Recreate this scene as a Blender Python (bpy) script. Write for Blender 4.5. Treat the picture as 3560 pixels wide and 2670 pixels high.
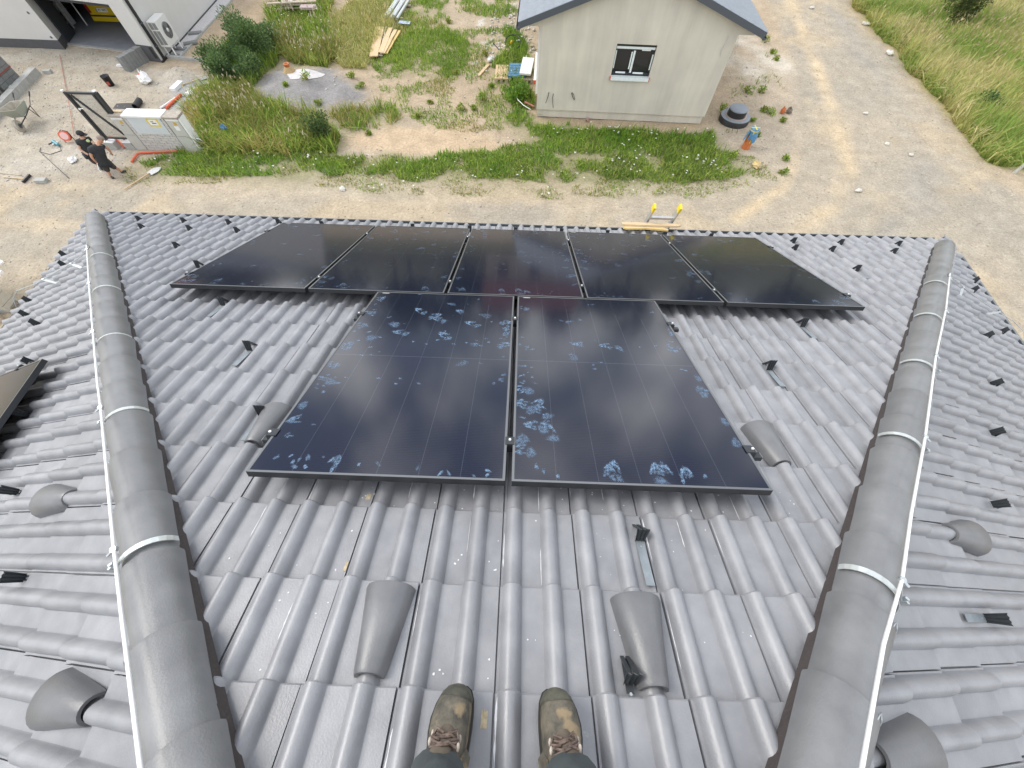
import bpy, bmesh, math, random
import numpy as np
from mathutils import Matrix, Vector
random.seed(7)
RNG = np.random.default_rng(11)
for _o in list(bpy.data.objects):
    bpy.data.objects.remove(_o)
SC = bpy.context.scene
COL = SC.collection
PI = math.pi
ZG = -5.0                                   # ground level; z = 0 is the plane of the panels at its near edge

# ------------------------------------------------------------------ camera
cam_d = bpy.data.cameras.new('camera')
cam = bpy.data.objects.new('camera', cam_d)
COL.objects.link(cam)
cam_d.sensor_width = 36.0
cam_d.lens = 13.573
cam_d.clip_start = 0.05
cam_d.clip_end = 2000
_r = Vector((0.99938, 0.03348, 0.01050)); _d = Vector((0.03451, -0.88356, -0.46704)); _f = Vector((-0.00636, 0.46711, -0.88417))
cam.matrix_world = Matrix(((_r.x, -_d.x, -_f.x, 0.0174), (_r.y, -_d.y, -_f.y, -2.1497), (_r.z, -_d.z, -_f.z, 2.4921), (0, 0, 0, 1)))
SC.camera = cam

# ------------------------------------------------------------------ world: daylight sky with a broken layer of cloud
SUN_EL, SUN_AZ = math.radians(46), math.radians(-68)       # azimuth from +y towards +x: the sun stands front left
world = bpy.data.worlds.new('World'); SC.world = world
world.use_nodes = True
wn, wl = world.node_tree.nodes, world.node_tree.links
wn.clear()
w_out = wn.new('ShaderNodeOutputWorld'); w_bg = wn.new('ShaderNodeBackground')
w_sky = wn.new('ShaderNodeTexSky'); w_sky.sky_type = 'NISHITA'; w_sky.sun_disc = False
w_sky.sun_elevation = SUN_EL; w_sky.sun_rotation = SUN_AZ
w_tc = wn.new('ShaderNodeTexCoord')
w_n = wn.new('ShaderNodeTexNoise'); w_n.inputs['Scale'].default_value = 2.6; w_n.inputs['Detail'].default_value = 5; w_n.inputs['Roughness'].default_value = 0.55
w_r = wn.new('ShaderNodeValToRGB'); w_r.color_ramp.elements[0].position = 0.36; w_r.color_ramp.elements[1].position = 0.60
w_r.color_ramp.elements[0].color = (0.25, 0.25, 0.25, 1); w_r.color_ramp.elements[1].color = (1, 1, 1, 1)
w_n2 = wn.new('ShaderNodeTexNoise'); w_n2.inputs['Scale'].default_value = 4.6; w_n2.inputs['Detail'].default_value = 4
w_c = wn.new('ShaderNodeValToRGB')
w_c.color_ramp.elements[0].position = 0.40; w_c.color_ramp.elements[0].color = (4.9, 5.6, 7.2, 1)
w_c.color_ramp.elements[1].position = 0.62; w_c.color_ramp.elements[1].color = (25.0, 25.0, 24.6, 1)
w_m = wn.new('ShaderNodeMixRGB')
wl.new(w_tc.outputs['Generated'], w_n.inputs['Vector']); wl.new(w_tc.outputs['Generated'], w_n2.inputs['Vector'])
wl.new(w_n.outputs['Fac'], w_r.inputs['Fac']); wl.new(w_n2.outputs['Fac'], w_c.inputs['Fac'])
wl.new(w_r.outputs['Color'], w_m.inputs['Fac']); wl.new(w_sky.outputs['Color'], w_m.inputs['Color1']); wl.new(w_c.outputs['Color'], w_m.inputs['Color2'])
wl.new(w_m.outputs['Color'], w_bg.inputs['Color']); w_bg.inputs['Strength'].default_value = 0.115
wl.new(w_bg.outputs['Background'], w_out.inputs['Surface'])

sun_d = bpy.data.lights.new('sun', 'SUN'); sun_d.energy = 2.1; sun_d.angle = math.radians(32); sun_d.color = (1.0, 0.955, 0.88)
sun = bpy.data.objects.new('sun', sun_d); COL.objects.link(sun)
_sd = Vector((math.sin(SUN_AZ) * math.cos(SUN_EL), math.cos(SUN_AZ) * math.cos(SUN_EL), math.sin(SUN_EL)))
sun.rotation_euler = _sd.to_track_quat('Z', 'Y').to_euler()
sun.location = (-20, 15, 30)

SC.view_settings.view_transform = 'Standard'; SC.view_settings.look = 'None'
SC.view_settings.exposure = 0.20; SC.view_settings.gamma = 1.0
SC.view_settings.use_curve_mapping = False
SC.render.engine = 'CYCLES'
SC.cycles.max_bounces = 6; SC.cycles.transparent_max_bounces = 8

# ------------------------------------------------------------------ helpers
class MB:
    """collects simple shapes and links them as one mesh object"""
    def __init__(self):
        self.v, self.f, self.s = [], [], []
    def add(self, vs, fs, smooth=False, M=None):
        b = len(self.v)
        if M is not None:
            vs = [tuple(M @ Vector(v)) for v in vs]
        self.v += [tuple(v) for v in vs]
        self.f += [tuple(b + i for i in f) for f in fs]
        self.s += [smooth] * len(fs)
        return self
    def box(self, c, s, M=None):
        x, y, z = c; a, b, d = s[0] / 2, s[1] / 2, s[2] / 2
        vs = [(x + i * a, y + j * b, z + k * d) for k in (-1, 1) for j in (-1, 1) for i in (-1, 1)]
        return self.add(vs, [(0, 2, 3, 1), (4, 5, 7, 6), (0, 1, 5, 4), (2, 6, 7, 3), (0, 4, 6, 2), (1, 3, 7, 5)], False, M)
    def beam(self, p, q, w, h, up=(0, 0, 1)):
        p, q = Vector(p), Vector(q); d = (q - p); L = d.length; d.normalize()
        s = d.cross(Vector(up))
        if s.length < 1e-5: s = d.cross(Vector((1, 0, 0)))
        s.normalize(); u = s.cross(d)
        M = Matrix.Translation((p + q) / 2) @ Matrix((s, d, u)).transposed().to_4x4()
        return self.box((0, 0, 0), (w, L, h), M)
    def tube(self, pts, r, n=8, caps=True, smooth=True):
        pts = [Vector(p) for p in pts]
        rs = r if isinstance(r, (list, tuple)) else [r] * len(pts)
        vs, fs = [], []
        ref = None
        for i, p in enumerate(pts):
            t = (pts[min(i + 1, len(pts) - 1)] - pts[max(i - 1, 0)])
            if t.length < 1e-9: t = Vector((0, 0, 1))
            t.normalize()
            if ref is None:
                ref = t.orthogonal().normalized()
            ref = (ref - t * ref.dot(t)); ref = ref.normalized() if ref.length > 1e-6 else t.orthogonal().normalized()
            b = t.cross(ref)
            for k in range(n):
                a = 2 * PI * k / n
                vs.append(p + (ref * math.cos(a) + b * math.sin(a)) * rs[i])
        for i in range(len(pts) - 1):
            for k in range(n):
                fs.append((i * n + k, i * n + (k + 1) % n, (i + 1) * n + (k + 1) % n, (i + 1) * n + k))
        self.add(vs, fs, smooth)
        if caps:
            self.add(vs[:n], [tuple(range(n - 1, -1, -1))]); self.add(vs[-n:], [tuple(range(n))])
        return self
    def prism(self, poly, z0, z1, M=None):
        n = len(poly)
        vs = [(x, y, z0) for x, y in poly] + [(x, y, z1) for x, y in poly]
        fs = [tuple(range(n - 1, -1, -1)), tuple(range(n, 2 * n))] + [(i, (i + 1) % n, n + (i + 1) % n, n + i) for i in range(n)]
        return self.add(vs, fs, False, M)
    def lathe(self, prof, n=20, M=None, smooth=True):
        vs = [(r * math.cos(2 * PI * k / n), r * math.sin(2 * PI * k / n), z) for r, z in prof for k in range(n)]
        fs = [(i * n + k, i * n + (k + 1) % n, (i + 1) * n + (k + 1) % n, (i + 1) * n + k) for i in range(len(prof) - 1) for k in range(n)]
        self.add(vs, fs, smooth, M)
        if prof[-1][0] > 1e-4: self.add(vs[-n:], [tuple(range(n))], False, M)
        if prof[0][0] > 1e-4: self.add(vs[:n], [tuple(range(n - 1, -1, -1))], False, M)
        return self
    def ell(self, c, r, nu=12, nv=8, M=None):
        vs, fs = [], []
        for j in range(nv + 1):
            t = PI * j / nv
            for i in range(nu):
                a = 2 * PI * i / nu
                vs.append((c[0] + r[0] * math.sin(t) * math.cos(a), c[1] + r[1] * math.sin(t) * math.sin(a), c[2] - r[2] * math.cos(t)))
        for j in range(nv):
            for i in range(nu):
                fs.append((j * nu + i, j * nu + (i + 1) % nu, (j + 1) * nu + (i + 1) % nu, (j + 1) * nu + i))
        return self.add(vs, fs, True, M)
    def mesh(self, name, m):
        me = bpy.data.meshes.new(name)
        me.from_pydata(self.v, [], self.f)
        me.polygons.foreach_set('use_smooth', self.s)
        if m is not None: me.materials.append(m)
        me.update()
        return me
    def build(self, name, m, parent=None):
        return link(name, self.mesh(name, m), parent)

def link(name, me, parent=None, M=None):
    o = bpy.data.objects.new(name, me); COL.objects.link(o)
    if parent is not None: o.parent = parent
    if M is not None: o.matrix_local = M
    return o
def tag(o, label=None, cat=None, group=None, kind=None):
    if label: o['label'] = label
    if cat: o['category'] = cat
    if group: o['group'] = group
    if kind: o['kind'] = kind
    return o
def thing(name, label, cat, M=None, group=None):
    o = bpy.data.objects.new(name, None); COL.objects.link(o)
    o.empty_display_size = 0.2
    if M is not None:
        o.matrix_world = M if isinstance(M, Matrix) else Matrix.Translation(M)
    return tag(o, label, cat, group)
def copy_tree(o, M=None, label=None, group=None):
    def rec(src, par):
        c = src.copy(); COL.objects.link(c)
        if par is not None: c.parent = par
        for ch in list(src.children): rec(ch, c)
        return c
    kids = list(o.children)
    c = o.copy(); COL.objects.link(c)
    for ch in kids: rec(ch, c)
    if M is not None: c.matrix_world = M
    if label: c['label'] = label
    if group: c['group'] = group
    return c
def at(x, y, z=ZG, rz=0.0):
    return Matrix.Translation((x, y, z)) @ Matrix.Rotation(rz, 4, 'Z')
def np_mesh(name, V, F, m, col=None, smooth=False, corner=3):
    """fast mesh from arrays: V (n,3), F (m,corner)"""
    me = bpy.data.meshes.new(name)
    V = np.asarray(V, dtype=np.float32); F = np.asarray(F, dtype=np.int32)
    me.vertices.add(len(V)); me.vertices.foreach_set('co', V.ravel())
    me.loops.add(F.size); me.loops.foreach_set('vertex_index', F.ravel())
    me.polygons.add(len(F))
    me.polygons.foreach_set('loop_start', np.arange(0, F.size, corner, dtype=np.int32))
    me.polygons.foreach_set('loop_total', np.full(len(F), corner, dtype=np.int32))
    if smooth: me.polygons.foreach_set('use_smooth', np.ones(len(F), dtype=bool))
    me.update(calc_edges=True)
    if col is not None:
        a = me.color_attributes.new('Col', 'FLOAT_COLOR', 'POINT')
        c4 = np.ones((len(V), 4), dtype=np.float32); c4[:, :col.shape[1]] = col
        a.data.foreach_set('color', c4.ravel())
    if m is not None: me.materials.append(m)
    me.validate()
    return me

# ------------------------------------------------------------------ materials
def mat(name, color, rough=0.6, metal=0.0, var=0.0, vscale=8.0, bump=0.0, bscale=40.0, color2=None, spec=0.5, objvar=0.0, stretch=None, attr=False, detail=6, spread=0.2):
    m = bpy.data.materials.new(name); m.use_nodes = True
    N, L = m.node_tree.nodes, m.node_tree.links
    b = N['Principled BSDF']
    b.inputs['Roughness'].default_value = rough; b.inputs['Metallic'].default_value = metal
    b.inputs['Specular IOR Level'].default_value = spec
    c4 = (*color, 1)
    out = None
    tc = N.new('ShaderNodeTexCoord')
    vec = tc.outputs['Object']
    if stretch:
        mp = N.new('ShaderNodeMapping'); mp.inputs['Scale'].default_value = stretch
        L.new(vec, mp.inputs['Vector']); vec = mp.outputs['Vector']
    if attr:
        a = N.new('ShaderNodeAttribute'); a.attribute_name = 'Col'; out = a.outputs['Color']
    if var > 0 or color2 is not None:
        n = N.new('ShaderNodeTexNoise'); n.inputs['Scale'].default_value = vscale; n.inputs['Detail'].default_value = detail; n.inputs['Roughness'].default_value = 0.62
        L.new(vec, n.inputs['Vector'])
        r = N.new('ShaderNodeValToRGB'); r.color_ramp.elements[0].position = 0.5 - spread; r.color_ramp.elements[1].position = 0.5 + spread
        if color2 is None:
            r.color_ramp.elements[0].color = (1 - var, 1 - var, 1 - var, 1); r.color_ramp.elements[1].color = (1 + var, 1 + var, 1 + var, 1)
            mx = N.new('ShaderNodeMixRGB'); mx.blend_type = 'MULTIPLY'; mx.inputs['Fac'].default_value = 1
            if out is not None: L.new(out, mx.inputs['Color1'])
            else: mx.inputs['Color1'].default_value = c4
            L.new(n.outputs['Fac'], r.inputs['Fac']); L.new(r.outputs['Color'], mx.inputs['Color2']); out = mx.outputs['Color']
        else:
            r.color_ramp.elements[0].color = c4; r.color_ramp.elements[1].color = (*color2, 1)
            L.new(n.outputs['Fac'], r.inputs['Fac']); out = r.outputs['Color']
    if objvar > 0:
        oi = N.new('ShaderNodeObjectInfo'); mr = N.new('ShaderNodeMapRange')
        mr.inputs['To Min'].default_value = 1 - objvar; mr.inputs['To Max'].default_value = 1 + objvar
        L.new(oi.outputs['Random'], mr.inputs['Value'])
        mx = N.new('ShaderNodeMixRGB'); mx.blend_type = 'MULTIPLY'; mx.inputs['Fac'].default_value = 1
        if out is not None: L.new(out, mx.inputs['Color1'])
        else: mx.inputs['Color1'].default_value = c4
        L.new(mr.outputs['Result'], mx.inputs['Color2']); out = mx.outputs['Color']
    if out is not None: L.new(out, b.inputs['Base Color'])
    else: b.inputs['Base Color'].default_value = c4
    if bump > 0:
        n2 = N.new('ShaderNodeTexNoise'); n2.inputs['Scale'].default_value = bscale; n2.inputs['Detail'].default_value = 4
        L.new(tc.outputs['Object'], n2.inputs['Vector'])
        bp = N.new('ShaderNodeBump'); bp.inputs['Strength'].default_value = bump; bp.inputs['Distance'].default_value = 0.01
        L.new(n2.outputs['Fac'], bp.inputs['Height']); L.new(bp.outputs['Normal'], b.inputs['Normal'])
    return m

def tile_material(name, base):
    """satin anthracite concrete: cloudy tone, pale scuffs, flecks of mortar, a little tone change from tile to tile"""
    m = mat(name, base, rough=0.42, var=0.12, vscale=5.0, bump=0.12, bscale=160, objvar=0.09, spec=0.75)
    N, L = m.node_tree.nodes, m.node_tree.links
    b = N['Principled BSDF']
    src = b.inputs['Base Color'].links[0].from_socket
    geo = N.new('ShaderNodeNewGeometry')
    n = N.new('ShaderNodeTexNoise'); n.inputs['Scale'].default_value = 26; n.inputs['Detail'].default_value = 7; n.inputs['Roughness'].default_value = 0.7
    L.new(geo.outputs['Position'], n.inputs['Vector'])
    r = N.new('ShaderNodeValToRGB'); r.color_ramp.elements[0].position = 0.66; r.color_ramp.elements[1].position = 0.72
    n3 = N.new('ShaderNodeTexNoise'); n3.inputs['Scale'].default_value = 1.3; n3.inputs['Detail'].default_value = 2
    L.new(geo.outputs['Position'], n3.inputs['Vector'])
    r3 = N.new('ShaderNodeValToRGB'); r3.color_ramp.elements[0].position = 0.5; r3.color_ramp.elements[1].position = 0.68
    mu = N.new('ShaderNodeMath'); mu.operation = 'MULTIPLY'
    mu2 = N.new('ShaderNodeMath'); mu2.operation = 'MULTIPLY'; mu2.inputs[1].default_value = 0.55
    L.new(n.outputs['Fac'], r.inputs['Fac']); L.new(n3.outputs['Fac'], r3.inputs['Fac'])
    L.new(r.outputs['Color'], mu.inputs[0]); L.new(r3.outputs['Color'], mu.inputs[1]); L.new(mu.outputs['Value'], mu2.inputs[0])
    mx = N.new('ShaderNodeMixRGB'); mx.inputs['Color2'].default_value = (0.5, 0.5, 0.5, 1)
    L.new(src, mx.inputs['Color1']); L.new(mu2.outputs['Value'], mx.inputs['Fac'])
    # slow cloudiness over the whole roof
    n4 = N.new('ShaderNodeTexNoise'); n4.inputs['Scale'].default_value = 9; n4.inputs['Detail'].default_value = 5
    L.new(geo.outputs['Position'], n4.inputs['Vector'])
    r4 = N.new('ShaderNodeValToRGB'); r4.color_ramp.elements[0].position = 0.3; r4.color_ramp.elements[0].color = (0.86, 0.86, 0.87, 1)
    r4.color_ramp.elements[1].position = 0.7; r4.color_ramp.elements[1].color = (1.12, 1.12, 1.11, 1)
    L.new(n4.outputs['Fac'], r4.inputs['Fac'])
    my = N.new('ShaderNodeMixRGB'); my.blend_type = 'MULTIPLY'; my.inputs['Fac'].default_value = 1
    L.new(mx.outputs['Color'], my.inputs['Color1']); L.new(r4.outputs['Color'], my.inputs['Color2'])
    L.new(my.outputs['Color'], b.inputs['Base Color'])
    rr = N.new('ShaderNodeMapRange'); rr.inputs['To Min'].default_value = 0.28; rr.inputs['To Max'].default_value = 0.50
    L.new(n4.outputs['Fac'], rr.inputs['Value']); L.new(rr.outputs['Result'], b.inputs['Roughness'])
    return m

M_TILE = tile_material('roof_tile_concrete', (0.250, 0.253, 0.268))
M_HOOD = tile_material('vent_hood_plastic', (0.135, 0.137, 0.143))
M_HIP = tile_material('hip_tile_concrete', (0.160, 0.162, 0.166))
M_UNDER = mat('roof_membrane', (0.03, 0.03, 0.032), 0.9)
M_PLEAT = mat('pleated_roll', (0.055, 0.046, 0.044), 0.9, bump=0.5, bscale=90)
M_GALV = mat('galvanised_steel', (0.52, 0.55, 0.56), 0.42, 0.85, var=0.15, vscale=30)
M_STRAP = mat('zinc_strap', (0.62, 0.65, 0.64), 0.38, 0.55, var=0.12, vscale=25)
M_ALU = mat('aluminium_wire', (0.85, 0.86, 0.86), 0.35, 0.35)
M_BLACK = mat('black_coated_steel', (0.028, 0.032, 0.036), 0.38, 0.0, var=0.2, vscale=30, spec=0.5)
M_BLACKP = mat('black_plastic', (0.02, 0.02, 0.022), 0.45)
M_FRAME = mat('anodised_frame', (0.055, 0.058, 0.062), 0.32, 0.55)
M_LIP = mat('anodised_frame_lip', (0.20, 0.205, 0.21), 0.35, 0.7)
M_GUT = mat('grey_gutter_metal', (0.10, 0.115, 0.13), 0.35, 0.3)
M_WHITE = mat('white_paint', (0.78, 0.78, 0.77), 0.45, var=0.04)
M_WOOD = mat('fresh_sawn_wood', (0.50, 0.36, 0.20), 0.7, var=0.2, vscale=6, stretch=(1, 14, 14), color2=(0.66, 0.50, 0.31))
M_WOODY = mat('yellow_sawn_wood', (0.55, 0.37, 0.12), 0.7, color2=(0.68, 0.52, 0.24), vscale=5, stretch=(1, 14, 14))
M_WOODO = mat('weathered_wood', (0.36, 0.29, 0.22), 0.8, color2=(0.50, 0.43, 0.34), vscale=5, stretch=(2, 14, 14))
M_CONC = mat('pale_concrete', (0.36, 0.36, 0.34), 0.85, var=0.14, vscale=7, bump=0.25, bscale=60)
M_CONCD = mat('grey_concrete', (0.20, 0.205, 0.20), 0.85, var=0.16, vscale=7, bump=0.25, bscale=60)
M_RED = mat('red_orange_plastic', (0.62, 0.11, 0.05), 0.4, var=0.1)
M_ORANGE = mat('orange_sewer_pipe', (0.52, 0.16, 0.05), 0.42, var=0.12, vscale=9)
M_YELLOW = mat('yellow_plastic', (0.75, 0.58, 0.03), 0.45)
M_BLUE = mat('blue_sheet', (0.045, 0.16, 0.30), 0.45, color2=(0.10, 0.25, 0.42), vscale=9)
M_TEXT = mat('black_print', (0.03, 0.03, 0.03), 0.6)
M_DIRT = mat('wet_soil', (0.22, 0.19, 0.15), 0.95, var=0.25, vscale=12, bump=0.6, bscale=25)

def glass_mat(name, col=(0.02, 0.022, 0.025), rough=0.05):
    m = bpy.data.materials.new(name); m.use_nodes = True
    b = m.node_tree.nodes['Principled BSDF']
    b.inputs['Base Color'].default_value = (*col, 1); b.inputs['Roughness'].default_value = rough
    b.inputs['Specular IOR Level'].default_value = 0.5
    return m
M_PANE = glass_mat('window_glass')

def panel_glass():
    """black monocrystalline cells behind textured glass; six columns of cells, one cross joint at mid length"""
    m = bpy.data.materials.new('solar_glass'); m.use_nodes = True
    N, L = m.node_tree.nodes, m.node_tree.links
    b = N['Principled BSDF']
    tc = N.new('ShaderNodeTexCoord'); sp = N.new('ShaderNodeSeparateXYZ'); L.new(tc.outputs['Object'], sp.inputs['Vector'])
    def line(sock, off, period, half):
        a = N.new('ShaderNodeMath'); a.operation = 'ADD'; a.inputs[1].default_value = off; L.new(sock, a.inputs[0])
        d = N.new('ShaderNodeMath'); d.operation = 'DIVIDE'; d.inputs[1].default_value = period; L.new(a.outputs[0], d.inputs[0])
        f = N.new('ShaderNodeMath'); f.operation = 'FRACT'; L.new(d.outputs[0], f.inputs[0])
        s = N.new('ShaderNodeMath'); s.operation = 'SUBTRACT'; s.inputs[1].default_value = 0.5; L.new(f.outputs[0], s.inputs[0])
        ab = N.new('ShaderNodeMath'); ab.operation = 'ABSOLUTE'; L.new(s.outputs[0], ab.inputs[0])
        g = N.new('ShaderNodeMath'); g.operation = 'LESS_THAN'; g.inputs[1].default_value = half / period; L.new(ab.outputs[0], g.inputs[0])
        return g.outputs[0]
    lx = line(sp.outputs['X'], 0.0925 + 10 * 0.185, 0.185, 0.0016)
    ly = line(sp.outputs['Y'], 0.95 + 9.5, 1.9, 0.003)
    # fine wires across each cell
    fy = line(sp.outputs['Y'], 50.0, 0.0105, 0.0013)
    mxx = N.new('ShaderNodeMath'); mxx.operation = 'MAXIMUM'; L.new(lx, mxx.inputs[0]); L.new(ly, mxx.inputs[1])
    c = N.new('ShaderNodeMixRGB'); c.inputs['Color1'].default_value = (0.0085, 0.0105, 0.0225, 1); c.inputs['Color2'].default_value = (0.0125, 0.0150, 0.030, 1)
    L.new(fy, c.inputs['Fac'])
    c2 = N.new('ShaderNodeMixRGB'); c2.inputs['Color2'].default_value = (0.034, 0.039, 0.058, 1)
    L.new(c.outputs['Color'], c2.inputs['Color1']); L.new(mxx.outputs[0], c2.inputs['Fac'])
    L.new(c2.outputs['Color'], b.inputs['Base Color'])
    b.inputs['Roughness'].default_value = 0.10
    b.inputs['IOR'].default_value = 1.50
    b.inputs['Specular IOR Level'].default_value = 0.5
    return m
M_CELL = panel_glass()

def smudge_mat():
    m = bpy.data.materials.new('dried_smear'); m.use_nodes = True
    N, L = m.node_tree.nodes, m.node_tree.links
    b = N['Principled BSDF']; b.inputs['Roughness'].default_value = 0.5
    a = N.new('ShaderNodeAttribute'); a.attribute_name = 'Col'
    b.inputs['Base Color'].default_value = (0.20, 0.32, 0.48, 1)
    n = N.new('ShaderNodeTexNoise'); n.inputs['Scale'].default_value = 70; n.inputs['Detail'].default_value = 4
    tc = N.new('ShaderNodeTexCoord'); L.new(tc.outputs['Object'], n.inputs['Vector'])
    r = N.new('ShaderNodeValToRGB'); r.color_ramp.elements[0].position = 0.32; r.color_ramp.elements[1].position = 0.62
    L.new(n.outputs['Fac'], r.inputs['Fac'])
    mu = N.new('ShaderNodeMath'); mu.operation = 'MULTIPLY'; L.new(a.outputs['Fac'], mu.inputs[0]); L.new(r.outputs['Color'], mu.inputs[1])
    L.new(mu.outputs[0], b.inputs['Alpha'])
    return m
M_SMEAR = smudge_mat()

def leaf_mat(name, rough=0.6, trans=0.38):
    m = bpy.data.materials.new(name); m.use_nodes = True
    N, L = m.node_tree.nodes, m.node_tree.links
    b = N['Principled BSDF']; b.inputs['Roughness'].default_value = rough; b.inputs['Specular IOR Level'].default_value = 0.25
    a = N.new('ShaderNodeAttribute'); a.attribute_name = 'Col'
    L.new(a.outputs['Color'], b.inputs['Base Color'])
    t = N.new('ShaderNodeBsdfTranslucent'); L.new(a.outputs['Color'], t.inputs['Color'])
    mx = N.new('ShaderNodeMixShader'); mx.inputs['Fac'].default_value = trans
    L.new(b.outputs['BSDF'], mx.inputs[1]); L.new(t.outputs['BSDF'], mx.inputs[2])
    L.new(mx.outputs['Shader'], N['Material Output'].inputs['Surface'])
    return m
M_LEAF = leaf_mat('leaf_green')

# ------------------------------------------------------------------ frames of the three roof slopes
PITCH = math.radians(25.0); CP, SP = math.cos(PITCH), math.sin(PITCH)
FRONT = Matrix(((1, 0, 0, 0), (0, CP, SP, 0), (0, -SP, CP, 0), (0, 0, 0, 1)))     # (u right, v down the slope, n up)
TL, TR = math.radians(24.14), math.radians(24.41)
LEFT = Matrix(((0, -math.cos(TL), -math.sin(TL), -3.426), (1, 0, 0, -0.061), (0, -math.sin(TL), math.cos(TL), -0.131), (0, 0, 0, 1)))
RIGHT = Matrix(((0, math.cos(TR), math.sin(TR), 3.411), (-1, 0, 0, -0.061), (0, -math.sin(TR), math.cos(TR), -0.131), (0, 0, 0, 1)))
PAN = -0.145                                                                        # tile pans in the front frame
def fr(u, v, n): return FRONT @ Vector((u, v, n))

# ================================================================== the house we stand on
house = thing('house', 'house under the grey tiled hip roof that carries the black solar panels', 'house', (0, -3, ZG))
HI = house.matrix_world.inverted()
def hpart(name, bm, m, parent=house):
    o = bm.build(name, m, None)
    o.parent = parent; o.matrix_parent_inverse = Matrix.Identity(4)
    o.matrix_local = HI if parent is house else Matrix.Identity(4)
    return o
M_OWNWALL = mat('rendered_wall_white', (0.5, 0.49, 0.46), 0.9, var=0.06, vscale=3, bump=0.2)
mb = MB(); mb.box((0, -3.9, (ZG - 1.42) / 2), (10.9, 11.6, -1.42 - ZG)); hpart('wall', mb, M_OWNWALL)
# soffit and fascia
mb = MB(); mb.box((0.03, -3.45, -1.40), (11.7, 11.15, 0.05)); hpart('soffit', mb, M_WHITE)

APEX_V = -3.65
slopes = {}
def slope(key, M, poly):
    mbs = MB(); mbs.prism(poly, -0.075, -0.05)
    o = mbs.build('roof_slope', M_UNDER); o.parent = house; o.matrix_local = HI @ M
    slopes[key] = o
    return o
slope('front', FRONT @ Matrix.Translation((0, 0, PAN)), [(0, APEX_V), (5.72, 2.47), (-5.72, 2.47)])
slope('left', LEFT, [(-3.25, -3.77), (2.30, 2.72), (-9.0, 2.72), (-9.0, -3.77)])
slope('right', RIGHT, [(3.25, -3.72), (9.0, -3.72), (9.0, 2.82), (-2.38, 2.82)])
# closing gable far behind the photographer
mb = MB(); mb.prism([(-5.6, -1.45), (5.6, -1.45), (0.0, 1.42)], -9.02, -8.95, Matrix(((1, 0, 0, 0), (0, 0, 1, 0), (0, 1, 0, 0), (0, 0, 0, 1)))); hpart('gable', mb, M_OWNWALL)

# ---- one interlocking double-roll tile, 300 x 322 mm cover
def tile_strips():
    """cross section as separate strips so that the flat pans stay crisp against the rolls: (points, smooth)"""
    def roll(x0, w, h, n=8):
        P = [(x0 - .0035, 0.0), (x0 - .0008, 0.004)]
        for i in range(n):
            t = i / (n - 1); P.append((x0 + w * t, 0.009 + h * math.sin(PI * t) ** 0.72))
        return P + [(x0 + w + .0008, 0.004), (x0 + w + .0045, 0.0)]
    r1, r2 = roll(0.0165, 0.0665, 0.029), roll(0.1665, 0.0665, 0.029)
    return [([(0.000, -0.016), (0.0050, -0.016), (0.0062, 0.001), r1[0]], False), (r1, True), ([r1[-1], (0.118, 0.0), r2[0]], False), (r2, True), ([r2[-1], (0.300, 0.0)], False)]
STRIPS = tile_strips()
def tile_mb(gauge):
    m = MB()
    def dz(y): return -0.014 + 0.029 * y / gauge
    g1 = gauge - 0.005
    for P, sm in STRIPS:
        n = len(P)
        vs = [(x, y, z + dz(y)) for y in (-0.06, g1) for x, z in P]
        m.add(vs, [(i, i + 1, n + i + 1, n + i) for i in range(n - 1)], sm)
        ed = [(x, g1, z + dz(g1)) for x, z in P] + [(x, gauge, z + dz(gauge) - 0.004) for x, z in P] + [(x, gauge, z * 0.4 - 0.022 + dz(gauge)) for x, z in P]
        m.add(ed, [(i, i + 1, n + i + 1, n + i) for i in range(n - 1)] + [(n + i, n + i + 1, 2 * n + i + 1, 2 * n + i) for i in range(n - 1)], False)
    m.add([(0.300, -0.06, -0.0192), (0.300, gauge, 0.0108), (0.300, gauge, -0.012), (0.300, -0.06, -0.035)], [(0, 1, 2, 3)])
    return m
CAMP = Vector((0.0174, -2.1497, 2.4921))
tile_jobs = []          # (distance key, slope key, local matrix, half planes to cut)
def in_view(w):
    d = w - CAMP
    z = d.dot(_f)
    if z < 0.1: return False
    return abs(d.dot(_r) / z) < 1.42 and abs(d.dot(_d) / z) < 1.1
def lay(key, M, gauge, u0, rows, v_of, cuts, umin, umax, hidden=lambda u, v: False):
    for k in rows:
        v = v_of(k)
        i0, i1 = math.floor((umin(v, gauge) - u0) / 0.3) - 1, math.ceil((umax(v, gauge) - u0) / 0.3) + 1
        for i in range(i0, i1 + 1):
            u = u0 + 0.3 * i
            cs = [(u + du, v + dv) for du in (0, 0.3) for dv in (-0.06, gauge)]
            keep, cut = True, []
            for (a, b, c) in cuts:                          # keep a*u + b*v < c
                q = [a * x + b * y - c for x, y in cs]
                if min(q) >= 0: keep = False; break
                if max(q) > 0: cut.append((a, b, c))
            if not keep: continue
            L = Matrix.Translation((u + random.uniform(-.0012, .0012), v + random.uniform(-.002, .002), random.uniform(-.001, .0015))) @ Matrix.Rotation(random.gauss(0, .0025), 4, 'Z') @ Matrix.Rotation(random.gauss(0, .003), 4, 'Y')
            w = M @ Vector((u + 0.15, v + gauge / 2, 0))
            tile_jobs.append(((w - CAMP).length + (100 if hidden(u + .15, v + .16) or not in_view(w) else 0), key, L, [(a, b, c, u, v) for a, b, c in cut], gauge))
def under_panel(u, v):
    return (abs(u) < 2.75 and 0.15 < v < 1.8) or (abs(u) < 1.05 and -1.75 < v < 0.1)
G_F = 0.3215
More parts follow.
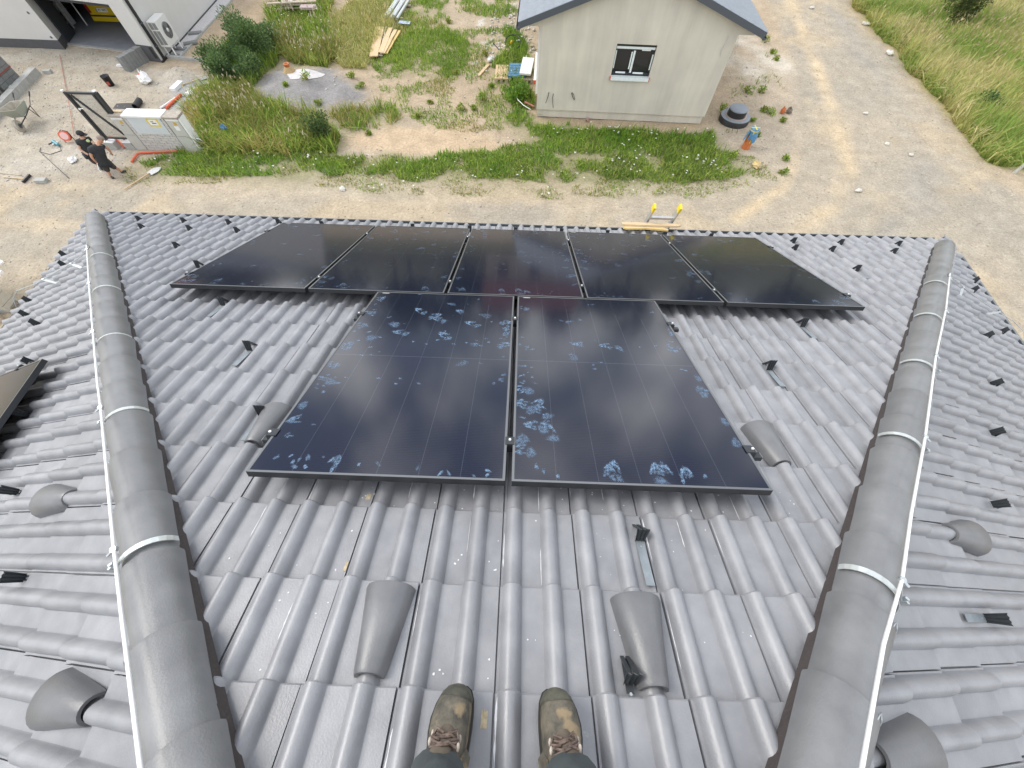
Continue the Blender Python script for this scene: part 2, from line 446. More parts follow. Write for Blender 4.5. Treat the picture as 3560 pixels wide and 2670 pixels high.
lay('front', FRONT @ Matrix.Translation((0, 0, PAN)), G_F, 0.038 - 0.052, range(-4, 16), lambda k: -2.624 + G_F * (k), 
    [(-1, -0.9422, 3.4634 - 0.012), (1, -0.9288, 3.4577 - 0.012)], lambda v, g: -0.943 * (v + g) - 3.45, lambda v, g: 0.931 * (v + g) + 3.45, under_panel)
G_S = 0.343
lay('left', LEFT, G_S, -1.149 - 0.052, range(-11, 10), lambda k: -0.228 + G_S * (k - 1), 
    [(1, -0.877, -0.012), (0, -1, 3.70)], lambda v, g: -4.2, lambda v, g: 0.877 * (v + g) + 0.1)
G_R = 0.3404
lay('right', RIGHT, G_R, 0.864 - 0.052, range(-9, 11), lambda k: -0.830 + G_R * k, 
    [(-1, -0.8865, -0.012), (0, -1, 3.66)], lambda v, g: -0.8865 * (v + g) - 0.1, lambda v, g: 4.2)
tile_jobs.sort(key=lambda t: t[0])
_base = {g: tile_mb(g).mesh('roof_tile', M_TILE) for g in (G_F, G_S, G_R)}
def cut_mesh(me, L, cuts):
    bm = bmesh.new(); bm.from_mesh(me); bm.transform(L)
    for a, b, c, u, v in cuts:
        n = Vector((a, b, 0)); p = n * (c / n.length_squared)
        bmesh.ops.bisect_plane(bm, geom=bm.verts[:] + bm.edges[:] + bm.faces[:], plane_co=p, plane_no=n, clear_outer=True)
    bm.transform(L.inverted())
    out = bpy.data.meshes.new("roof_tile"); bm.to_mesh(out); bm.free(); out.materials.append(M_TILE)
    return out
rest = {}
for idx, (dist, key, L, cuts, g) in enumerate(tile_jobs):
    me = _base[g] if not cuts else cut_mesh(_base[g], L, cuts)
    if len(me.polygons) == 0: continue
    if idx < 300:
        o = link('roof_tile', me, slopes[key]); o.matrix_local = L
    else:
        rest.setdefault(key, []).append((me, L))
for key, lst in rest.items():
    bm = bmesh.new()
    for me, L in lst:
        n0 = len(bm.verts)
        bm.from_mesh(me); bm.verts.ensure_lookup_table()
        bmesh.ops.transform(bm, matrix=L, verts=bm.verts[n0:])
    me = bpy.data.meshes.new('roof_tile_field'); bm.to_mesh(me); bm.free()
    me.materials.clear(); me.materials.append(M_TILE)
    tag(link('roof_tile_field', me, slopes[key]), kind='stuff')

# ---- hip tiles: tapered half-round caps, each lapping over the next one down
def hip_frame(sx):
    a, b = (-0.9422, -3.4634) if sx < 0 else (0.9288, 3.4577)
    d = (fr(a, 1, 0) - fr(0, 0, 0)).normalized()
    s = d.cross(Vector((0, 0, 1))).normalized(); up = s.cross(d).normalized()
    def crest(v): return fr(a * v + b, v, -0.10)        # axis of the half-round caps
    return d, s, up, crest, a, b
def cap_mb(L=0.40):
    m = MB(); n = 14; vs = []; fs = []
    rows = [(0.0, 0.0835, 0.0), (L * 0.5, 0.0900, 0.0), (L - 0.010, 0.1000, 0), (L, 0.0985, 0)]
    for y, r, _ in rows:
        for k in range(n + 1):
            t = math.radians(-8) + math.radians(196) * k / n
            vs.append((r * math.cos(t), y, r * math.sin(t)))
    for j in range(len(rows) - 1):
        for k in range(n):
            fs.append((j * (n + 1) + k, j * (n + 1) + k + 1, (j + 1) * (n + 1) + k + 1, (j + 1) * (n + 1) + k))
    m.add(vs, fs, True)
    ring = vs[-(n + 1):] + [(x * 0.86, y, z * 0.86) for x, y, z in vs[-(n + 1):]]
    m.add(ring, [(k + 1, k, n + 1 + k, n + 2 + k) for k in range(n)])
    return m
CAP = cap_mb().mesh('hip_tile', M_HIP)
mbc = MB()
mbc.tube([(q * math.sin(t_), y_, q * math.cos(t_)) for q, t_, y_ in ((.099, .50, .380), (.101, .53, .398), (.1005, .62, .412), (.1005, .72, .402), (.1005, .90, .405), (.1005, 1.10, .404))], 0.0022, 5); mbc.v = [(-x, y, z) for x, y, z in mbc.v]
CLIP = mbc.mesh('hip_clip', M_GALV)
mbc2 = MB(); mbc2.add([(-x, y, z) for x, y, z in mbc.v], mbc.f, True)
CLIP2 = mbc2.mesh('hip_clip', M_GALV)
hipinfo = {}
M_SCUFF = mat('pale_chip', (0.72, 0.72, 0.70), 0.8)
for sx, vend in ((-1, 2.10), (1, 2.06)):
    d, s, up, crest, a, b = hip_frame(sx)
    hipinfo[sx] = (d, s, up, crest)
    MH = Matrix((s, d, up)).transposed().to_4x4()
    end = crest(vend)
    n = 23
    for k in range(n):
        org = end - d * (0.40 + 0.336 * k)
        Mk = Matrix.Translation(org + up * random.uniform(-.002, .002)) @ MH @ Matrix.Rotation(random.gauss(0, .004), 4, 'Z') @ Matrix.Rotation(math.radians(0.8), 4, "X")
        o = link('hip_tile', CAP, house); o.matrix_local = HI @ Mk
        c = link('hip_clip', CLIP if sx < 0 else CLIP2, o)
        if sx > 0: pass
    # rounded end closing the lowest cap
    mbe = MB(); mbe.ell((0, 0.393, 0), (0.094, 0.026, 0.094), 14, 8)
    o = mbe.build('hip_end', M_HIP, house); o.matrix_local = HI @ (Matrix.Translation(end - d * 0.40) @ MH)
    # pleated roll between caps and tiles
    for q in (-1, 1):
        mbp = MB()
        pts = [end - d * t + s * (q * 0.080) - up * 0.006 for t in np.linspace(-0.0, 7.7, 120)]
        for i in range(len(pts) - 1):
            p0, p1 = pts[i], pts[i + 1]
            o0 = 0.006 if i % 2 else 0.0; o1 = 0.0 if i % 2 else 0.006
            w = s * q
            vs = [p0 + w * o0, p1 + w * o1, p1 + w * (0.012) - up * 0.04, p0 + w * (0.012) - up * 0.04]
            mbp.add(vs, [(0, 1, 2, 3)])
        hpart('pleated_roll', mbp, M_PLEAT)
# apex cap
mbe = MB(); mbe.ell(tuple(crest(APEX_V + 0.02) - Vector((0, 0, 0.02))), (0.16, 0.16, 0.12), 14, 8); hpart('apex_cap', mbe, M_HIP)
# ridge caps running back
for k in range(14):
    Mk = Matrix.Translation((0, -3.35 - 0.336 * k, 1.47)) @ Matrix.Rotation(PI, 4, 'Z')
    o = link('ridge_tile', CAP, house); o.matrix_local = HI @ Mk

# ---- gutters
def gutter(p, q, inward):
    m = MB(); p, q = Vector(p), Vector(q); out = -Vector(inward)
    n = 10; R = 0.065
    vs = []
    for P in (p, q):
        for k in range(n + 1):
            t = PI * k / n
            vs.append(P + out * (R - R * math.cos(t)) + Vector((0, 0, -R * math.sin(t))))
        for k in range(n, -1, -1):
            t = PI * k / n
            vs.append(P + out * (R - (R - 0.006) * math.cos(t)) + Vector((0, 0, -(R - 0.006) * math.sin(t))))
    c = 2 * (n + 1)
    m.add(vs, [(k, (k + 1) % c, c + (k + 1) % c, c + k) for k in range(c)], True)
    return m
hpart('gutter', gutter((-5.78, 2.215, -1.235), (5.78, 2.215, -1.235), (0, -1, 0)), M_GUT)
hpart('gutter', gutter((-5.93, -9, -1.29), (-5.93, 2.1, -1.29), (1, 0, 0)), M_GUT)
hpart('gutter', gutter((6.02, -9, -1.33), (6.02, 2.1, -1.33), (-1, 0, 0)), M_GUT)
mb = MB(); mb.box((0, 2.19, -1.31), (11.5, 0.025, 0.17)); hpart('fascia', mb, M_GUT)

# ---- vent hoods: flared half-cones sitting over a roll
def hood_mb(L=0.27):
    m = MB(); n = 12
    rows = [(0.0, 0.046, 0.056), (0.010, 0.050, 0.061), (L * 0.5, 0.068, 0.071), (L - 0.006, 0.091, 0.082), (L, 0.090, 0.080)]
    def ring(y, w, h, k):
        return [(w * math.cos(PI * i / n) * (1 if 0 < i < n else 1.04), y, h * math.sin(PI * i / n) ** 0.8 + k) for i in range(n + 1)]
    outer = [ring(y, w, h, -0.004) for y, w, h in rows]
    inner = [ring(y, w - 0.010, h - 0.011, -0.004) for y, w, h in rows]
    vs = [p for r in outer for p in r]; c = n + 1
    m.add(vs, [(j * c + i, j * c + i + 1, (j + 1) * c + i + 1, (j + 1) * c + i) for j in range(len(rows) - 1) for i in range(n)], True)
    vs = [p for r in inner for p in r]
    m.add(vs, [(j * c + i + 1, j * c + i, (j + 1) * c + i, (j + 1) * c + i + 1) for j in range(len(rows) - 1) for i in range(n)], True)
    for a, b in ((outer[0], inner[0]), (inner[-1], outer[-1])):
        m.add(a + b, [(i, i + 1, c + i + 1, c + i) for i in range(n)])
    return m
HOOD = hood_mb().mesh('vent_hood', M_HOOD)
for u, v in ((-0.412, -2.60), (0.488, -2.605), (-1.312, -1.645), (1.388, -1.655)):
    o = link('vent_hood', HOOD, slopes['front']); o.matrix_local = Matrix.Translation((u, v, 0.004))
for a, b in ((-1.749, -1.27), (-2.499, -2.26)):
    o = link('vent_hood', HOOD, slopes['left']); o.matrix_local = Matrix.Translation((a, b, 0.004))
for a, b in ((1.764, -1.26), (2.514, -2.46)):
    o = link('vent_hood', HOOD, slopes['right']); o.matrix_local = Matrix.Translation((a, b, 0.004))

# ---- dried mortar streaks along the rolls, splashes, stuck residue of labels
M_MORTAR = mat('dried_mortar_white', (.66, .67, .68), .8, var=.15, vscale=60)
M_TAN = mat('tan_residue', (.46, .38, .25), .85, var=.3, vscale=60)
_rd = random.Random(5)
def flat_n(v):                                          # height of the pan surface of the course that covers v
    f = ((v + 2.624) / G_F) % 1.0
    return PAN - 0.014 + 0.029 * f + 0.0012
m = MB()
def streak(u, v0, v1, w):
    n = 7; L = []; Rr = []
    for i in range(n + 1):
        v = v0 + (v1 - v0) * i / n; ww = w * _rd.uniform(.25, 1.0) * (1 if 0 < i < n else .3)
        L.append((u - ww, v, flat_n(v))); Rr.append((u + ww * .3, v, flat_n(v)))
    m.add(L + Rr, [(i, n + 1 + i, n + 2 + i, i + 1) for i in range(n)])
for row, prob in ((2, .75), (1, .6), (0, .45), (-1, .3)):
    for k in range(-12, 12):
        if abs(0.038 + .15 * k) < (-2.624 + G_F * row) * .93 + 3.20 and _rd.random() < prob * (1 if -9 < k < 9 else .3):
            uu = 0.038 + 0.15 * k - .040; t0 = -2.624 + G_F * row + .012; a = t0 + _rd.uniform(0, .18); streak(uu, a, min(a + _rd.uniform(.04, .2), t0 + .295), _rd.uniform(.002, .0055))
for _ in range(260):
    k = _rd.randint(-9, 8); row = _rd.choice((0, 1, 1, 2, 2, 2)); uu = 0.038 + .15 * k + .075 + _rd.uniform(-.026, .026); v = -2.624 + G_F * row + _rd.uniform(.02, .29) ** 1.0; r = _rd.uniform(.0012, .0042)
    if abs(uu) > (v * .93 + 3.20): continue
    if k in (1, 2, 3, -5, -2): pass
    elif _rd.random() < .5: continue
    m.add([(uu + r * math.cos(2 * PI * i / 6) * _rd.uniform(.6, 1.5), v + r * math.sin(2 * PI * i / 6) * _rd.uniform(.6, 1.5), flat_n(v)) for i in range(6)], [tuple(range(6))])
o = m.build('mortar_streaks', M_MORTAR, house); o.matrix_local = HI @ FRONT; tag(o, kind='stuff')
def residue(M, u, v, n, w, h):
    mm = MB(); pl = [(-w, -h), (-w * .9, h * .8), (-w * .5, h), (-w * .3, h * .5), (0, h * 1.15), (w * .35, h * .6), (w * .7, h), (w, h * .7), (w * .9, -h)]
    mm.add([(x, y, 0) for x, y in pl], [tuple(range(len(pl)))])
    o = mm.build('residue_patch', M_TAN, house); o.matrix_local = HI @ (M @ Matrix.Translation((u, v, n)) @ Matrix.Rotation(-math.atan(.029 / G_F) * -1, 4, 'X'))
for u, v, w, h in ((-.038, -2.69, .010, .022), (-.635, -1.915, .011, .016), (-.62, -2.24, .006, .02)): residue(FRONT, u, v, flat_n(v) + .001, w, h)
for a, b in ((-2.20, -2.42), (-2.20, -2.30)): residue(LEFT, a, b, .012, .010, .018)
# ================================================================== solar panels
PW, PLN, GAPX = 1.134, 1.903, 0.029
def panel_parts():
    m = MB()
    w, l, h, t = PW / 2, PLN / 2, 0.035, 0.011
    m.box((0, -l + 0.0006, -h / 2 - .0008), (PW, 0.0012, h - .0016)); m.box((0, l - 0.0006, -h / 2 - .0008), (PW, 0.0012, h - .0016))
    m.box((-w + .0006, 0, -h / 2 - .0008), (0.0012, PLN - .003, h - .0016)); m.box((w - .0006, 0, -h / 2 - .0008), (0.0012, PLN - .003, h - .0016))
    m.box((0, -l + 0.016, -h + 0.001), (PW - .004, 0.030, 0.0015)); m.box((0, l - 0.016, -h + 0.001), (PW - .004, 0.030, 0.0015))
    frame = m.mesh('frame', M_FRAME)
    m = MB()
    z = -0.0007
    m.box((0, -l + t / 2, z), (PW, t, 0.0014)); m.box((0, l - t / 2, z), (PW, t, 0.0014))
    m.box((-w + t / 2, 0, z), (t, PLN - 2 * t, 0.0014)); m.box((w - t / 2, 0, z), (t, PLN - 2 * t, 0.0014))
    lip = m.mesh('frame_lip', M_LIP)
    m = MB(); m.box((0, 0, -0.0045), (PW - 2 * t - .0004, PLN - 2 * t - .0004, 0.005)); glass = m.mesh('glass', M_CELL)
    m = MB(); m.box((-w + 0.075, l - 0.020, -0.0012), (0.055, 0.006, 0.0006)); strip = m.mesh('label_strip', M_WHITE)
    m = MB(); m.box((0, 0, -0.030), (PW - .01, PLN - .01, 0.002)); back = m.mesh('back_sheet', M_BLACKP)
    return frame, lip, glass, strip, back
PP = panel_parts()
def smear_mesh(rng, edges, n_mid, hands, strength):
    V, F, C = [], [], []
    def blob(x, y, rx, ry, a, al):
        if abs(x) > PW / 2 - 0.02 or abs(y) > PLN / 2 - 0.02: return
        b = len(V); ca, sa = math.cos(a), math.sin(a)
        n = 9
        V.append((x, y, 0)); C.append(al)
        for ring, fac, av in ((0, 0.62, al * 0.85), (1, 1.0, 0.0)):
            for k in range(n):
                t = 2 * PI * k / n; wob = fac * (1 + 0.16 * math.sin(3 * t + x * 90))
                px, py = rx * math.cos(t) * wob, ry * math.sin(t) * wob
                qx = min(max(x + px * ca - py * sa, -PW / 2 + .012), PW / 2 - .012); qy = min(max(y + px * sa + py * ca, -PLN / 2 + .012), PLN / 2 - .012)
                V.append((qx, qy, 0)); C.append(av)
        for k in range(n):
            k2 = (k + 1) % n
            F.append((b, b + 1 + k, b + 1 + k2))
            F.append((b + 1 + k, b + 1 + n + k, b + 1 + n + k2)); F.append((b + 1 + k, b + 1 + n + k2, b + 1 + k2))
    def hand(x, y, a, al):
        for i in range(4):
            t = a + (i - 1.5) * 0.16
            L = 0.075 + 0.012 * (1.5 - abs(i - 1.5))
            ox, oy = (i - 1.5) * 0.021, 0
            bx, by = x + ox * math.cos(a) , y + ox * math.sin(a)
            blob(bx - math.sin(t) * L * .75, by + math.cos(t) * L * .75, 0.0085, 0.030, t, al * rng.uniform(.7, 1.1))
            if rng.random() < 0.6: blob(bx - math.sin(t) * L * .35, by + math.cos(t) * L * .35, 0.009, 0.016, t, al * .6)
        if rng.random() < 0.75: blob(x + 0.01, y - 0.02, 0.040, 0.028, a + rng.uniform(-.5, .5), al * .55)
    for side, n in edges:
        for _ in range(n):
            p = rng.uniform(-1, 1); a = rng.uniform(-.4, .4)
            if side == 'near': x, y, ang = p * .5, -PLN / 2 + rng.uniform(.02, .07), a
            elif side == 'far': x, y, ang = p * .5, PLN / 2 - rng.uniform(.02, .30), a
            elif side == 'left': x, y, ang = -PW / 2 + rng.uniform(.025, .10), p * .85, a + PI / 2
            else: x, y, ang = PW / 2 - rng.uniform(.025, .10), p * .85, a - PI / 2
            if rng.random() < 0.4: hand(x, y, ang, strength)
            else:
                for _k in range(rng.integers(2, 5)):
                    blob(x + rng.normal(0, .03), y + rng.normal(0, .03), rng.uniform(.006, .012), rng.uniform(.010, .026), ang + rng.normal(0, .5), strength * rng.uniform(.4, 1))
    for hx, hy, ha in hands: hand(hx, hy, ha, strength)
    for _ in range(n_mid):
        x, y = rng.uniform(-.5, .5), rng.normal(0.25, .45)
        if rng.random() < .22:
            blob(x, y, rng.uniform(.03, .06), rng.uniform(.02, .045), rng.uniform(0, 3), strength * rng.uniform(.3, .55))
        for _k in range(rng.integers(1, 4)):
            blob(x + rng.normal(0, .05), y + rng.normal(0, .03), rng.uniform(.005, .012), rng.uniform(.008, .024), rng.uniform(1.0, 2.1), strength * rng.uniform(.3, .9))
    V = np.array(V); V[:, 2] = -0.0014
    C = np.array(C)
    return np_mesh('fingerprints', V, F, M_SMEAR, np.stack([C, C, C], 1))
def solar_panel(M, label, seed, edges, n_mid, hands=(), strength=0.8, group='solar panels on the roof'):
    t = thing('solar_panel', label, 'solar panel', M, group)
    f = link('frame', PP[0], t); link('frame_lip', PP[1], f)
    link('glass', PP[2], t); link('label_strip', PP[3], t); link('back_sheet', PP[4], t)
    tag(link('fingerprints', smear_mesh(np.random.default_rng(seed), edges, n_mid, hands, strength), t), kind='stuff')
    return t
ups = ['leftmost solar panel of the far row of five, reflecting green', 'second solar panel from the left in the far row of five',
       'middle solar panel of the far row of five', 'fourth solar panel from the left in the far row, right behind the ladder',
       'rightmost solar panel of the far row of five, near the right hip']
for i in range(5):
    solar_panel(FRONT @ Matrix.Translation(((i - 2) * (PW + GAPX), PLN / 2, random.uniform(-.001, .001))), ups[i], 20 + i,
                [('far', 9), ('near', 6), ('left', 8), ('right', 8)], 26, strength=0.34)
solar_panel(FRONT @ Matrix.Translation((-PW / 2 - 0.0145 + .005, -PLN / 2 - 0.0147, 0)), 'left solar panel of the near pair, bluish handprints along its edges', 41,
            [('near', 10), ('left', 14), ('right', 10)], 26, [(-.12, .62, .9), (.05, .50, 1.2), (.2, .62, 1.0), (-.18, .30, 1.5), (.12, .26, .8), (-.05, .55, -1.1), (.3, .45, 1.2)], 0.80)
solar_panel(FRONT @ Matrix.Translation((PW / 2 + 0.0145 + .005, -PLN / 2 - 0.0147, 0)), 'right solar panel of the near pair, bluish ring smears at its left edge', 42,
            [('near', 9), ('left', 17), ('right', 14)], 13, [(-.40, -.50, .6), (-.43, -.60, 1.4), (-.36, -.55, 2.2), (-.46, -.45, -.6), (-.38, -.66, 0.2), (-.1, .22, 1.6), (.08, .21, 1.5)], 0.80)
solar_panel(LEFT @ Matrix.Translation((-0.682 - PW / 2, 0.062 + PLN / 2, 0.145)), 'solar panel on the left roof slope, cut off by the picture edge', 50,
            [('left', 4)], 4, strength=0.3)

# mounting rails with clamps
def rail(M, L, clamps, ends, label, ec=(1, 1)):
    t = thing('mounting_rail', label, 'mounting rail', M, 'rails under the solar panels')
    m = MB()
    m.box((0, 0, -0.058), (L, 0.038, 0.003)); m.box((0, 0, -0.0375), (L, 0.038, 0.003))
    m.box((0, -0.0175, -0.048), (L, 0.003, 0.018)); m.box((0, 0.0175, -0.048), (L, 0.003, 0.018))
    m.build('rail_bar', M_BLACK, t)
    for s in (-1, 1):
        m = MB(); m.box((s * (L / 2 + 0.001), 0, -0.048), (0.002, 0.036, 0.021)); m.build('cut_end', M_ALU if ec[(s + 1) // 2] else M_BLACK, t)
    for x in clamps:
        m = MB(); m.box((x, 0, 0.0012), (0.045, 0.05, 0.0024)); m.box((x, 0, -0.018), (0.016, 0.05, 0.034)); c = m.build('clamp', M_BLACK, t)
        m = MB(); m.lathe([(0.0065, 0.0024), (0.0065, 0.008), (0.005, 0.009)], 8, Matrix.Translation((x, 0.004, 0))); m.build('bolt', M_ALU, c)
    for x, s in ends:
        m = MB(); m.box((x, 0, -0.017), (0.034, 0.046, 0.036)); m.box((x - s * 0.012, 0, 0.0022), (0.040, 0.046, 0.003)); c = m.build('end_clamp', M_BLACK, t)
        m = MB(); m.lathe([(0.007, 0.0024), (0.007, 0.009)], 8, Matrix.Translation((x + s * .006, 0, 0))); m.build('bolt', M_ALU, c)
e5 = 2.5 * PW + 2 * GAPX
rail(FRONT @ Matrix.Translation((0.012, -1.676, 0)), 2.44, [-0.007], [(-1.168, -1), (1.158, 1)], 'black rail under the near pair of panels, lower one')
rail(FRONT @ Matrix.Translation((0.012, -0.41, 0)), 2.44, [-0.007], [(-1.168, -1), (1.158, 1)], 'black rail under the near pair of panels, farther one')
for v, nm in ((0.247, 'near rail under the far row of five panels'), (1.558, 'far rail under the far row of five panels')):
    rail(FRONT @ Matrix.Translation((0, v, 0)), 2 * e5 + 0.14, [(i - 1.5) * (PW + GAPX) for i in range(4)], [(-e5 - .017, -1), (e5 + .017, 1)], nm)
for b in (0.062 + .42, 0.062 + 1.45):
    rail(LEFT @ Matrix.Translation((-0.682 - PW / 2, b, 0.145)), PW + 0.16, [], [(-PW / 2 - .017, -1), (PW / 2 + .017, 1)], 'rail under the left slope panel, ' + ('nearer the hip' if b < 1 else 'farther down the slope'))

# ================================================================== snow guards
M_STRAPG = mat('dull_zinc_strap', (.24, .27, .29), .42, .35, var=.15, vscale=25)
def guard_proto():
    t = thing('snow_guard', 'x', 'snow guard', Matrix.Identity(4))
    m = MB(); m.box((0, -0.085, 0.006), (0.034, 0.19, 0.003)); m.build('strap', M_STRAPG, t)
    m = MB()
    n = 6
    for i in range(n):                                  # corrugated upright plate with a toothed top
        x0, x1 = -0.026 + 0.052 * i / n, -0.026 + 0.052 * (i + 1) / n
        y0, y1 = (0.0, 0.006) if i % 2 == 0 else (0.006, 0.0)
        h0, h1 = (0.088, 0.082) if i % 2 == 0 else (0.082, 0.088)
        lean = 0.004
        vs = [(x0 * .72, y0, 0.006), (x1 * .72, y1, 0.006), (x1, y1 + lean, h1), (x0, y0 + lean, h0)]
        vs += [(x, y + 0.0035, z) for x, y, z in vs]
        m.add(vs, [(0, 1, 2, 3), (7, 6, 5, 4), (3, 2, 6, 7), (0, 3, 7, 4), (1, 5, 6, 2), (0, 4, 5, 1)])
    m.build('plate', M_BLACK, t)
    m = MB()
    for s in (-1, 1): m.beam((s * 0.011, 0.008, 0.082), (s * 0.009, 0.078, 0.008), 0.006, 0.012, (1, 0, 0))
    m.beam((0, 0.074, 0.005), (0, -0.02, 0.004), 0.024, 0.003)
    m.build('brace', M_BLACK, t)
    m = MB(); m.lathe([(0.005, 0.005), (0.005, 0.009)], 6, Matrix.Translation((0, -0.022, 0))); m.build('rivet', M_GALV, t)
    return t
GP = guard_proto()
def guard(M, label, group, strap=False):
    o = copy_tree(GP, M, label, group)
    if not strap:                                       # strap tucked under the tile above
        for ch in list(o.children):
            if ch.name.startswith('strap'): bpy.data.objects.remove(ch)
    return o
def shows(x): return 0.22 < x % 1.0 < 0.93
Fm = FRONT @ Matrix.Translation((0, 0, PAN + 0.002))
gg = 'snow guards on the roof'
ORD = ['first', 'second', 'third', 'fourth', 'fifth', 'sixth', 'seventh', 'eighth', 'ninth']
def pan(u): return 0.038 + 0.15 * (round((u - 0.038) / 0.15 - 0.5) + 0.5)
for side, far, near in (('left', ((-4.958, 2.20), (-4.352, 2.19), (-3.713, 2.18)), ((-4.657, 1.87), (-4.039, 1.868), (-3.421, 1.856))),
                        ('right', ((4.838, 2.179), (4.222, 2.164), (3.634, 2.176)), ((4.543, 1.858), (3.935, 1.864), (3.355, 1.872)))):
    for i, (u, v) in enumerate(far): guard(Fm @ Matrix.Translation((pan(u), v, 0)), '%s black snow guard from the %s hip, in the row along the eaves' % (ORD[i], side), gg)
    for i, (u, v) in enumerate(near): guard(Fm @ Matrix.Translation((pan(u), v, 0)), '%s black snow guard from the %s hip, one course above the eaves row' % (ORD[i], side), gg)
for i, u in enumerate((-3.185, -2.619, -1.332, -0.703, -0.051, 0.592, 1.213, 1.885, 2.547)):
    guard(Fm @ Matrix.Translation((pan(u), 2.235 if abs(u) < 3 else 2.28, 0)), '%s snow guard from the left peeking over the far edge of the far panels' % ORD[i], gg)
for u, v, lb in ((-3.737, 1.228, 'lone black snow guard on the tiles left of the leftmost panel'), (-3.195, 0.70, 'black snow guard touching the left edge of the leftmost far panel'),
                 (-2.5, -0.10, 'black snow guard just below the leftmost panel of the far row'), (-1.878, -0.763, 'black snow guard with a long strap left of the near pair of panels'),
                 (-1.455, -1.427, 'grey snow guard tucked beside the vent hood left of the near panels'), (0.551, -2.10, 'grey snow guard with a long strap below the near pair of panels'),
                 (0.408, -2.595, 'grey snow guard beside the right vent hood, closest to the boots'), (3.641, 1.20, 'lone black snow guard on the tiles right of the rightmost panel'),
                 (2.41, -0.133, 'black snow guard just below the rightmost panel of the far row'), (1.789, -0.786, 'black snow guard with a strap right of the near pair of panels')):
    guard(Fm @ Matrix.Translation((pan(u), v, 0.0)), lb, gg, shows((v + 2.624) / G_F))
LL = ['%s snow guard from the far end of the left roof slope' % q for q in ORD[:7]] + ['snow guard on the left slope at the upper corner of the cut-off panel', 'snow guard on the left slope at the lower end of a vent hood', 'closest snow guard on the left slope, above the lowest vent hood']
for i, (x, y) in enumerate(((-5.75, 1.347), (-5.438, 1.054), (-5.734, .712), (-5.432, .408), (-4.835, .123), (-5.771, .117), (-4.221, -.493), (-3.578, -1.085), (-2.965, -1.716), (-2.315, -2.192))):
    a = -1.149 + 0.15 * (round((y + .061 + 1.149) / .15 - .5) + .5); b = -(x + 3.426) / math.cos(TL)
    guard(LEFT @ Matrix.Translation((a, b, 0.002)), LL[i], 'snow guards on the left slope', shows((b + .228) / G_S))
LR = ['%s snow guard from the far end of the right roof slope' % q for q in ORD[:5]] + ['snow guard on the right slope level with the near panels', 'snow guard on the right slope just above a vent hood', 'closest snow guard on the right slope, with a wide flat strap']
for i, (x, y) in enumerate(((5.86, 1.54), (5.535, 1.24), (5.576, .596), (4.909, .276), (4.252, -.355), (3.59, -.98), (2.953, -1.60), (2.256, -2.208))):
    a = 0.864 + 0.15 * (round((-(y + .061) - .864) / .15 - .5) + .5); b = (x - 3.411) / math.cos(TR)
    guard(RIGHT @ Matrix.Translation((a, b, 0.002)), LR[i], 'snow guards on the right slope', shows((b + .830) / G_R))
for ch in list(GP.children): bpy.data.objects.remove(ch)
bpy.data.objects.remove(GP)

# ================================================================== lightning conductors along the hips
def conductor(sx, wire, tailw, holders, straps, label):
    d, s, up, crest = hipinfo[sx]
    t = thing('lightning_conductor', label, 'lightning conductor', crest(0.0), 'lightning conductors on the hips')
    TI = t.matrix_world.inverted()
    def part(nm, m, mt, par=t):
        o = m.build(nm, mt, par); o.matrix_local = TI if par is t else Matrix.Identity(4); return o
    pts = [Vector(p) for p in wire]
    m = MB(); m.tube(pts, 0.0058, 7); part('wire', m, M_ALU)
    m = MB(); m.tube([Vector(p) for p in tailw], 0.0045, 6); part('down_lead', m, M_GALV)
    so = s if s.x * sx > 0 else -s                       # sideways, towards the outer slope
    for v in straps:
        c = crest(v)
        m = MB(); n = 14
        ring = []
        for k in range(n + 1):
            th = math.radians(-82 + 164 * k / n)
            ring.append((c + (so * math.sin(th) + up * math.cos(th)) * 0.1010))
        vs = []
        for P in ring:
            q = (P - c).normalized()
            vs += [P - d * 0.0125, P + d * 0.0125, P + d * 0.0125 + q * 0.003, P - d * 0.0125 + q * 0.003]
        fs = []
        for k in range(n):
            for e in range(4): fs.append((4 * k + e, 4 * k + (e + 1) % 4, 4 * k + 4 + (e + 1) % 4, 4 * k + 4 + e))
        m.add(vs, fs, False)
        st = part('strap', m, M_STRAP)
        th = math.radians(42)
        P = c + (so * math.sin(th) + up * math.cos(th)) * 0.105
        # nearest point of the wire
        best = min(((1 - u) * pts[i] + u * pts[i + 1] for i in range(len(pts) - 1) for u in [q_ / 24 for q_ in range(25)]), key=lambda w: (w - P).length)
        m = MB(); m.beam(P - d * .004, best, 0.020, 0.004, up); m.beam(P - up * .005 + d * .008, P + up * .022 + d * .008, .014, .010, d)
        m.lathe([(0.011, -0.006), (0.011, 0.006)], 10, Matrix.Translation(best))
        cl = part('wire_clamp', m, M_GALV, st)
        m = MB(); m.tube([P + up * .004 - d * .012, P + up * .026 - d * .012], 0.006, 6, smooth=False); m.tube([best + so * .004, best + so * .028 - up * .006], 0.005, 6, smooth=False)
        part('bolt', m, M_GALV, cl)
    for p, q in holders:
        m = MB(); m.beam(Vector(p), Vector(q), 0.024, 0.004, (0, 0, 1)); m.lathe([(0.012, -.004), (0.012, .010)], 8, Matrix.Translation(Vector(p))); part('wire_holder', m, M_GALV)
    return t
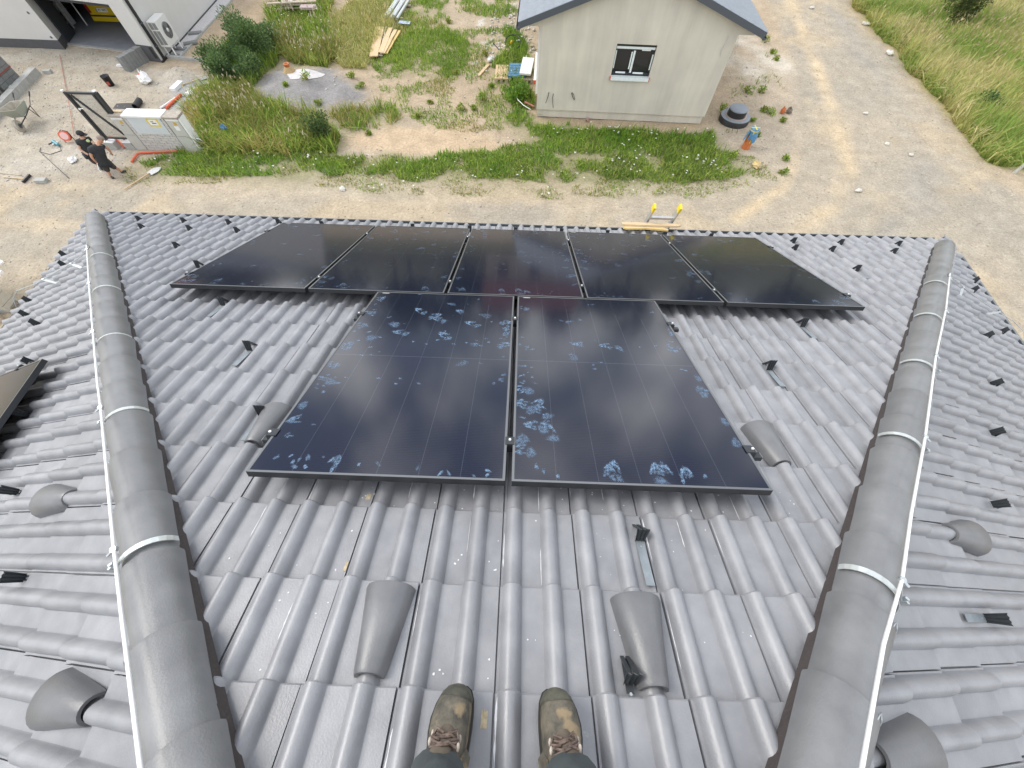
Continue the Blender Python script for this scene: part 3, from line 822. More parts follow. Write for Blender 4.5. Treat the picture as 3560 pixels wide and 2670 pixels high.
conductor(-1, [(-4.213, .673, -.258), (-3.447, -.077, .085), (-2.752, -.748, .396), (-2.238, -1.241, .626), (-2.038, -1.423, .716), (-1.356, -2.077, 1.02), (-1.174, -2.247, 1.10), (-.975, -2.426, 1.19), (-.70, -2.68, 1.31), (-.30, -3.05, 1.47)],
          [(-4.213, .673, -.258), (-4.24, .70, -.27), (-4.30, .745, -.34), (-4.55, .77, -.50), (-4.947, .789, -.70), (-5.40, .784, -.90), (-5.558, .776, -.976), (-5.92, .77, -1.10), (-6.034, .72, -1.19), (-6.06, .60, -1.35), (-6.03, .52, -1.9), (-5.6, .5, -2.6), (-5.5, .5, -4.98)],
          [((-5.40, .784, -.905), (-4.97, .60, -.745)), ((-4.80, .78, -.635), (-4.55, .66, -.56))], (.652, -.084, -.83, -1.554, -2.27), 'bright lightning conductor wire strapped along the left hip')
conductor(1, [(4.158, .657, -.245), (3.453, -.055, .075), (2.707, -.756, .413), (2.047, -1.424, .712), (1.614, -1.836, .908), (1.374, -2.079, 1.017), (1.147, -2.261, 1.12), (.892, -2.509, 1.236), (.62, -2.76, 1.36), (.28, -3.06, 1.49)],
          [(4.158, .657, -.245), (4.19, .69, -.26), (4.30, .76, -.36), (4.60, .86, -.53), (4.843, .871, -.66), (5.20, .85, -.83), (5.535, .83, -.975), (5.909, .841, -1.145), (6.10, .76, -1.24), (6.14, .62, -1.35), (6.05, .55, -1.9), (5.5, .5, -2.6), (5.45, .5, -4.98)],
          [((4.80, .868, -.645), (4.628, .70, -.585)), ((5.535, .83, -.975), (5.14, .66, -.815))], (.641, -.092, -.82, -1.546, -2.284), 'bright lightning conductor wire strapped along the right hip')

# ================================================================== ladder and boards at the eaves
lad = thing('ladder', 'aluminium ladder with yellow end caps leaning on the eaves', 'ladder', (1.95, 3.45, ZG))
MLI = lad.matrix_world.inverted()
def lp(nm, m, mt, par=lad):
    o = m.build(nm, mt, par); o.matrix_local = MLI if par is lad else Matrix.Identity(4); return o
M_LAD = mat('ladder_aluminium', (0.50, 0.51, 0.52), 0.45, 0.6, var=0.12, vscale=18)
def lad_pt(x, t):                                       # t along the stile, 0 at the ground
    return Vector((x, 3.50 - 1.05 * t / 3.72, ZG + t))
for x in (1.775, 2.115):
    m = MB(); m.beam(lad_pt(x, 0), lad_pt(x, 4.06), 0.026, 0.072, (0, 1, 0)); st = lp('stile', m, M_LAD)
    m = MB(); m.beam(lad_pt(x, 4.045), lad_pt(x, 4.135), 0.032, 0.078, (0, 1, 0)); lp('end_cap', m, M_YELLOW)
for k in range(14):
    t = 3.90 - 0.28 * k
    m = MB(); m.beam(lad_pt(1.788, t), lad_pt(2.102, t), 0.034, 0.030, (0, 0, 1)); lp('rung', m, M_LAD)
def board(poly, z0, z1, M, nm, label, mt):
    m = MB(); m.prism(poly, z0, z1)
    o = m.build(nm, mt); o.matrix_world = M
    return tag(o, label, 'wooden board', 'boards at the ladder')
MBD = FRONT @ Matrix.Translation((0, 0, -0.098))
board([(1.40, 2.42), (1.46, 2.385), (1.58, 2.40), (1.70, 2.425), (1.84, 2.40), (1.99, 2.37), (1.995, 2.41), (1.95, 2.46), (1.42, 2.475)], 0, 0.02, MBD @ Matrix.Translation((0, 0, .012)), 'wooden_board', 'pale waney-edged board lying on the tiles below the ladder', M_WOODY)
board([(1.40, 2.475), (2.14, 2.475), (2.20, 2.52), (2.19, 2.60), (1.41, 2.60)], 0, 0.022, MBD @ Matrix.Translation((0, 0, .036)) @ Matrix.Rotation(0.0, 4, 'X'), 'wooden_board', 'reddish board across the eaves right behind the ladder stiles', M_WOOD)

ZONE = {
    'road': [(-60,2.0),(-60,7.2),(-24,7.6),(-14.56,7.89),(-12.99,8.05),(-11.31,8.01),(-9.61,7.92),(-7.68,7.88),(-5.19,7.76),(-3.01,7.7),(-0.31,7.66),(2.38,7.75),(4.43,7.97),(6.0,8.35),(7.23,8.84),(8.11,9.44),(8.76,10.41),(9.75,12.58),(10.37,15.1),(10.7,17.67),(11.06,20.24),(11.37,23.22),(11.6,40),(15.6,40),(15.08,23.47),(14.79,20.02),(15.06,17.93),(14.95,15.02),(15.0,13.01),(14.93,11.75),(14.94,10.48),(14.95,9.43),(15.38,8.49),(17.5,8.2),(60,8.5),(60,1.0)],
    'yard': [(-21.18,16.13),(-18.14,16.31),(-15.43,15.71),(-14.14,14.89),(-13.03,14.78),(-11.45,14.35),(-11.42,12.6),(-11.57,12.01),(-12.32,10.08),(-12.31,9.11),(-12.0,8.34),(-13.78,7.97),(-15.69,7.94)],
    'chips': [(-12.55,14.29),(-11.41,14.26),(-11.24,12.76),(-11.73,12.0),(-12.5,12.1),(-12.62,13.47)],
    'mound': [(-9.69,13.63),(-9.04,12.58),(-8.02,11.91),(-7.37,11.89),(-6.62,12.39),(-5.53,12.57),(-5.73,13.54),(-6.62,14.46),(-7.31,15.11),(-7.96,14.9),(-8.6,14.69),(-9.4,14.99),(-9.72,14.62)],
    'white': [(-8.83,13.84),(-8.38,14.53),(-7.69,14.57),(-7.39,14.09),(-7.51,13.28),(-8.17,13.24)],
    'palesand': [(8.89,19.21),(10.11,19.73),(10.61,16.16),(9.73,14.4),(8.33,15.67),(7.68,15.98)],
    'sandA': [(-6.01,10.87),(-4.23,11.61),(-2.03,11.67),(-0.66,10.94),(-1.0,10.16),(-3.34,9.9),(-4.39,9.99),(-5.8,10.29)],
    'sandB': [(0.56,12.03),(2.52,11.78),(3.13,11.54),(1.89,11.74),(5.46,11.52),(6.33,11.98),(6.58,12.41),(4.3,12.15),(0.64,12.38)],
    'sandC': [(-12.79,18.28),(-12.19,21.11),(-11.36,21.16),(-11.26,18.37),(-11.61,17.72),(-12.13,16.1),(-13.13,15.85)],
    'g_lush': [(-11.77,9.26),(-10.05,9.66),(-7.69,9.63),(-5.64,9.62),(-3.95,10.01),(-3.25,9.81),(-0.7,10.06),(0.02,11.24),(-0.71,11.97),(-0.34,12.76),(0.32,12.36),(0.95,11.89),(2.36,11.63),(4.97,11.37),(6.43,11.71),(6.45,11.05),(7.0,10.2),(6.97,9.5),(6.15,9.01),(4.99,8.84),(2.46,8.76),(-0.36,8.8),(-3.18,8.79),(-5.43,8.77),(-7.93,8.6),(-9.73,8.52),(-11.03,8.61)],
    'g_fringe': [(-12.14,9.12),(-11.54,9.39),(-5.62,9.57),(-0.4,9.95),(6.49,10.55),(7.87,10.13),(7.78,9.31),(6.75,8.6),(4.88,8.19),(2.4,8.08),(-0.33,7.99),(-3.06,7.98),(-5.27,8.08),(-7.78,8.18),(-9.58,8.17),(-11.77,8.24)],
    'g_weeds': [(-11.56,11.86),(-11.6,13.05),(-11.13,13.55),(-10.14,13.61),(-9.17,12.73),(-7.74,11.79),(-6.84,11.98),(-6.03,10.92),(-5.9,9.79),(-7.68,9.58),(-10.02,9.59),(-10.7,10.68)],
    'g_mid': [(-6.6,12.28),(-5.7,12.62),(-4.55,12.53),(-4.03,11.84),(-4.5,11.4),(-5.83,11.07)],
    'g_bush': [(-11.22,13.55),(-11.96,15.55),(-12.28,17.06),(-11.42,17.73),(-10.31,16.98),(-9.53,15.7),(-9.78,14.28),(-9.67,13.47)],
    'g_top': [(-11.41,19.71),(-10.68,21.72),(-8.99,21.83),(-8.56,18.54),(-7.21,16.21),(-7.65,15.09),(-8.75,15.2),(-9.74,16.06),(-10.38,17.18)],
    'g_straw': [(-8.75,18.53),(-7.92,20.9),(-6.23,22.02),(-5.64,18.73),(-6.2,16.65),(-5.9,15.19),(-7.13,15.48),(-8.03,16.54)],
    'g_c1': [(-6.05,15.9),(-5.64,18.73),(-5.16,22.09),(-3.87,22.18),(-3.39,18.87),(-2.59,17.66),(-2.23,15.76),(-3.14,14.33),(-4.44,14.93),(-5.25,14.54)],
    'g_sparse': [(-6.15,15.53),(-2.71,18.92),(-0.14,19.08),(0.3,13.87),(-0.66,12.6),(-0.75,11.2),(-3.59,11.59),(-4.41,12.69),(-5.6,12.92)],
    'g_hl': [(-0.95,17.36),(-1.13,19.02),(-0.33,18.63),(0.29,15.91),(0.3,14.52),(-0.99,14.45),(-1.33,15.82)],
    'g_hl2': [(-0.89,14.13),(0.3,14.36),(0.4,12.66),(-0.5,12.75)],
    'g_topr': [(-3.44,22.21),(-0.21,22.43),(-0.27,20.43),(-1.78,19.87),(-3.06,20.49)],
    'g_field': [(15.6,60),(15.49,23.5),(14.97,20.49),(15.14,18.14),(15.03,15.19),(15.08,13.16),(15.0,11.89),(14.93,10.73),(15.26,10.26),(16.33,10.07),(18.85,11.0),(48,12),(48,60)],
    'g_rsp': [(6.49,10.55),(7.63,14.94),(9.77,18.42),(9.91,16.85),(9.26,12.84),(8.61,10.65),(8.11,9.44),(7.38,9.4)],
    'g_wall': [(0.48,12.03),(2.37,11.77),(5.77,11.54),(6.54,11.85),(6.45,11.05),(4.11,10.67),(1.1,11.03)],
}

# ================================================================== ground
def inpoly(x, y, poly):
    r = np.zeros(x.shape, dtype=bool); n = len(poly)
    for i in range(n):
        x1, y1 = poly[i]; x2, y2 = poly[(i + 1) % n]
        if y1 == y2: continue
        c = ((y1 > y) != (y2 > y)) & (x < (x2 - x1) * (y - y1) / (y2 - y1) + x1)
        r ^= c
    return r
def vnoise(x, y, s, seed=0):
    x = x / s; y = y / s
    xi = np.floor(x).astype(np.int64); yi = np.floor(y).astype(np.int64); fx = x - xi; fy = y - yi
    fx = fx * fx * (3 - 2 * fx); fy = fy * fy * (3 - 2 * fy)
    def h(a, b):
        n = (a * 374761393 + b * 668265263 + seed * 974634127) & 0x7fffffff
        n = ((n ^ (n >> 13)) * 1274126177) & 0x7fffffff
        return ((n ^ (n >> 16)) & 0xffff) / 65535.0
    return (h(xi, yi) * (1 - fx) + h(xi + 1, yi) * fx) * (1 - fy) + (h(xi, yi + 1) * (1 - fx) + h(xi + 1, yi + 1) * fx) * fy
def fbm(x, y, s, seed=0):
    return 0.5 * vnoise(x, y, s, seed) + 0.3 * vnoise(x, y, s / 2.1, seed + 1) + 0.2 * vnoise(x, y, s / 4.3, seed + 2)
def soft(x, y, key, wob=0.5, jit=0.25):
    acc = np.zeros(x.shape)
    for dx, dy in ((jit, 0), (-jit, 0), (0, jit), (0, -jit), (0, 0)):
        wx = (fbm(x, y, 1.3, 5) - 0.5) * 2 * wob; wy = (fbm(x, y, 1.3, 9) - 0.5) * 2 * wob
        acc += inpoly(x + wx + dx, y + wy + dy, ZONE[key])
    return acc / 5
def mound_h(x, y):
    d = np.hypot((x + 7.9) / 2.1, (y - 13.6) / 1.7)
    h = 0.34 * np.clip(1 - d, 0, 1) ** 0.8 + 0.20 * (fbm(x, y, .8, 31) - .5) * (d < 1.15)
    d2 = np.hypot((x + 12.9) / 0.7, (y - 14.45) / 0.45)
    h2 = 0.22 * np.clip(1 - d2, 0, 1) ** 0.9
    return np.where(d < 1.15, np.maximum(h, 0), 0) + h2
STEP = 0.14
gx = np.arange(-25, 34.01, STEP); gy = np.arange(-12, 32.01, STEP)
X, Y = np.meshgrid(gx, gy)
Zg = ZG + 0.030 * (fbm(X, Y, 1.6, 3) - 0.5) + 0.012 * (vnoise(X, Y, .3, 8) - 0.5) + mound_h(X, Y)
def mixc(c, col, w):
    return c * (1 - w[..., None]) + np.array(col) * w[..., None]
n1 = fbm(X, Y, 2.4, 21); n2 = fbm(X, Y, 0.8, 22); n3 = vnoise(X, Y, 5.0, 23)
C = np.ones(X.shape + (3,)) * np.array([0.385, 0.306, 0.215])
C = mixc(C, (0.47, 0.37, 0.255), np.clip((n1 - .45) * 3, 0, 1) * .6)
C = mixc(C, (0.43, 0.385, 0.315), np.clip((n3 - .4) * 2, 0, 1) * .6)
rw = soft(X, Y, 'road', 0.35)
road_c = mixc(np.ones(X.shape + (3,)) * np.array([0.372, 0.322, 0.250]), (0.325, 0.292, 0.240), np.clip((n1 - .42) * 3.2, 0, 1) * .8)
road_c = mixc(road_c, (0.455, 0.362, 0.240), np.clip((fbm(X, Y, 1.7, 44) - .50) * 5, 0, 1) * .55)
# wheel tracks of lighter, sandier grit bending from the front lane into the side road
def track(pts, w):
    d = np.full(X.shape, 9.0)
    for i in range(len(pts) - 1):
        (x1, y1), (x2, y2) = pts[i], pts[i + 1]
        t = np.clip(((X - x1) * (x2 - x1) + (Y - y1) * (y2 - y1)) / ((x2 - x1) ** 2 + (y2 - y1) ** 2), 0, 1)
        d = np.minimum(d, np.hypot(X - x1 - t * (x2 - x1), Y - y1 - t * (y2 - y1)))
    return np.clip(1 - d / w, 0, 1) * np.clip(fbm(X, Y, 1.1, 60) * 2.2 - .25, 0, 1)
road_c = mixc(road_c, (0.52, 0.415, 0.28), track([(7.2, 6.4), (9.2, 8.1), (10.4, 10), (10.9, 12.5), (11.6, 17), (12.4, 23)], .42))
road_c = mixc(road_c, (0.52, 0.41, 0.27), track([(6.2, 7.4), (8.0, 8.9), (8.7, 10.3), (9.2, 12)], .30))
road_c = mixc(road_c, (0.30, 0.28, 0.245), track([(9, 6.0), (11.8, 8.3), (13.2, 11), (13.6, 15), (14.0, 22)], .7) * .7)
C = C * (1 - rw[..., None]) + road_c * rw[..., None]
lane = track([(-24, 5.9), (-12, 6.3), (-3, 6.15), (4, 6.2), (9, 6.6)], .38)
C = mixc(C, (0.47, 0.385, 0.275), lane * .7); C = mixc(C, (0.45, 0.375, 0.275), track([(-24, 4.3), (-12, 4.5), (-3, 4.4), (5, 4.6), (12, 5.6)], .42) * .6)
C = mixc(C, (0.30, 0.275, 0.235), track([(-24, 5.1), (-12, 5.4), (-3, 5.3), (4, 5.4)], .40) * .5)
yw = soft(X, Y, 'yard', 0.3)
yard_c = mixc(np.ones(X.shape + (3,)) * np.array([0.36, 0.315, 0.25]), (0.44, 0.405, 0.345), np.clip((n2 - .4) * 3, 0, 1) * .7)
C = C * (1 - yw[..., None]) + yard_c * yw[..., None]
C = mixc(C, (0.30, 0.315, 0.33), soft(X, Y, 'chips', .35) * .85)
C = mixc(C, (0.245, 0.235, 0.228), soft(X, Y, 'mound', .4))
C = mixc(C, (0.55, 0.50, 0.42), soft(X, Y, 'palesand', .5) * np.clip(n2 * 2.2 - .6, 0, 1) * .8)
C = mixc(C, (0.47, 0.355, 0.235), soft(X, Y, 'sandA', .4) * .8); C = mixc(C, (0.46, 0.35, 0.225), soft(X, Y, 'sandB', .2) * .7); C = mixc(C, (0.48, 0.365, 0.245), soft(X, Y, 'sandC', .4) * .8)
for k, w in (('g_lush', .75), ('g_weeds', .8), ('g_bush', .9), ('g_top', .8), ('g_straw', .7), ('g_c1', .45), ('g_mid', .5), ('g_fringe', .25)):
    C = mixc(C, (0.22, 0.215, 0.11), soft(X, Y, k, .35) * w * np.clip(n2 * 2, .4, 1))
C = mixc(C, (0.34, 0.30, 0.14), soft(X, Y, 'g_field', .25) * .9)
pale = np.clip((fbm(X, Y, .5, 71) - .62) * 9, 0, 1) * inpoly(X, Y, [(-2.2, 14.6), (0.4, 14.4), (0.4, 22), (-2.0, 22)])
C = mixc(C, (0.52, 0.50, 0.46), pale * .8)
C = C * (0.90 + 0.20 * fbm(X, Y, .45, 90))[..., None]
ny, nx = X.shape
idx = np.arange(ny * nx).reshape(ny, nx)
Q = np.stack([idx[:-1, :-1], idx[:-1, 1:], idx[1:, 1:], idx[1:, :-1]], -1).reshape(-1, 4)
cx = (X[:-1, :-1] + STEP / 2).ravel(); cy = (Y[:-1, :-1] + STEP / 2).ravel()
isroad = inpoly(cx + (vnoise(cx, cy, .5, 4) - .5) * .4, cy + (vnoise(cx, cy, .5, 6) - .5) * .4, ZONE['road'])
VV = np.stack([X.ravel(), Y.ravel(), Zg.ravel()], 1); CC = C.reshape(-1, 3)

def ground_mat():
    m = bpy.data.materials.new('earth_and_grit'); m.use_nodes = True
    N, L = m.node_tree.nodes, m.node_tree.links
    b = N['Principled BSDF']; b.inputs['Roughness'].default_value = 0.95; b.inputs['Specular IOR Level'].default_value = 0.15
    a = N.new('ShaderNodeAttribute'); a.attribute_name = 'Col'
    tc = N.new('ShaderNodeTexCoord')
    def noise(sc, det, lo, hi, p0=.3, p1=.7):
        n = N.new('ShaderNodeTexNoise'); n.inputs['Scale'].default_value = sc; n.inputs['Detail'].default_value = det; n.inputs['Roughness'].default_value = .68
        L.new(tc.outputs['Object'], n.inputs['Vector'])
        r = N.new('ShaderNodeValToRGB'); r.color_ramp.elements[0].position = p0; r.color_ramp.elements[1].position = p1
        r.color_ramp.elements[0].color = (lo, lo, lo, 1); r.color_ramp.elements[1].color = (hi, hi, hi, 1)
        L.new(n.outputs['Fac'], r.inputs['Fac']); return r.outputs['Color'], n.outputs['Fac']
    def mul(x, y):
        k = N.new('ShaderNodeMixRGB'); k.blend_type = 'MULTIPLY'; k.inputs['Fac'].default_value = 1; L.new(x, k.inputs['Color1']); L.new(y, k.inputs['Color2']); return k.outputs['Color']
    c1, _ = noise(2.2, 6, .84, 1.16); c2, h2 = noise(14, 8, .80, 1.20, .32, .68)
    out = mul(mul(a.outputs['Color'], c1), c2)
    v = N.new('ShaderNodeTexVoronoi'); v.inputs['Scale'].default_value = 17; L.new(tc.outputs['Object'], v.inputs['Vector'])
    r = N.new('ShaderNodeValToRGB'); r.color_ramp.elements[0].position = .10; r.color_ramp.elements[0].color = (1.32, 1.32, 1.32, 1); r.color_ramp.elements[1].position = .24; r.color_ramp.elements[1].color = (.97, .97, .97, 1)
    L.new(v.outputs['Distance'], r.inputs['Fac'])
    out = mul(out, r.outputs['Color'])
    L.new(out, b.inputs['Base Color'])
    bp = N.new('ShaderNodeBump'); bp.inputs['Strength'].default_value = .6; bp.inputs['Distance'].default_value = .03
    L.new(h2, bp.inputs['Height']); L.new(bp.outputs['Normal'], b.inputs['Normal'])
    return m
M_GROUND = ground_mat()
for nm, sel in (('ground', ~isroad), ('gravel_road', isroad)):
    q = Q[sel]; used, inv = np.unique(q, return_inverse=True)
    me = np_mesh(nm, VV[used], inv.reshape(-1, 4), M_GROUND, CC[used], smooth=True, corner=4)
    tag(link(nm, me), kind='structure')
M_FARLAND = mat('meadow_ground', (0.13, 0.120, 0.055), 0.95, color2=(0.07, 0.085, 0.030), vscale=.25, detail=8)
mb = MB(); mb.box((0, 0, ZG - 0.16), (420, 420, 0.1)); tag(mb.build('meadow', M_FARLAND), kind='structure')

def ground_z(x, y):
    x = np.asarray(x, dtype=float); y = np.asarray(y, dtype=float)
    return ZG + 0.030 * (fbm(x, y, 1.6, 3) - 0.5) + mound_h(x, y)

# ---- loose stones
def stones(name, n, region, smin, smax, seed, colors, power=3.0):
    rng = np.random.default_rng(seed)
    x = rng.uniform(region[0], region[1], n * 3); y = rng.uniform(region[2], region[3], n * 3)
    keep = np.ones(len(x), dtype=bool)
    if len(region) > 4:
        keep = np.zeros(len(x), dtype=bool)
        for z in region[4]: keep |= inpoly(x, y, ZONE[z])
    keep &= ~((np.abs(x) < 5.4) & (y < 1.8)) & ~((x > .4) & (x < 6.1) & (y > 12.1)) & ~((x < -13.9) & (y > 16.0))
    x, y = x[keep][:n], y[keep][:n]; n = len(x)
    base = np.array([(1, 0, 0), (0, 1, 0), (-1, 0, 0), (0, -1, 0), (0, 0, .62), (0, 0, -.5)], dtype=float)
    tri = np.array([(0, 1, 4), (1, 2, 4), (2, 3, 4), (3, 0, 4), (1, 0, 5), (2, 1, 5), (3, 2, 5), (0, 3, 5)])
    s = smin + (smax - smin) * rng.random(n) ** power
    a = rng.uniform(0, 2 * PI, n)
    V = base[None] * (s[:, None, None] * rng.uniform(.6, 1.25, (n, 6, 3)))
    V += rng.normal(0, .12, V.shape) * s[:, None, None]
    ca, sa = np.cos(a)[:, None], np.sin(a)[:, None]
    vx = V[:, :, 0] * ca - V[:, :, 1] * sa + x[:, None]; vy = V[:, :, 0] * sa + V[:, :, 1] * ca + y[:, None]
    vz = V[:, :, 2] + ground_z(x, y)[:, None] + s[:, None] * .22
    F = (tri[None] + (np.arange(n) * 6)[:, None, None]).reshape(-1, 3)
    col = np.array(colors)[rng.integers(0, len(colors), n)] * rng.uniform(.8, 1.15, (n, 1))
    me = np_mesh(name, np.stack([vx, vy, vz], -1).reshape(-1, 3), F, M_STONE, np.repeat(col, 6, 0))
    return tag(link(name, me), kind='stuff')
M_STONE = mat('loose_stone', (1, 1, 1), 0.9, attr=True, var=.1, vscale=30)
SCOL = [(.44, .39, .31), (.41, .37, .30), (.50, .45, .37), (.38, .35, .30), (.56, .51, .43), (.47, .39, .28)]
stones('road_stones', 9000, (-16, 17, 3.0, 23, ['road', 'g_rsp']), .006, .030, 1, SCOL)
stones('yard_stones', 2500, (-20, -11, 8, 16, ['yard', 'chips']), .007, .036, 2, [(.44, .41, .36), (.38, .37, .35), (.52, .50, .46)])
stones('plot_stones', 2200, (-8, 9, 9, 21), .007, .045, 3, [(.46, .40, .32), (.38, .32, .25), (.55, .50, .43)])
stones('rubble', 260, (-1.6, .35, 15.2, 21), .03, .11, 4, [(.52, .50, .46), (.44, .40, .34), (.58, .55, .50)], 1.6)

# ------------------------------------------------------------------ grass and weeds
def blade_mesh(name, x, y, h, w, col, rng, lean=.35, m=None, tipcol=None):
    n = len(x)
    a = rng.uniform(0, 2 * PI, n); la = rng.uniform(0, 2 * PI, n); ln = h * np.abs(rng.normal(0, lean, n))
    z = ground_z(x, y) - .01
    ux, uy = np.cos(a) * w / 2, np.sin(a) * w / 2
    lx, ly = np.cos(la) * ln, np.sin(la) * ln
    V = np.zeros((n, 5, 3))
    V[:, 0] = np.stack([x - ux, y - uy, z], 1); V[:, 1] = np.stack([x + ux, y + uy, z], 1)
    mh = h * .58
    V[:, 2] = np.stack([x - ux * .8 + lx * .38, y - uy * .8 + ly * .38, z + mh], 1); V[:, 3] = np.stack([x + ux * .8 + lx * .38, y + uy * .8 + ly * .38, z + mh], 1)
    V[:, 4] = np.stack([x + lx, y + ly, z + np.sqrt(np.maximum(h * h - ln * ln * .6, h * h * .2))], 1)
    F = np.array([(0, 1, 3), (0, 3, 2), (2, 3, 4)])
    F = (F[None] + (np.arange(n) * 5)[:, None, None]).reshape(-1, 3)
    cv = np.repeat(col[:, None, :], 5, 1).copy()
    if tipcol is not None: cv[:, 4] = tipcol
    return np_mesh(name, V.reshape(-1, 3), F, m or M_LEAF, cv.reshape(-1, 3))
def scatter(poly_key, density, rng, keepfun=None):
    P = np.array(ZONE[poly_key]) if isinstance(poly_key, str) else np.array(poly_key)
    x0, y0 = P.min(0); x1, y1 = P.max(0)
    n = int((x1 - x0) * (y1 - y0) * density)
    x = rng.uniform(x0, x1, n); y = rng.uniform(y0, y1, n)
    wx = (fbm(x, y, 1.1, 15) - .5) * .9; wy = (fbm(x, y, 1.1, 17) - .5) * .9
    k = inpoly(x + wx, y + wy, [tuple(p) for p in P])
    k &= ~((x > .38) & (x < 6.2) & (y > 12.0))
    if keepfun is not None: k &= keepfun(x, y)
    return x[k], y[k]
def palette(cols, n, rng, noise=None):
    c = np.array(cols)
    if noise is None: i = rng.integers(0, len(c), n)
    else: i = np.clip((noise + rng.normal(0, .18, n)) * len(c), 0, len(c) - 1).astype(int)
    return c[i] * rng.uniform(.75, 1.25, (n, 1))
GREEN = [(0.177, 0.288, 0.04), (0.251, 0.381, 0.052), (0.324, 0.451, 0.067), (0.206, 0.3, 0.062), (0.398, 0.473, 0.092), (0.147, 0.227, 0.04)]
LUSH = [(0.132, 0.242, 0.033), (0.191, 0.346, 0.04), (0.265, 0.427, 0.052), (0.161, 0.277, 0.055)]
OLIVE = [(0.267, 0.284, 0.076), (0.36, 0.336, 0.101), (0.197, 0.231, 0.06), (0.441, 0.378, 0.134), (0.232, 0.294, 0.067)]
STRAW = [(.46, .46, .15), (.54, .50, .20), (.40, .42, .12), (.60, .54, .29), (.34, .39, .10)]
MEADOW = [(.27, .38, .085), (.40, .44, .13), (.52, .49, .18), (.58, .52, .24), (.66, .58, .32), (.44, .45, .17)]
def grass(name, key, density, hmin, hmax, w, cols, seed, thin=None, lean=.4, m=None):
    rng = np.random.default_rng(seed)
    f = None
    if thin:
        s, t, sharp = thin
        f = lambda x, y: rng.random(len(x)) < np.clip((fbm(x, y, s, seed) - t) * sharp, 0, 1)
    x, y = scatter(key, density, rng, f)
    nz = fbm(x, y, 1.6, seed + 3); nn = fbm(x, y, .7, seed + 5)
    h = (hmin + (hmax - hmin) * rng.random(len(x)) ** 1.3) * (.55 + .9 * nn)
    me = blade_mesh(name, x, y, h, w * rng.uniform(.6, 1.3, len(x)), palette(cols, len(x), rng, np.clip((nz - .3) * 2.2, 0, 1)), rng, lean, m)
    return tag(link(name, me), kind='stuff')
grass('lush_grass', 'g_lush', 1000, .06, .24, .022, LUSH + GREEN, 101, (1.0, .28, 7), .8)
grass('lush_grass', 'g_wall', 620, .08, .28, .024, LUSH, 102, (.8, .40, 9), .8)
grass('short_grass', 'g_fringe', 620, .03, .10, .022, OLIVE + GREEN[:3] + [(.34, .31, .16)], 103, (.9, .40, 6), .9)
grass('weeds', 'g_weeds', 800, .14, .60, .026, OLIVE + GREEN + OLIVE[3:4], 104, (.8, .20, 8), .8)
grass('weeds', 'g_mid', 620, .10, .42, .024, OLIVE + GREEN[:2], 105, (.6, .36, 8), .8)
grass('weeds', 'g_top', 640, .16, .65, .028, OLIVE + GREEN, 106, (.8, .22, 8), .75)
grass('dry_grass', 'g_straw', 800, .12, .42, .022, [OLIVE[3], (.36, .40, .10), (.32, .36, .09)] + STRAW, 107, (1.2, .16, 8), .9)
grass('short_grass', 'g_c1', 800, .05, .22, .022, GREEN + [OLIVE[3]], 108, (1.2, .32, 6), .8)
grass('short_grass', 'g_sparse', 520, .03, .16, .022, GREEN + OLIVE[:2], 109, (1.0, .45, 9), .8)
grass('weeds', 'g_hl', 760, .08, .36, .028, LUSH + GREEN, 110, (.9, .32, 9), .8)
grass('weeds', 'g_hl2', 760, .08, .32, .028, LUSH + GREEN, 111, (.7, .34, 9), .8)
grass('short_grass', 'g_topr', 480, .05, .25, .026, GREEN + OLIVE[:2], 112, (.9, .43, 9), .8)
grass('short_grass', 'g_rsp', 160, .03, .14, .022, GREEN + OLIVE[:3], 113, (.9, .58, 9), .8)
grass('lush_grass', 'g_bush', 340, .2, .5, .026, LUSH + GREEN, 114, None, .6)
fld = [(15.4, 34), (15.49, 23.5), (14.97, 20.49), (15.14, 18.14), (15.03, 15.19), (15.08, 13.16), (15.0, 11.89), (14.93, 10.73), (15.26, 10.26), (16.33, 10.07), (18.85, 11.0), (34, 13), (34, 34)]
grass('meadow_grass', fld, 420, .2, .72, .030, MEADOW, 120, (2.2, .10, 7), .85)
edge = [(15.4, 26), (15.49, 23.5), (14.97, 20.49), (15.14, 18.14), (15.03, 15.19), (15.08, 13.16), (15.0, 11.89), (14.93, 10.73), (15.26, 10.26), (16.9, 10.3), (16.6, 12.5), (16.4, 16), (16.6, 20), (16.8, 26)]
grass('meadow_grass', edge, 560, .12, .42, .026, [(.22, .33, .06), (.30, .39, .085), (.38, .41, .12), (.47, .43, .16)], 121, None, .85)
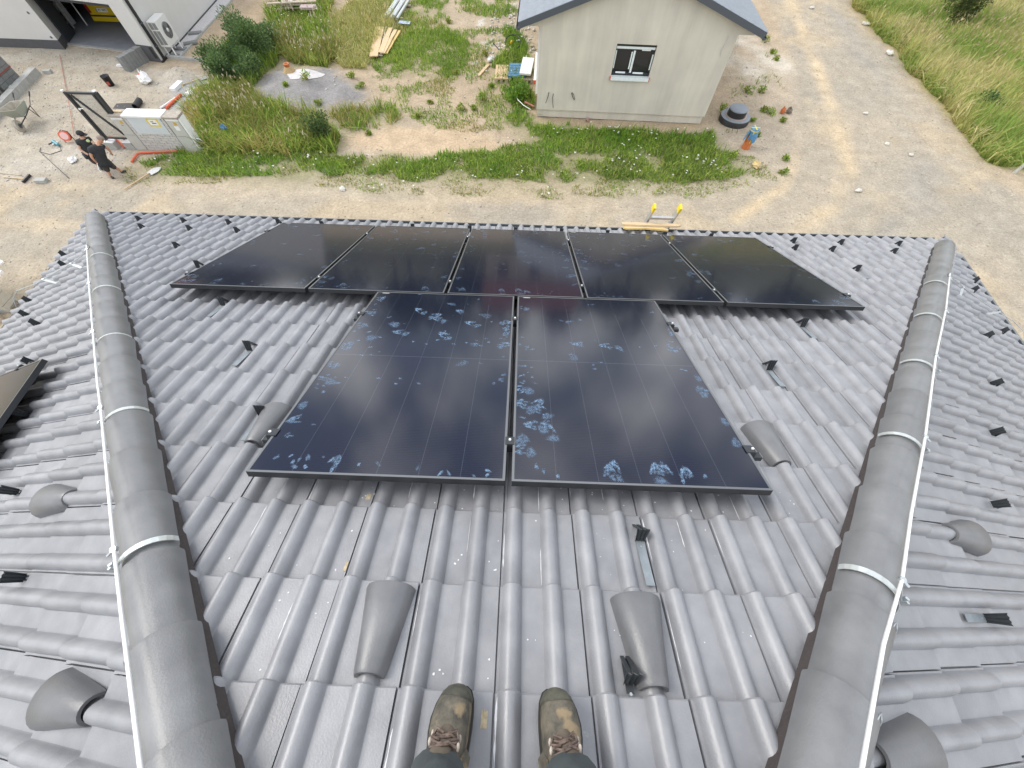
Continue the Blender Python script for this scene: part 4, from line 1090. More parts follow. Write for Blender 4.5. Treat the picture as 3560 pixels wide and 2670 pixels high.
# pale seed heads over the meadow
rng = np.random.default_rng(130)
def seedheads(name, key, density, h0, h1, cols, seed, thin):
    rng = np.random.default_rng(seed)
    f = lambda x, y: rng.random(len(x)) < np.clip((fbm(x, y, thin[0], seed) - thin[1]) * 8, 0, 1)
    x, y = scatter(key, density, rng, f); n = len(x)
    z = ground_z(x, y) + rng.uniform(h0, h1, n); a = rng.uniform(0, 2 * PI, n); t = rng.uniform(.25, .6, n)
    L = rng.uniform(.09, .20, n); W = rng.uniform(.016, .032, n)
    dx, dy = np.cos(a) * t * L, np.sin(a) * t * L
    px, py = -np.sin(a) * W, np.cos(a) * W
    V = np.zeros((n, 4, 3))
    V[:, 0] = np.stack([x, y, z], 1); V[:, 1] = np.stack([x + dx * .5 + px, y + dy * .5 + py, z + L * .5], 1)
    V[:, 2] = np.stack([x + dx, y + dy, z + L * .8], 1); V[:, 3] = np.stack([x + dx * .5 - px, y + dy * .5 - py, z + L * .5], 1)
    F = (np.array([(0, 1, 2), (0, 2, 3)])[None] + (np.arange(n) * 4)[:, None, None]).reshape(-1, 3)
    c = np.array(cols)[rng.integers(0, len(cols), n)] * rng.uniform(.85, 1.15, (n, 1))
    return tag(link(name, np_mesh(name, V.reshape(-1, 3), F, M_LEAF, np.repeat(c, 4, 0))), kind='stuff')
seedheads('seed_heads', fld, 46, .4, .75, [(.52, .44, .26), (.44, .36, .19), (.38, .33, .15)], 131, (2.0, .42))
seedheads('seed_heads', 'g_weeds', 34, .3, .65, [(.42, .36, .22), (.50, .44, .32)], 132, (.9, .45))
seedheads('seed_heads', 'g_top', 34, .35, .75, [(.42, .36, .24), (.50, .45, .34)], 133, (.9, .42))
seedheads('seed_heads', 'g_straw', 50, .2, .45, [(.50, .43, .2), (.42, .37, .14)], 134, (.9, .35))
def flowers(name, key, density, h0, h1, col, seed, thin):
    rng = np.random.default_rng(seed)
    f = lambda x, y: rng.random(len(x)) < np.clip((fbm(x, y, thin[0], seed) - thin[1]) * 12, 0, 1)
    x, y = scatter(key, density, rng, f); n = len(x)
    z = ground_z(x, y) + rng.uniform(h0, h1, n); s = rng.uniform(.014, .03, n)
    V = np.zeros((n, 4, 3))
    for k, (i, j) in enumerate(((-1, -1), (1, -1), (1, 1), (-1, 1))):
        V[:, k] = np.stack([x + i * s, y + j * s, z + rng.normal(0, .008, n)], 1)
    F = (np.array([(0, 1, 2), (0, 2, 3)])[None] + (np.arange(n) * 4)[:, None, None]).reshape(-1, 3)
    return tag(link(name, np_mesh(name, V.reshape(-1, 3), F, M_LEAF, np.tile(np.array(col), (4 * n, 1)))), kind='stuff')
flowers('white_flowers', 'g_lush', 16, .14, .32, (.75, .75, .70), 140, (.7, .60))
flowers('white_flowers', 'g_wall', 16, .14, .32, (.75, .75, .70), 141, (.6, .58))
flowers('white_flowers', 'g_fringe', 7, .05, .14, (.72, .72, .66), 142, (.7, .55))
flowers('white_flowers', 'g_top', 10, .4, .8, (.66, .62, .52), 143, (.6, .5))
flowers('white_flowers', 'g_hl', 14, .2, .4, (.75, .75, .70), 144, (.6, .55))

# ---- bushes and single plants: stems plus many separate leaves
M_STEM = mat('plant_stem', (.10, .11, .045), .8)
def leaf_cloud(rng, rx, ry, rz, n, lw, ll, cols, zc, lumps=7, up=.4):
    cs = []
    for _ in range(lumps):
        a = rng.uniform(0, 2 * PI); r = rng.uniform(.1, .75)
        cs.append((math.cos(a) * r * rx, math.sin(a) * r * ry, zc + rng.uniform(-.5, .75) * rz, rng.uniform(.35, .62)))
    k = rng.integers(0, lumps, n)
    d = rng.normal(0, 1, (n, 3)); d /= np.linalg.norm(d, axis=1)[:, None]
    rad = rng.random(n) ** .45
    C = np.array(cs)
    P = np.stack([C[k, 0] + d[:, 0] * rad * C[k, 3] * rx, C[k, 1] + d[:, 1] * rad * C[k, 3] * ry, C[k, 2] + d[:, 2] * rad * C[k, 3] * rz], 1)
    P[:, 2] = np.maximum(P[:, 2], .02)
    dirv = d + rng.normal(0, .5, (n, 3)); dirv[:, 2] += up; dirv /= np.linalg.norm(dirv, axis=1)[:, None]
    sd = np.cross(dirv, rng.normal(0, 1, (n, 3))); sd /= np.linalg.norm(sd, axis=1)[:, None] + 1e-9
    L = ll * rng.uniform(.6, 1.3, (n, 1)); W = lw * rng.uniform(.6, 1.3, (n, 1))
    V = np.stack([P, P + dirv * L * .5 + sd * W, P + dirv * L, P + dirv * L * .5 - sd * W], 1)
    F = (np.array([(0, 1, 2), (0, 2, 3)])[None] + (np.arange(n) * 4)[:, None, None]).reshape(-1, 3)
    tone = rng.random(lumps)
    c = palette(cols, n, rng, tone[k])
    return V.reshape(-1, 3), F, np.repeat(c, 4, 0)
def shrub(name, label, cat, x, y, rx, ry, rz, n, cols, seed, lw=.022, ll=.085, zc=None, lumps=9, group=None):
    rng = np.random.default_rng(seed)
    t = thing(name, label, cat, (x, y, float(ground_z(x, y)) - .02), group)
    V, F, c = leaf_cloud(rng, rx, ry, rz, n, lw, ll, cols, zc if zc else rz * .95, lumps)
    link('foliage', np_mesh('foliage', V, F, M_LEAF, c), t)
    m = MB()
    for _ in range(5 if rz > .3 else 3):
        a = rng.uniform(0, 2 * PI); m.tube([(0, 0, 0), (math.cos(a) * rx * .3, math.sin(a) * ry * .3, rz * .8), (math.cos(a) * rx * .5, math.sin(a) * ry * .5, rz * 1.5)], [.014, .010, .004], 5)
    m.build('stems', M_STEM, t)
    return t
DKG = [(0.076, 0.135, 0.048), (0.104, 0.173, 0.058), (0.137, 0.214, 0.067), (0.171, 0.247, 0.088), (0.091, 0.157, 0.064)]
for i, (x, y, rx, rz, n, lb) in enumerate(((-11.3, 14.6, .75, .52, 2600, 'dark green bush next to the yard, nearest to the small heap of soil'), (-11.0, 16.2, .85, .62, 3200, 'tallest dark green bush beside the bare sand strip'),
        (-10.25, 15.3, .85, .60, 3200, 'dark green bush in the middle of the left thicket'), (-10.05, 16.5, .6, .45, 1800, 'dark green bush at the back of the left thicket'),
        (-10.55, 13.9, .7, .46, 2200, 'dark green bush at the front of the left thicket'), (-9.85, 14.3, .5, .42, 1600, 'dark green bush touching the grey soil heap'))):
    shrub('bush', lb, 'bush', x, y, rx, rx * .85, rz, n, DKG, 200 + i, group='bushes in the thicket')
shrub('bush', 'single round dark bush standing in the dry meadow', 'bush', 18.5, 20.2, 1.05, .85, .95, 5200, [(.05, .075, .022), (.075, .105, .03), (.10, .13, .04), (.13, .15, .05)], 220, .02, .09)
shrub('bush', 'low dark clump of nettles in the meadow by the road', 'bush', 16.5, 13.6, .6, .4, .25, 900, DKG, 221)
shrub('bush', 'tall weed growing at the front of the grass by the sand patch', 'bush', -6.3, 10.4, .5, .4, .42, 1200, [(.06, .11, .035), (.09, .14, .05), (.11, .16, .06)], 222)
shrub('bush', 'dark leafy clump beside the left wall corner of the plastered house', 'bush', -.25, 13.4, .55, .6, .3, 1400, LUSH, 223, .03, .09)
ORDN = 'first second third fourth fifth sixth seventh eighth ninth tenth eleventh twelfth thirteenth fourteenth fifteenth sixteenth'.split()
for i, (x, y) in enumerate(sorted(((8.69, 14.34), (8.68, 12.96), (8.99, 12.45), (6.77, 10.36), (8.44, 10.28), (8.15, 9.58), (9.98, 18.35), (10.03, 17.43), (10.06, 16.86), (9.94, 19.06), (7.94, 12.43), (8.49, 13.09), (8.2, 14.31), (7.9, 11.6), (7.0, 12.95)), key=lambda q: q[1])):
    s = random.uniform(.10, .22)
    shrub('weed_plant', '%s leafy weed from the lane on the stony ground right of the plastered house' % ORDN[i], 'weed', x, y, s, s, s * .55, 190, GREEN + OLIVE[:2], 240 + i, .016, .065, lumps=5, group='weeds right of the plastered house')
for i, (x, y) in enumerate(sorted(((-1.48, 13.27), (-1.76, 12.6), (-2.61, 15.03), (-1.21, 14.1), (-3.58, 12.01), (-5.11, 10.97), (-5.93, 13.68), (-6.41, 14.31), (-3.3, 12.9), (-2.11, 12.52), (-4.76, 18.14), (-1.56, 16.54), (-3.34, 19.32), (-7.75, 13.55), (-8.45, 13.3), (-7.1, 12.5)), key=lambda q: q[0])):
    s = random.uniform(.10, .22)
    shrub('weed_plant', '%s leafy weed from the left on the bare plot left of the plastered house' % ORDN[i], 'weed', x, y, s, s, s * .6, 210, GREEN + OLIVE[:2], 270 + i, .016, .065, lumps=5, group='weeds left of the plastered house')
rng = np.random.default_rng(77)
M_PALESTONE = mat('pale_limestone', (.55, .53, .48), .9, var=.15, vscale=14, bump=.5, bscale=20)
for i, (x, y, s, lb) in enumerate(((14.93, 20.33, .17, 'white stone at the meadow edge, farther one'), (14.85, 17.66, .19, 'white stone at the meadow edge, nearer one'), (10.2, 8.81, .11, 'pale flat stone on the road nearest the house corner'),
        (12.1, 11.29, .10, 'pale stone in the middle of the side road'), (12.63, 10.72, .09, 'pale stone on the side road, right of its middle'), (12.1, 13.12, .09, 'pale stone on the side road, above its middle'), (13.09, 21.88, .13, 'pale stone on the far part of the side road'), (-5.27, 8.14, .12, 'pale stone on the verge of the front lane'))):
    m = MB(); m.ell((0, 0, s * .25), (s, s * .68, s * .38), 8, 5)
    m.v = [(a * (1 + rng.normal(0, .12)), b * (1 + rng.normal(0, .12)), c * (1 + rng.normal(0, .12))) for a, b, c in m.v]; m.s = [False] * len(m.s)
    o = m.build('stone', M_PALESTONE); o.matrix_world = at(x, y, ZG, rng.uniform(0, 3)); tag(o, lb, 'stone', 'pale stones')

# ---- trees and roofs beyond the plots: out of the picture, but mirrored in the glass of the panels
M_BARK = mat('tree_bark', (.10, .085, .065), .9)
TREEC = [(.045, .08, .025), (.06, .105, .03), (.08, .125, .04), (.035, .065, .02)]
for i, (x, y, r, h, lb) in enumerate(((-34, 44, 4.2, 5, 'leftmost broad tree beyond the plots'), (-24, 49, 4.6, 6, 'broad tree beyond the white house'), (-15, 52, 4.4, 5.5, 'broad tree behind the thicket, far away'), (-7, 50, 3.2, 4.2, 'small round tree far behind the lumber'),
        (12, 56, 4.0, 5, 'broad tree far beyond the end of the side road'), (24, 52, 4.8, 6, 'tall tree far behind the meadow'), (34, 47, 4.4, 5.2, 'rightmost tree far behind the meadow'), (-29, 58, 5, 7, 'tall tree behind the leftmost broad tree'), (-19.5, 60, 5, 7.5, 'tall tree behind the broad tree beyond the white house'), (-11, 62, 5, 7, 'tall tree in the second row behind the thicket'), (18, 62, 5, 7, 'tall tree in the second row behind the side road'), (29.5, 58, 5, 7, 'tall tree in the second row behind the meadow'), (-3, 66, 5, 8, 'tall tree left of the far red roofed house'), (7.5, 64, 4.5, 7, 'tall tree right of the far red roofed house'))):
    rg_ = np.random.default_rng(900 + i)
    t = thing('tree', lb, 'tree', (x, y, ZG - .1), 'trees on the horizon')
    V, F, c = leaf_cloud(rg_, r, r, h * .55, 1500, .20, .6, TREEC, h * .85, 11)
    link('crown', np_mesh('crown', V, F, M_LEAF, c), t)
    m = MB(); m.tube([(0, 0, 0), (.1, 0, h * .5), (.0, .1, h)], [.25, .18, .07], 7); m.build('trunk', M_BARK, t)
for i, (x, y, w, rz_, lb) in enumerate(((1.5, 47, 11, .1, 'far house with a red brown roof beyond the bungalow'), (-42, 52, 12, -.3, 'far house with a red brown roof at the far left'))):
    t = thing('far_house', lb, 'house', at(x, y, ZG, rz_))
    m = MB(); m.box((0, 0, 1.5), (w, 8, 3.2)); m.build('wall', mat('far_wall', (.45, .40, .33), .9), t)
    m = MB(); m.prism([(-4.6, 3.0), (4.6, 3.0), (0, 6.2)], -w / 2 - .4, w / 2 + .4, Matrix(((0, 0, 1, 0), (1, 0, 0, 0), (0, 1, 0, 0), (0, 0, 0, 1)))); m.build('roof', mat('red_brown_roof', (.20, .075, .05), .8), t)
    for k in range(3):
        m = MB(); m.box((-w / 3 + w / 3 * k, -4.01, 1.6), (1.2, .06, 1.2)); m.build('window', M_PANE, t)

# ================================================================== plastered bungalow
def plaster_mat():
    m = mat('fresh_render', (0.600, 0.565, 0.490), 0.92, var=0.0, bump=0.15, bscale=120)
    N, L = m.node_tree.nodes, m.node_tree.links
    b = N['Principled BSDF']; tc = N.new('ShaderNodeTexCoord')
    out = None
    for sc, lo, hi in (((1.6, 1.6, .16), .93, 1.06), ((7, 7, .5), .97, 1.03), ((1.1, 1.1, .9), .94, 1.06)):
        mp = N.new('ShaderNodeMapping'); mp.inputs['Scale'].default_value = sc; L.new(tc.outputs['Object'], mp.inputs['Vector'])
        n = N.new('ShaderNodeTexNoise'); n.inputs['Scale'].default_value = 1.6; n.inputs['Detail'].default_value = 6; L.new(mp.outputs['Vector'], n.inputs['Vector'])
        r = N.new('ShaderNodeValToRGB'); r.color_ramp.elements[0].position = .32; r.color_ramp.elements[1].position = .68
        r.color_ramp.elements[0].color = (lo, lo, lo, 1); r.color_ramp.elements[1].color = (hi, hi, hi * .99, 1); L.new(n.outputs['Fac'], r.inputs['Fac'])
        k = N.new('ShaderNodeMixRGB'); k.blend_type = 'MULTIPLY'; k.inputs['Fac'].default_value = 1
        if out is None: k.inputs['Color1'].default_value = (0.600, 0.565, 0.490, 1)
        else: L.new(out, k.inputs['Color1'])
        L.new(r.outputs['Color'], k.inputs['Color2']); out = k.outputs['Color']
    L.new(out, b.inputs['Base Color'])
    return m
M_PLASTER = plaster_mat()
M_SLATE = mat('blue_grey_roofing', (0.26, 0.29, 0.32), 0.38, var=.08, vscale=6, spec=.6)
M_BARGE = mat('dark_barge_board', (0.075, 0.088, 0.105), 0.45)
M_DARKFR = mat('anthracite_frame', (0.022, 0.023, 0.028), 0.4)
M_FILM = mat('white_protective_film', (0.74, 0.80, 0.80), 0.35, var=.06, vscale=12)
bun = thing('bungalow', 'small bungalow with fresh grey beige render and one taped window', 'house', Matrix.Translation((0.44, 12.25, ZG)) @ Matrix.Rotation(math.radians(-1.76), 4, 'Z'))
BW, BD, EH = 5.66, 9.0, 2.45
RS = math.tan(math.radians(19.0)); APZ = 3.715
def rz(x): return APZ - abs(x - BW / 2) * RS - .02
wx0, wx1, wz0, wz1 = 2.27, 3.455, 1.30, 2.13
def wall_piece(m, poly, y0=0.0, y1=.30):
    m.prism(poly, y0, y1, Matrix(((1, 0, 0, 0), (0, 0, 1, 0), (0, 1, 0, 0), (0, 0, 0, 1))))
m = MB()
wall_piece(m, [(0, .27), (BW, .27), (BW, wz0), (0, wz0)])
wall_piece(m, [(0, wz0), (wx0, wz0), (wx0, wz1), (0, wz1)]); wall_piece(m, [(wx1, wz0), (BW, wz0), (BW, wz1), (wx1, wz1)])
wall_piece(m, [(0, wz1), (BW, wz1), (BW, EH), (0, EH)])
wall_piece(m, [(-.42, EH), (BW + .44, EH), (BW + .44, rz(BW + .44)), (BW / 2, rz(BW / 2)), (-.42, rz(-.42))])
m.box((.15, BD / 2 + .15, (EH + .27) / 2), (.30, BD - .3, EH - .27)); m.box((BW - .15, BD / 2 + .15, (EH + .27) / 2), (.30, BD - .3, EH - .27))
m.box((-.21, BD / 2 + .15, EH + .06), (.42, BD - .3, .12)); m.box((BW + .22, BD / 2 + .15, EH + .06), (.44, BD - .3, .12))
m.box((BW / 2, BD - .15, EH / 2), (BW - .6, .3, EH))
m.build('wall', M_PLASTER, bun)
m = MB(); m.box((BW / 2, BD / 2 + .03, .145), (BW - .06, BD - .06, .25)); m.build('plinth', M_PLASTER, bun)
m = MB(); m.box((BW / 2, BD / 2 + .06, -.05), (BW - .12, BD - .12, .14)); m.build('footing', M_CONC, bun)
m = MB(); m.box((BW / 2, 1.2, 1.2), (BW - .7, .05, 2.2)); m.build('inner_partition', M_DIRT, bun)
# window
win = m = MB()
fw = .075; y = .10
m.box(((wx0 + wx1) / 2, y, wz1 - fw / 2 - .03), (wx1 - wx0, .07, fw + .06)); m.box(((wx0 + wx1) / 2, y, wz0 + .02 + fw / 2), (wx1 - wx0, .07, fw + .04))
m.box((wx0 + fw / 2, y, (wz0 + wz1) / 2), (fw, .07, wz1 - wz0 - .27)); m.box((wx1 - fw / 2, y, (wz0 + wz1) / 2), (fw, .07, wz1 - wz0 - .27)); mc = wx0 + .565
m.box((mc, y, (wz0 + wz1) / 2), (.11, .072, wz1 - wz0 - .27))
W = m.build('window', M_DARKFR, bun)
for a, b in ((wx0 + fw, mc - .055), (mc + .055, wx1 - fw)):
    m = MB(); m.box(((a + b) / 2, y + .01, (wz0 + wz1) / 2), (b - a, .012, wz1 - wz0 - .24)); m.build('pane', M_PANE, W)
def film(x0, x1, z0, z1, k=0):
    m = MB(); m.box(((x0 + x1) / 2, y - .038 - .001 * k, (z0 + z1) / 2), (x1 - x0, .003, z1 - z0)); m.build('film_strip', M_FILM, W)
film(wx0 + .02, wx1 - .02, wz1 - .135, wz1 - .075); film(mc - .015, mc + .045, wz0 + .10, wz1 - .17, 1); film(mc - .075, mc - .035, wz0 + .19, wz1 - .20, 1)
film(wx0 + .02, wx0 + .05, wz0 + .20, wz1 - .18); film(wx1 - .06, wx1 - .02, wz0 + .19, wz1 - .25)
film(wx0 + .13, wx0 + .43, wz0 + .075, wz0 + .12); film(mc + .10, mc + .42, wz0 + .075, wz0 + .12); film(mc + .22, wx1 - .14, wz1 - .165, wz1 - .138, 1)
m = MB(); m.box(((wx0 + wx1) / 2, .005, wz0 - .005), (wx1 - wx0, .15, .05)); m.box(((wx0 + wx1) / 2, -.068, wz0 - .028), (wx1 - wx0, .012, .085)); SIL = m.build('sill', M_FILM, W)
for x in (wx0 - .012, wx1 + .012):
    m = MB(); m.box((x, -.03, wz0 - .025), (.022, .085, .095)); m.build('sill_end', M_RED, SIL)
# window strip and white board on the left side wall, seen edge on
m = MB(); m.box((-.035, .55, 1.55), (.07, .9, 1.75)); m.build('side_window_frame', M_WHITE, bun)
m = MB(); m.box((-.075, 1.2, .95), (.15, 1.9, .10)); SS = m.build('side_sill', M_WHITE, bun)
m = MB(); m.box((-.075, .24, .95), (.15, .02, .10)); m.build('sill_end', M_RED, SS)
# roof
for s in (-1, 1):
    L = (BW / 2 + .62) / math.cos(math.radians(19.0))
    Mr = Matrix.Translation((BW / 2, -.13, APZ + .005)) @ Matrix.Rotation(math.radians(19.0) * s, 4, 'Y')
    m = MB(); m.box((s * L / 2, BD / 2 + .1, .03), (L, BD + .4, .05)); R_ = m.build('roof', M_SLATE, bun); R_.matrix_local = Mr
    m = MB(); ng = 14; nr = 24
    for k in range(ng):                                  # rows of interlocking tiles, each row stepped over the one below
        x0, x1 = s * L * k / ng, s * L * (k + 1) / ng + s * .02
        for j in range(34):
            ya = -.1 + .27 * j
            pr = [(0, .0), (.045, .032), (.10, .0), (.15, 0), (.195, .032), (.25, 0)]
            vs = [(x0, ya + q, .058 + h) for q, h in pr] + [(x1, ya + q, .090 + h) for q, h in pr] + [(x1, ya + q, .055) for q, h in pr]
            m.add(vs, [(i, i + 1, 7 + i, 6 + i) if s > 0 else (i + 1, i, 6 + i, 7 + i) for i in range(5)] + [(6 + i, 7 + i, 13 + i, 12 + i) for i in range(5)], False)
    tag(m.build('roof_tiling', M_SLATE, R_), kind='stuff')
    m = MB(); m.box((s * (L / 2), -.115, .012), (L + .03, .035, .15)); m.build('barge_board', M_BARGE, R_)
    m = MB(); ex = BW / 2 + s * (BW / 2 + .66); ez = APZ - (BW / 2 + .66) * RS - .03
    n = 8; vs = []
    for yy in (-.22, BD + .2):
        for k in range(n + 1):
            t = PI + PI * k / n; vs.append((ex + .065 * math.cos(t), yy, ez + .065 * math.sin(t)))
    c = n + 1
    m.add(vs, [(k, k + 1, c + k + 1, c + k) for k in range(n)], True); m.add(vs[:c], [tuple(range(c))]); m.add(vs[c:], [tuple(range(c))])
    m.build('gutter', M_BARGE, bun)
m = MB(); m.tube([(1.784, -.01, .045), (1.784, -.13, .045)], .052, 12, caps=False); m.tube([(1.784, -.12, .045), (1.784, -.005, .045)], .044, 12, caps=True)
m.build('drain_stub', mat('pipe_pink_grey', (.42, .27, .22), .6), bun)
for k, pts in enumerate((((.375, .79), (.36, .70), (.33, .60), (.294, .50)), ((.527, .756), (.51, .66), (.53, .52), (.559, .37)), ((1.118, .80), (1.14, .76), (1.17, .70), (1.228, .633)))):
    m = MB(); m.tube([(x, -.012 - .022 * i, z) for i, (x, z) in enumerate(pts)], .010, 6)
    if k == 2: m.tube([(1.16, -.01, .80), (1.20, -.04, .74), (1.24, -.05, .64)], .008, 5); m.lathe([(.02, -.004), (.02, .004)], 8, Matrix.Translation((1.13, -.006, .80)) @ Matrix.Rotation(PI / 2, 4, 'X'))
    m.build('loose_cable', M_BLACKP, bun)
m = MB(); m.tube([(5.36, -.012, 2.43), (5.38, -.03, 2.25), (5.33, -.03, 2.08), (5.39, -.02, 1.95)], .006, 5); m.build('hanging_wire', M_STRAP, bun)
m = MB(); m.tube([(BW + .02, -.02, 2.42), (BW + .06, -.05, 2.1), (BW + .01, -.03, 1.75)], .006, 5); m.build('hanging_wire', M_STRAP, bun)

# ================================================================== white house with the garage
M_HWALL = mat('white_house_render', (0.56, 0.55, 0.525), 0.92, var=.03, vscale=2, bump=.12, bscale=90)
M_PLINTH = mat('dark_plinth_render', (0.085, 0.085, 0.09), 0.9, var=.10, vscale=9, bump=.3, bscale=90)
M_GFLOOR = mat('garage_screed', (0.27, 0.28, 0.31), 0.6, var=.10, vscale=3)
M_DOORM = mat('garage_door_steel', (0.040, 0.048, 0.058), 0.5)
gar = thing('garage_house', 'white rendered house with dark plinth and open garage', 'house', (-16, 18, ZG))
GI = gar.matrix_world.inverted()
def gp(nm, m, mt, par=gar):
    o = m.build(nm, mt, par); o.matrix_local = GI if par is gar else Matrix.Identity(4); return o
HT = ZG + 3.1; PZ = ZG + .28; PZR = ZG + .50; OPZ = ZG + 1.56
OL, OR = (-18.18, 16.07), (-14.62, 15.385)
CR_, CL_ = (-13.93, 15.25), (-24.0, 16.16)
def quad_prism(m, pts, z0, z1): m.prism(pts, z0, z1)
BK = 26.0
m = MB()
m.prism([CL_, OL, (-18.32, 16.55), (-24, 16.62)], PZ, HT)                        # left of the opening
m.prism([OR, CR_, (-14.28, 15.80), (-14.72, 15.87)], PZR, HT)                     # right jamb
m.prism([OL, OR, (-14.72, 15.87), (-18.32, 16.55)], OPZ + .05, HT)                      # over the opening
m.prism([CR_, (-14.15, BK), (-14.5, BK), (-14.28, 15.80)], ZG + .02, HT)        # side wall
gp('wall', m, M_HWALL)
m = MB()
m.prism([(-24, 16.145), (-18.165, 16.055), (-18.31, 16.555), (-24, 16.62)], ZG - .1, PZ); gp('plinth', m, M_PLINTH)
m = MB()
m.prism([(-14.625, 15.375), (-13.93, 15.24), (-14.28, 15.80), (-14.72, 15.87)], ZG - .1, PZR)
gp('plinth', m, M_PLINTH)
m = MB(); m.prism([(-24, 16.3), (-14.3, 15.9), (-14.5, BK), (-24, BK)], HT, HT + .2); gp('roof', m, M_BARGE)
m = MB(); m.prism([(-18.33, 16.5), (-14.70, 15.88), (-14.5, BK), (-21, BK), (-21, 16.6)], ZG - .1, ZG + .035); gp('garage_floor', m, M_GFLOOR)
m = MB(); m.prism([(-18.30, 16.40), (-14.70, 15.80), (-14.69, 15.885), (-18.33, 16.505)], ZG - .1, ZG + .028); gp('threshold', m, M_CONC)
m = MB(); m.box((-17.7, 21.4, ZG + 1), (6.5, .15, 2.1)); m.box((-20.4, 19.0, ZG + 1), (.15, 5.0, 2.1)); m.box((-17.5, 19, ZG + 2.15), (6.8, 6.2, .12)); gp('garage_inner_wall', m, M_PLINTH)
# dark lining of the left reveal and the raised sectional door under the lintel
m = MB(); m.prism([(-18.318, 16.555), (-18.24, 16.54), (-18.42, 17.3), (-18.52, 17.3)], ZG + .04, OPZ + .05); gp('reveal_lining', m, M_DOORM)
door = m = MB(); 
m.prism([(-18.30, 16.50), (-14.71, 15.85), (-14.70, 15.91), (-18.29, 16.56)], ZG + 1.36, ZG + 1.75); DR = gp('garage_door', m, M_DOORM)
# corner downpipe with its brackets on the side wall near the corner
m = MB(); m.box((-13.895, 15.42, ZG + 1.55), (.055, .10, 3.0)); 
DP = gp('downpipe', m, M_BLACKP)
for zz in (.45, 1.12):
    m = MB(); m.box((-13.89, 15.42, ZG + zz), (.075, .13, .03)); gp('pipe_bracket', m, M_GUT, DP)
m = MB(); m.box((-14.05, 15.255, ZG + .30), (.10, .02, .34)); gp('plinth_inlet', m, M_BLACKP)
m = MB(); m.prism([(-13.93, 15.23), (-13.88, 15.23), (-14.10, BK), (-14.15, BK)], ZG - .05, ZG + .05); gp('base_strip', m, M_BLACKP)
for x, z in ((-18.35, .365), (-18.45, 1.085)):
    m = MB(); m.lathe([(.04, -.006), (.035, .006)], 10, Matrix.Translation((x, 16.085 - .02, ZG + z)) @ Matrix.Rotation(PI / 2, 4, 'X')); gp('wall_vent', m, M_GUT)
# shelving inside
sh = thing('garage_shelf', 'shelf with boxes and poles at the left inside the garage', 'shelf', (-19.35, 18.1, ZG + .035))
m = MB()
for dx in (-.4, .4): m.box((dx, 0, .55), (.04, .3, 1.1))
for z in (.1, .45, .8): m.box((0, 0, z), (.86, .32, .025))
m.build('rack', M_WHITE, sh)
for i, (x, z, s, mt) in enumerate(((-.2, .24, .22, M_CONC), (.15, .22, .2, M_WOODO), (-.15, .58, .2, M_RED), (.2, .57, .18, M_WHITE), (0, .92, .18, M_BLACKP))):
    m = MB(); m.box((x, 0, z), (s, .22, s * .9)); m.build('stored_box', mt, sh)
pole = None
for i, (x, y, dz) in enumerate(((-18.72, 17.75, .95), (-18.35, 18.05, 1.0))):
    m = MB(); m.tube([(0, 0, 0), (-.12, .18, dz)], .022, 8); o = m.build('pole', M_WHITE); o.matrix_world = at(x, y, ZG + .035)
    tag(o, ('white pole leaning inside the garage, the left one', 'white pole leaning inside the garage, next to the yellow car')[i], 'pole', 'poles in the garage')

# yellow car parked in the garage, rear towards us
M_CARY = mat('yellow_car_paint', (0.66, 0.47, 0.015), 0.28, spec=.6)
M_TAIL = mat('tail_light_red', (0.30, 0.02, 0.03), 0.2)
car = thing('parked_car', 'yellow van parked inside the garage with its rear to the yard', 'car', (-17.30, 18.2, ZG + .035))
cw, cl = .76, 2.3
def car_section(y, z0, zb, zt, wb, wt):
    return [(-wb * .93, y, z0), (-wb, y, z0 + .07), (-wb, y, zb), (-wt, y, zt - .05), (-wt * .9, y, zt), (wt * .9, y, zt), (wt, y, zt - .05), (wb, y, zb), (wb, y, z0 + .07), (wb * .93, y, z0)]
secs = [car_section(.03, .13, .50, 1.0, cw * .93, cw * .83), car_section(.06, .12, .52, 1.03, cw, cw * .87), car_section(1.2, .12, .53, 1.05, cw, cw * .87), car_section(1.6, .12, .53, .95, cw, cw * .80), car_section(1.85, .12, .53, .58, cw, cw * .9), car_section(2.3, .14, .45, .50, cw * .9, cw * .8)]
m = MB(); vs = [p for s in secs for p in s]
m.add(vs, [(j * 10 + i, j * 10 + (i + 1) % 10, (j + 1) * 10 + (i + 1) % 10, (j + 1) * 10 + i) for j in range(5) for i in range(10)], True)
m.add(secs[0], [tuple(range(9, -1, -1))]); m.add(secs[-1], [tuple(range(10))])
BODY = m.build('body', M_CARY, car)
m = MB(); m.prism([(-cw * .98, .0), (-cw * .9, -.05), (cw * .9, -.05), (cw * .98, .0), (cw * .98, .10), (-cw * .98, .10)], .11, .255); m.build('bumper', M_CARY, car)
m = MB(); m.prism([(-cw * .965, -.003), (-cw * .89, -.048), (cw * .89, -.048), (cw * .965, -.003), (cw * .965, .08), (-cw * .965, .08)], .257, .285); m.build('bumper_trim', M_BLACKP, car)
m = MB(); m.box((0, .018, .76), (cw * 1.35, .02, .32)); m.build('rear_window', M_PANE, car)
for s in (-1, 1):
    m = MB(); m.box((s * cw * .88, .022, .49), (.10, .045, .26)); tl = m.build('tail_light', M_TAIL, car)
    m = MB(); m.tube([(s * cw * .82, .45, .16), (s * cw * 1.0, .45, .16)], .17, 16); m.build('wheel', M_BLACKP, car)
    m = MB(); m.tube([(s * cw * .82, 1.8, .16), (s * cw * 1.0, 1.8, .16)], .17, 16); m.build('wheel', M_BLACKP, car)
m = MB(); m.box((-.12, .018, .445), (.46, .014, .12)); PLT = m.build('number_plate', M_WHITE, car)
m = MB(); m.box((-.33, .0095, .445), (.035, .004, .116)); m.build('plate_band', M_BLUE, PLT)
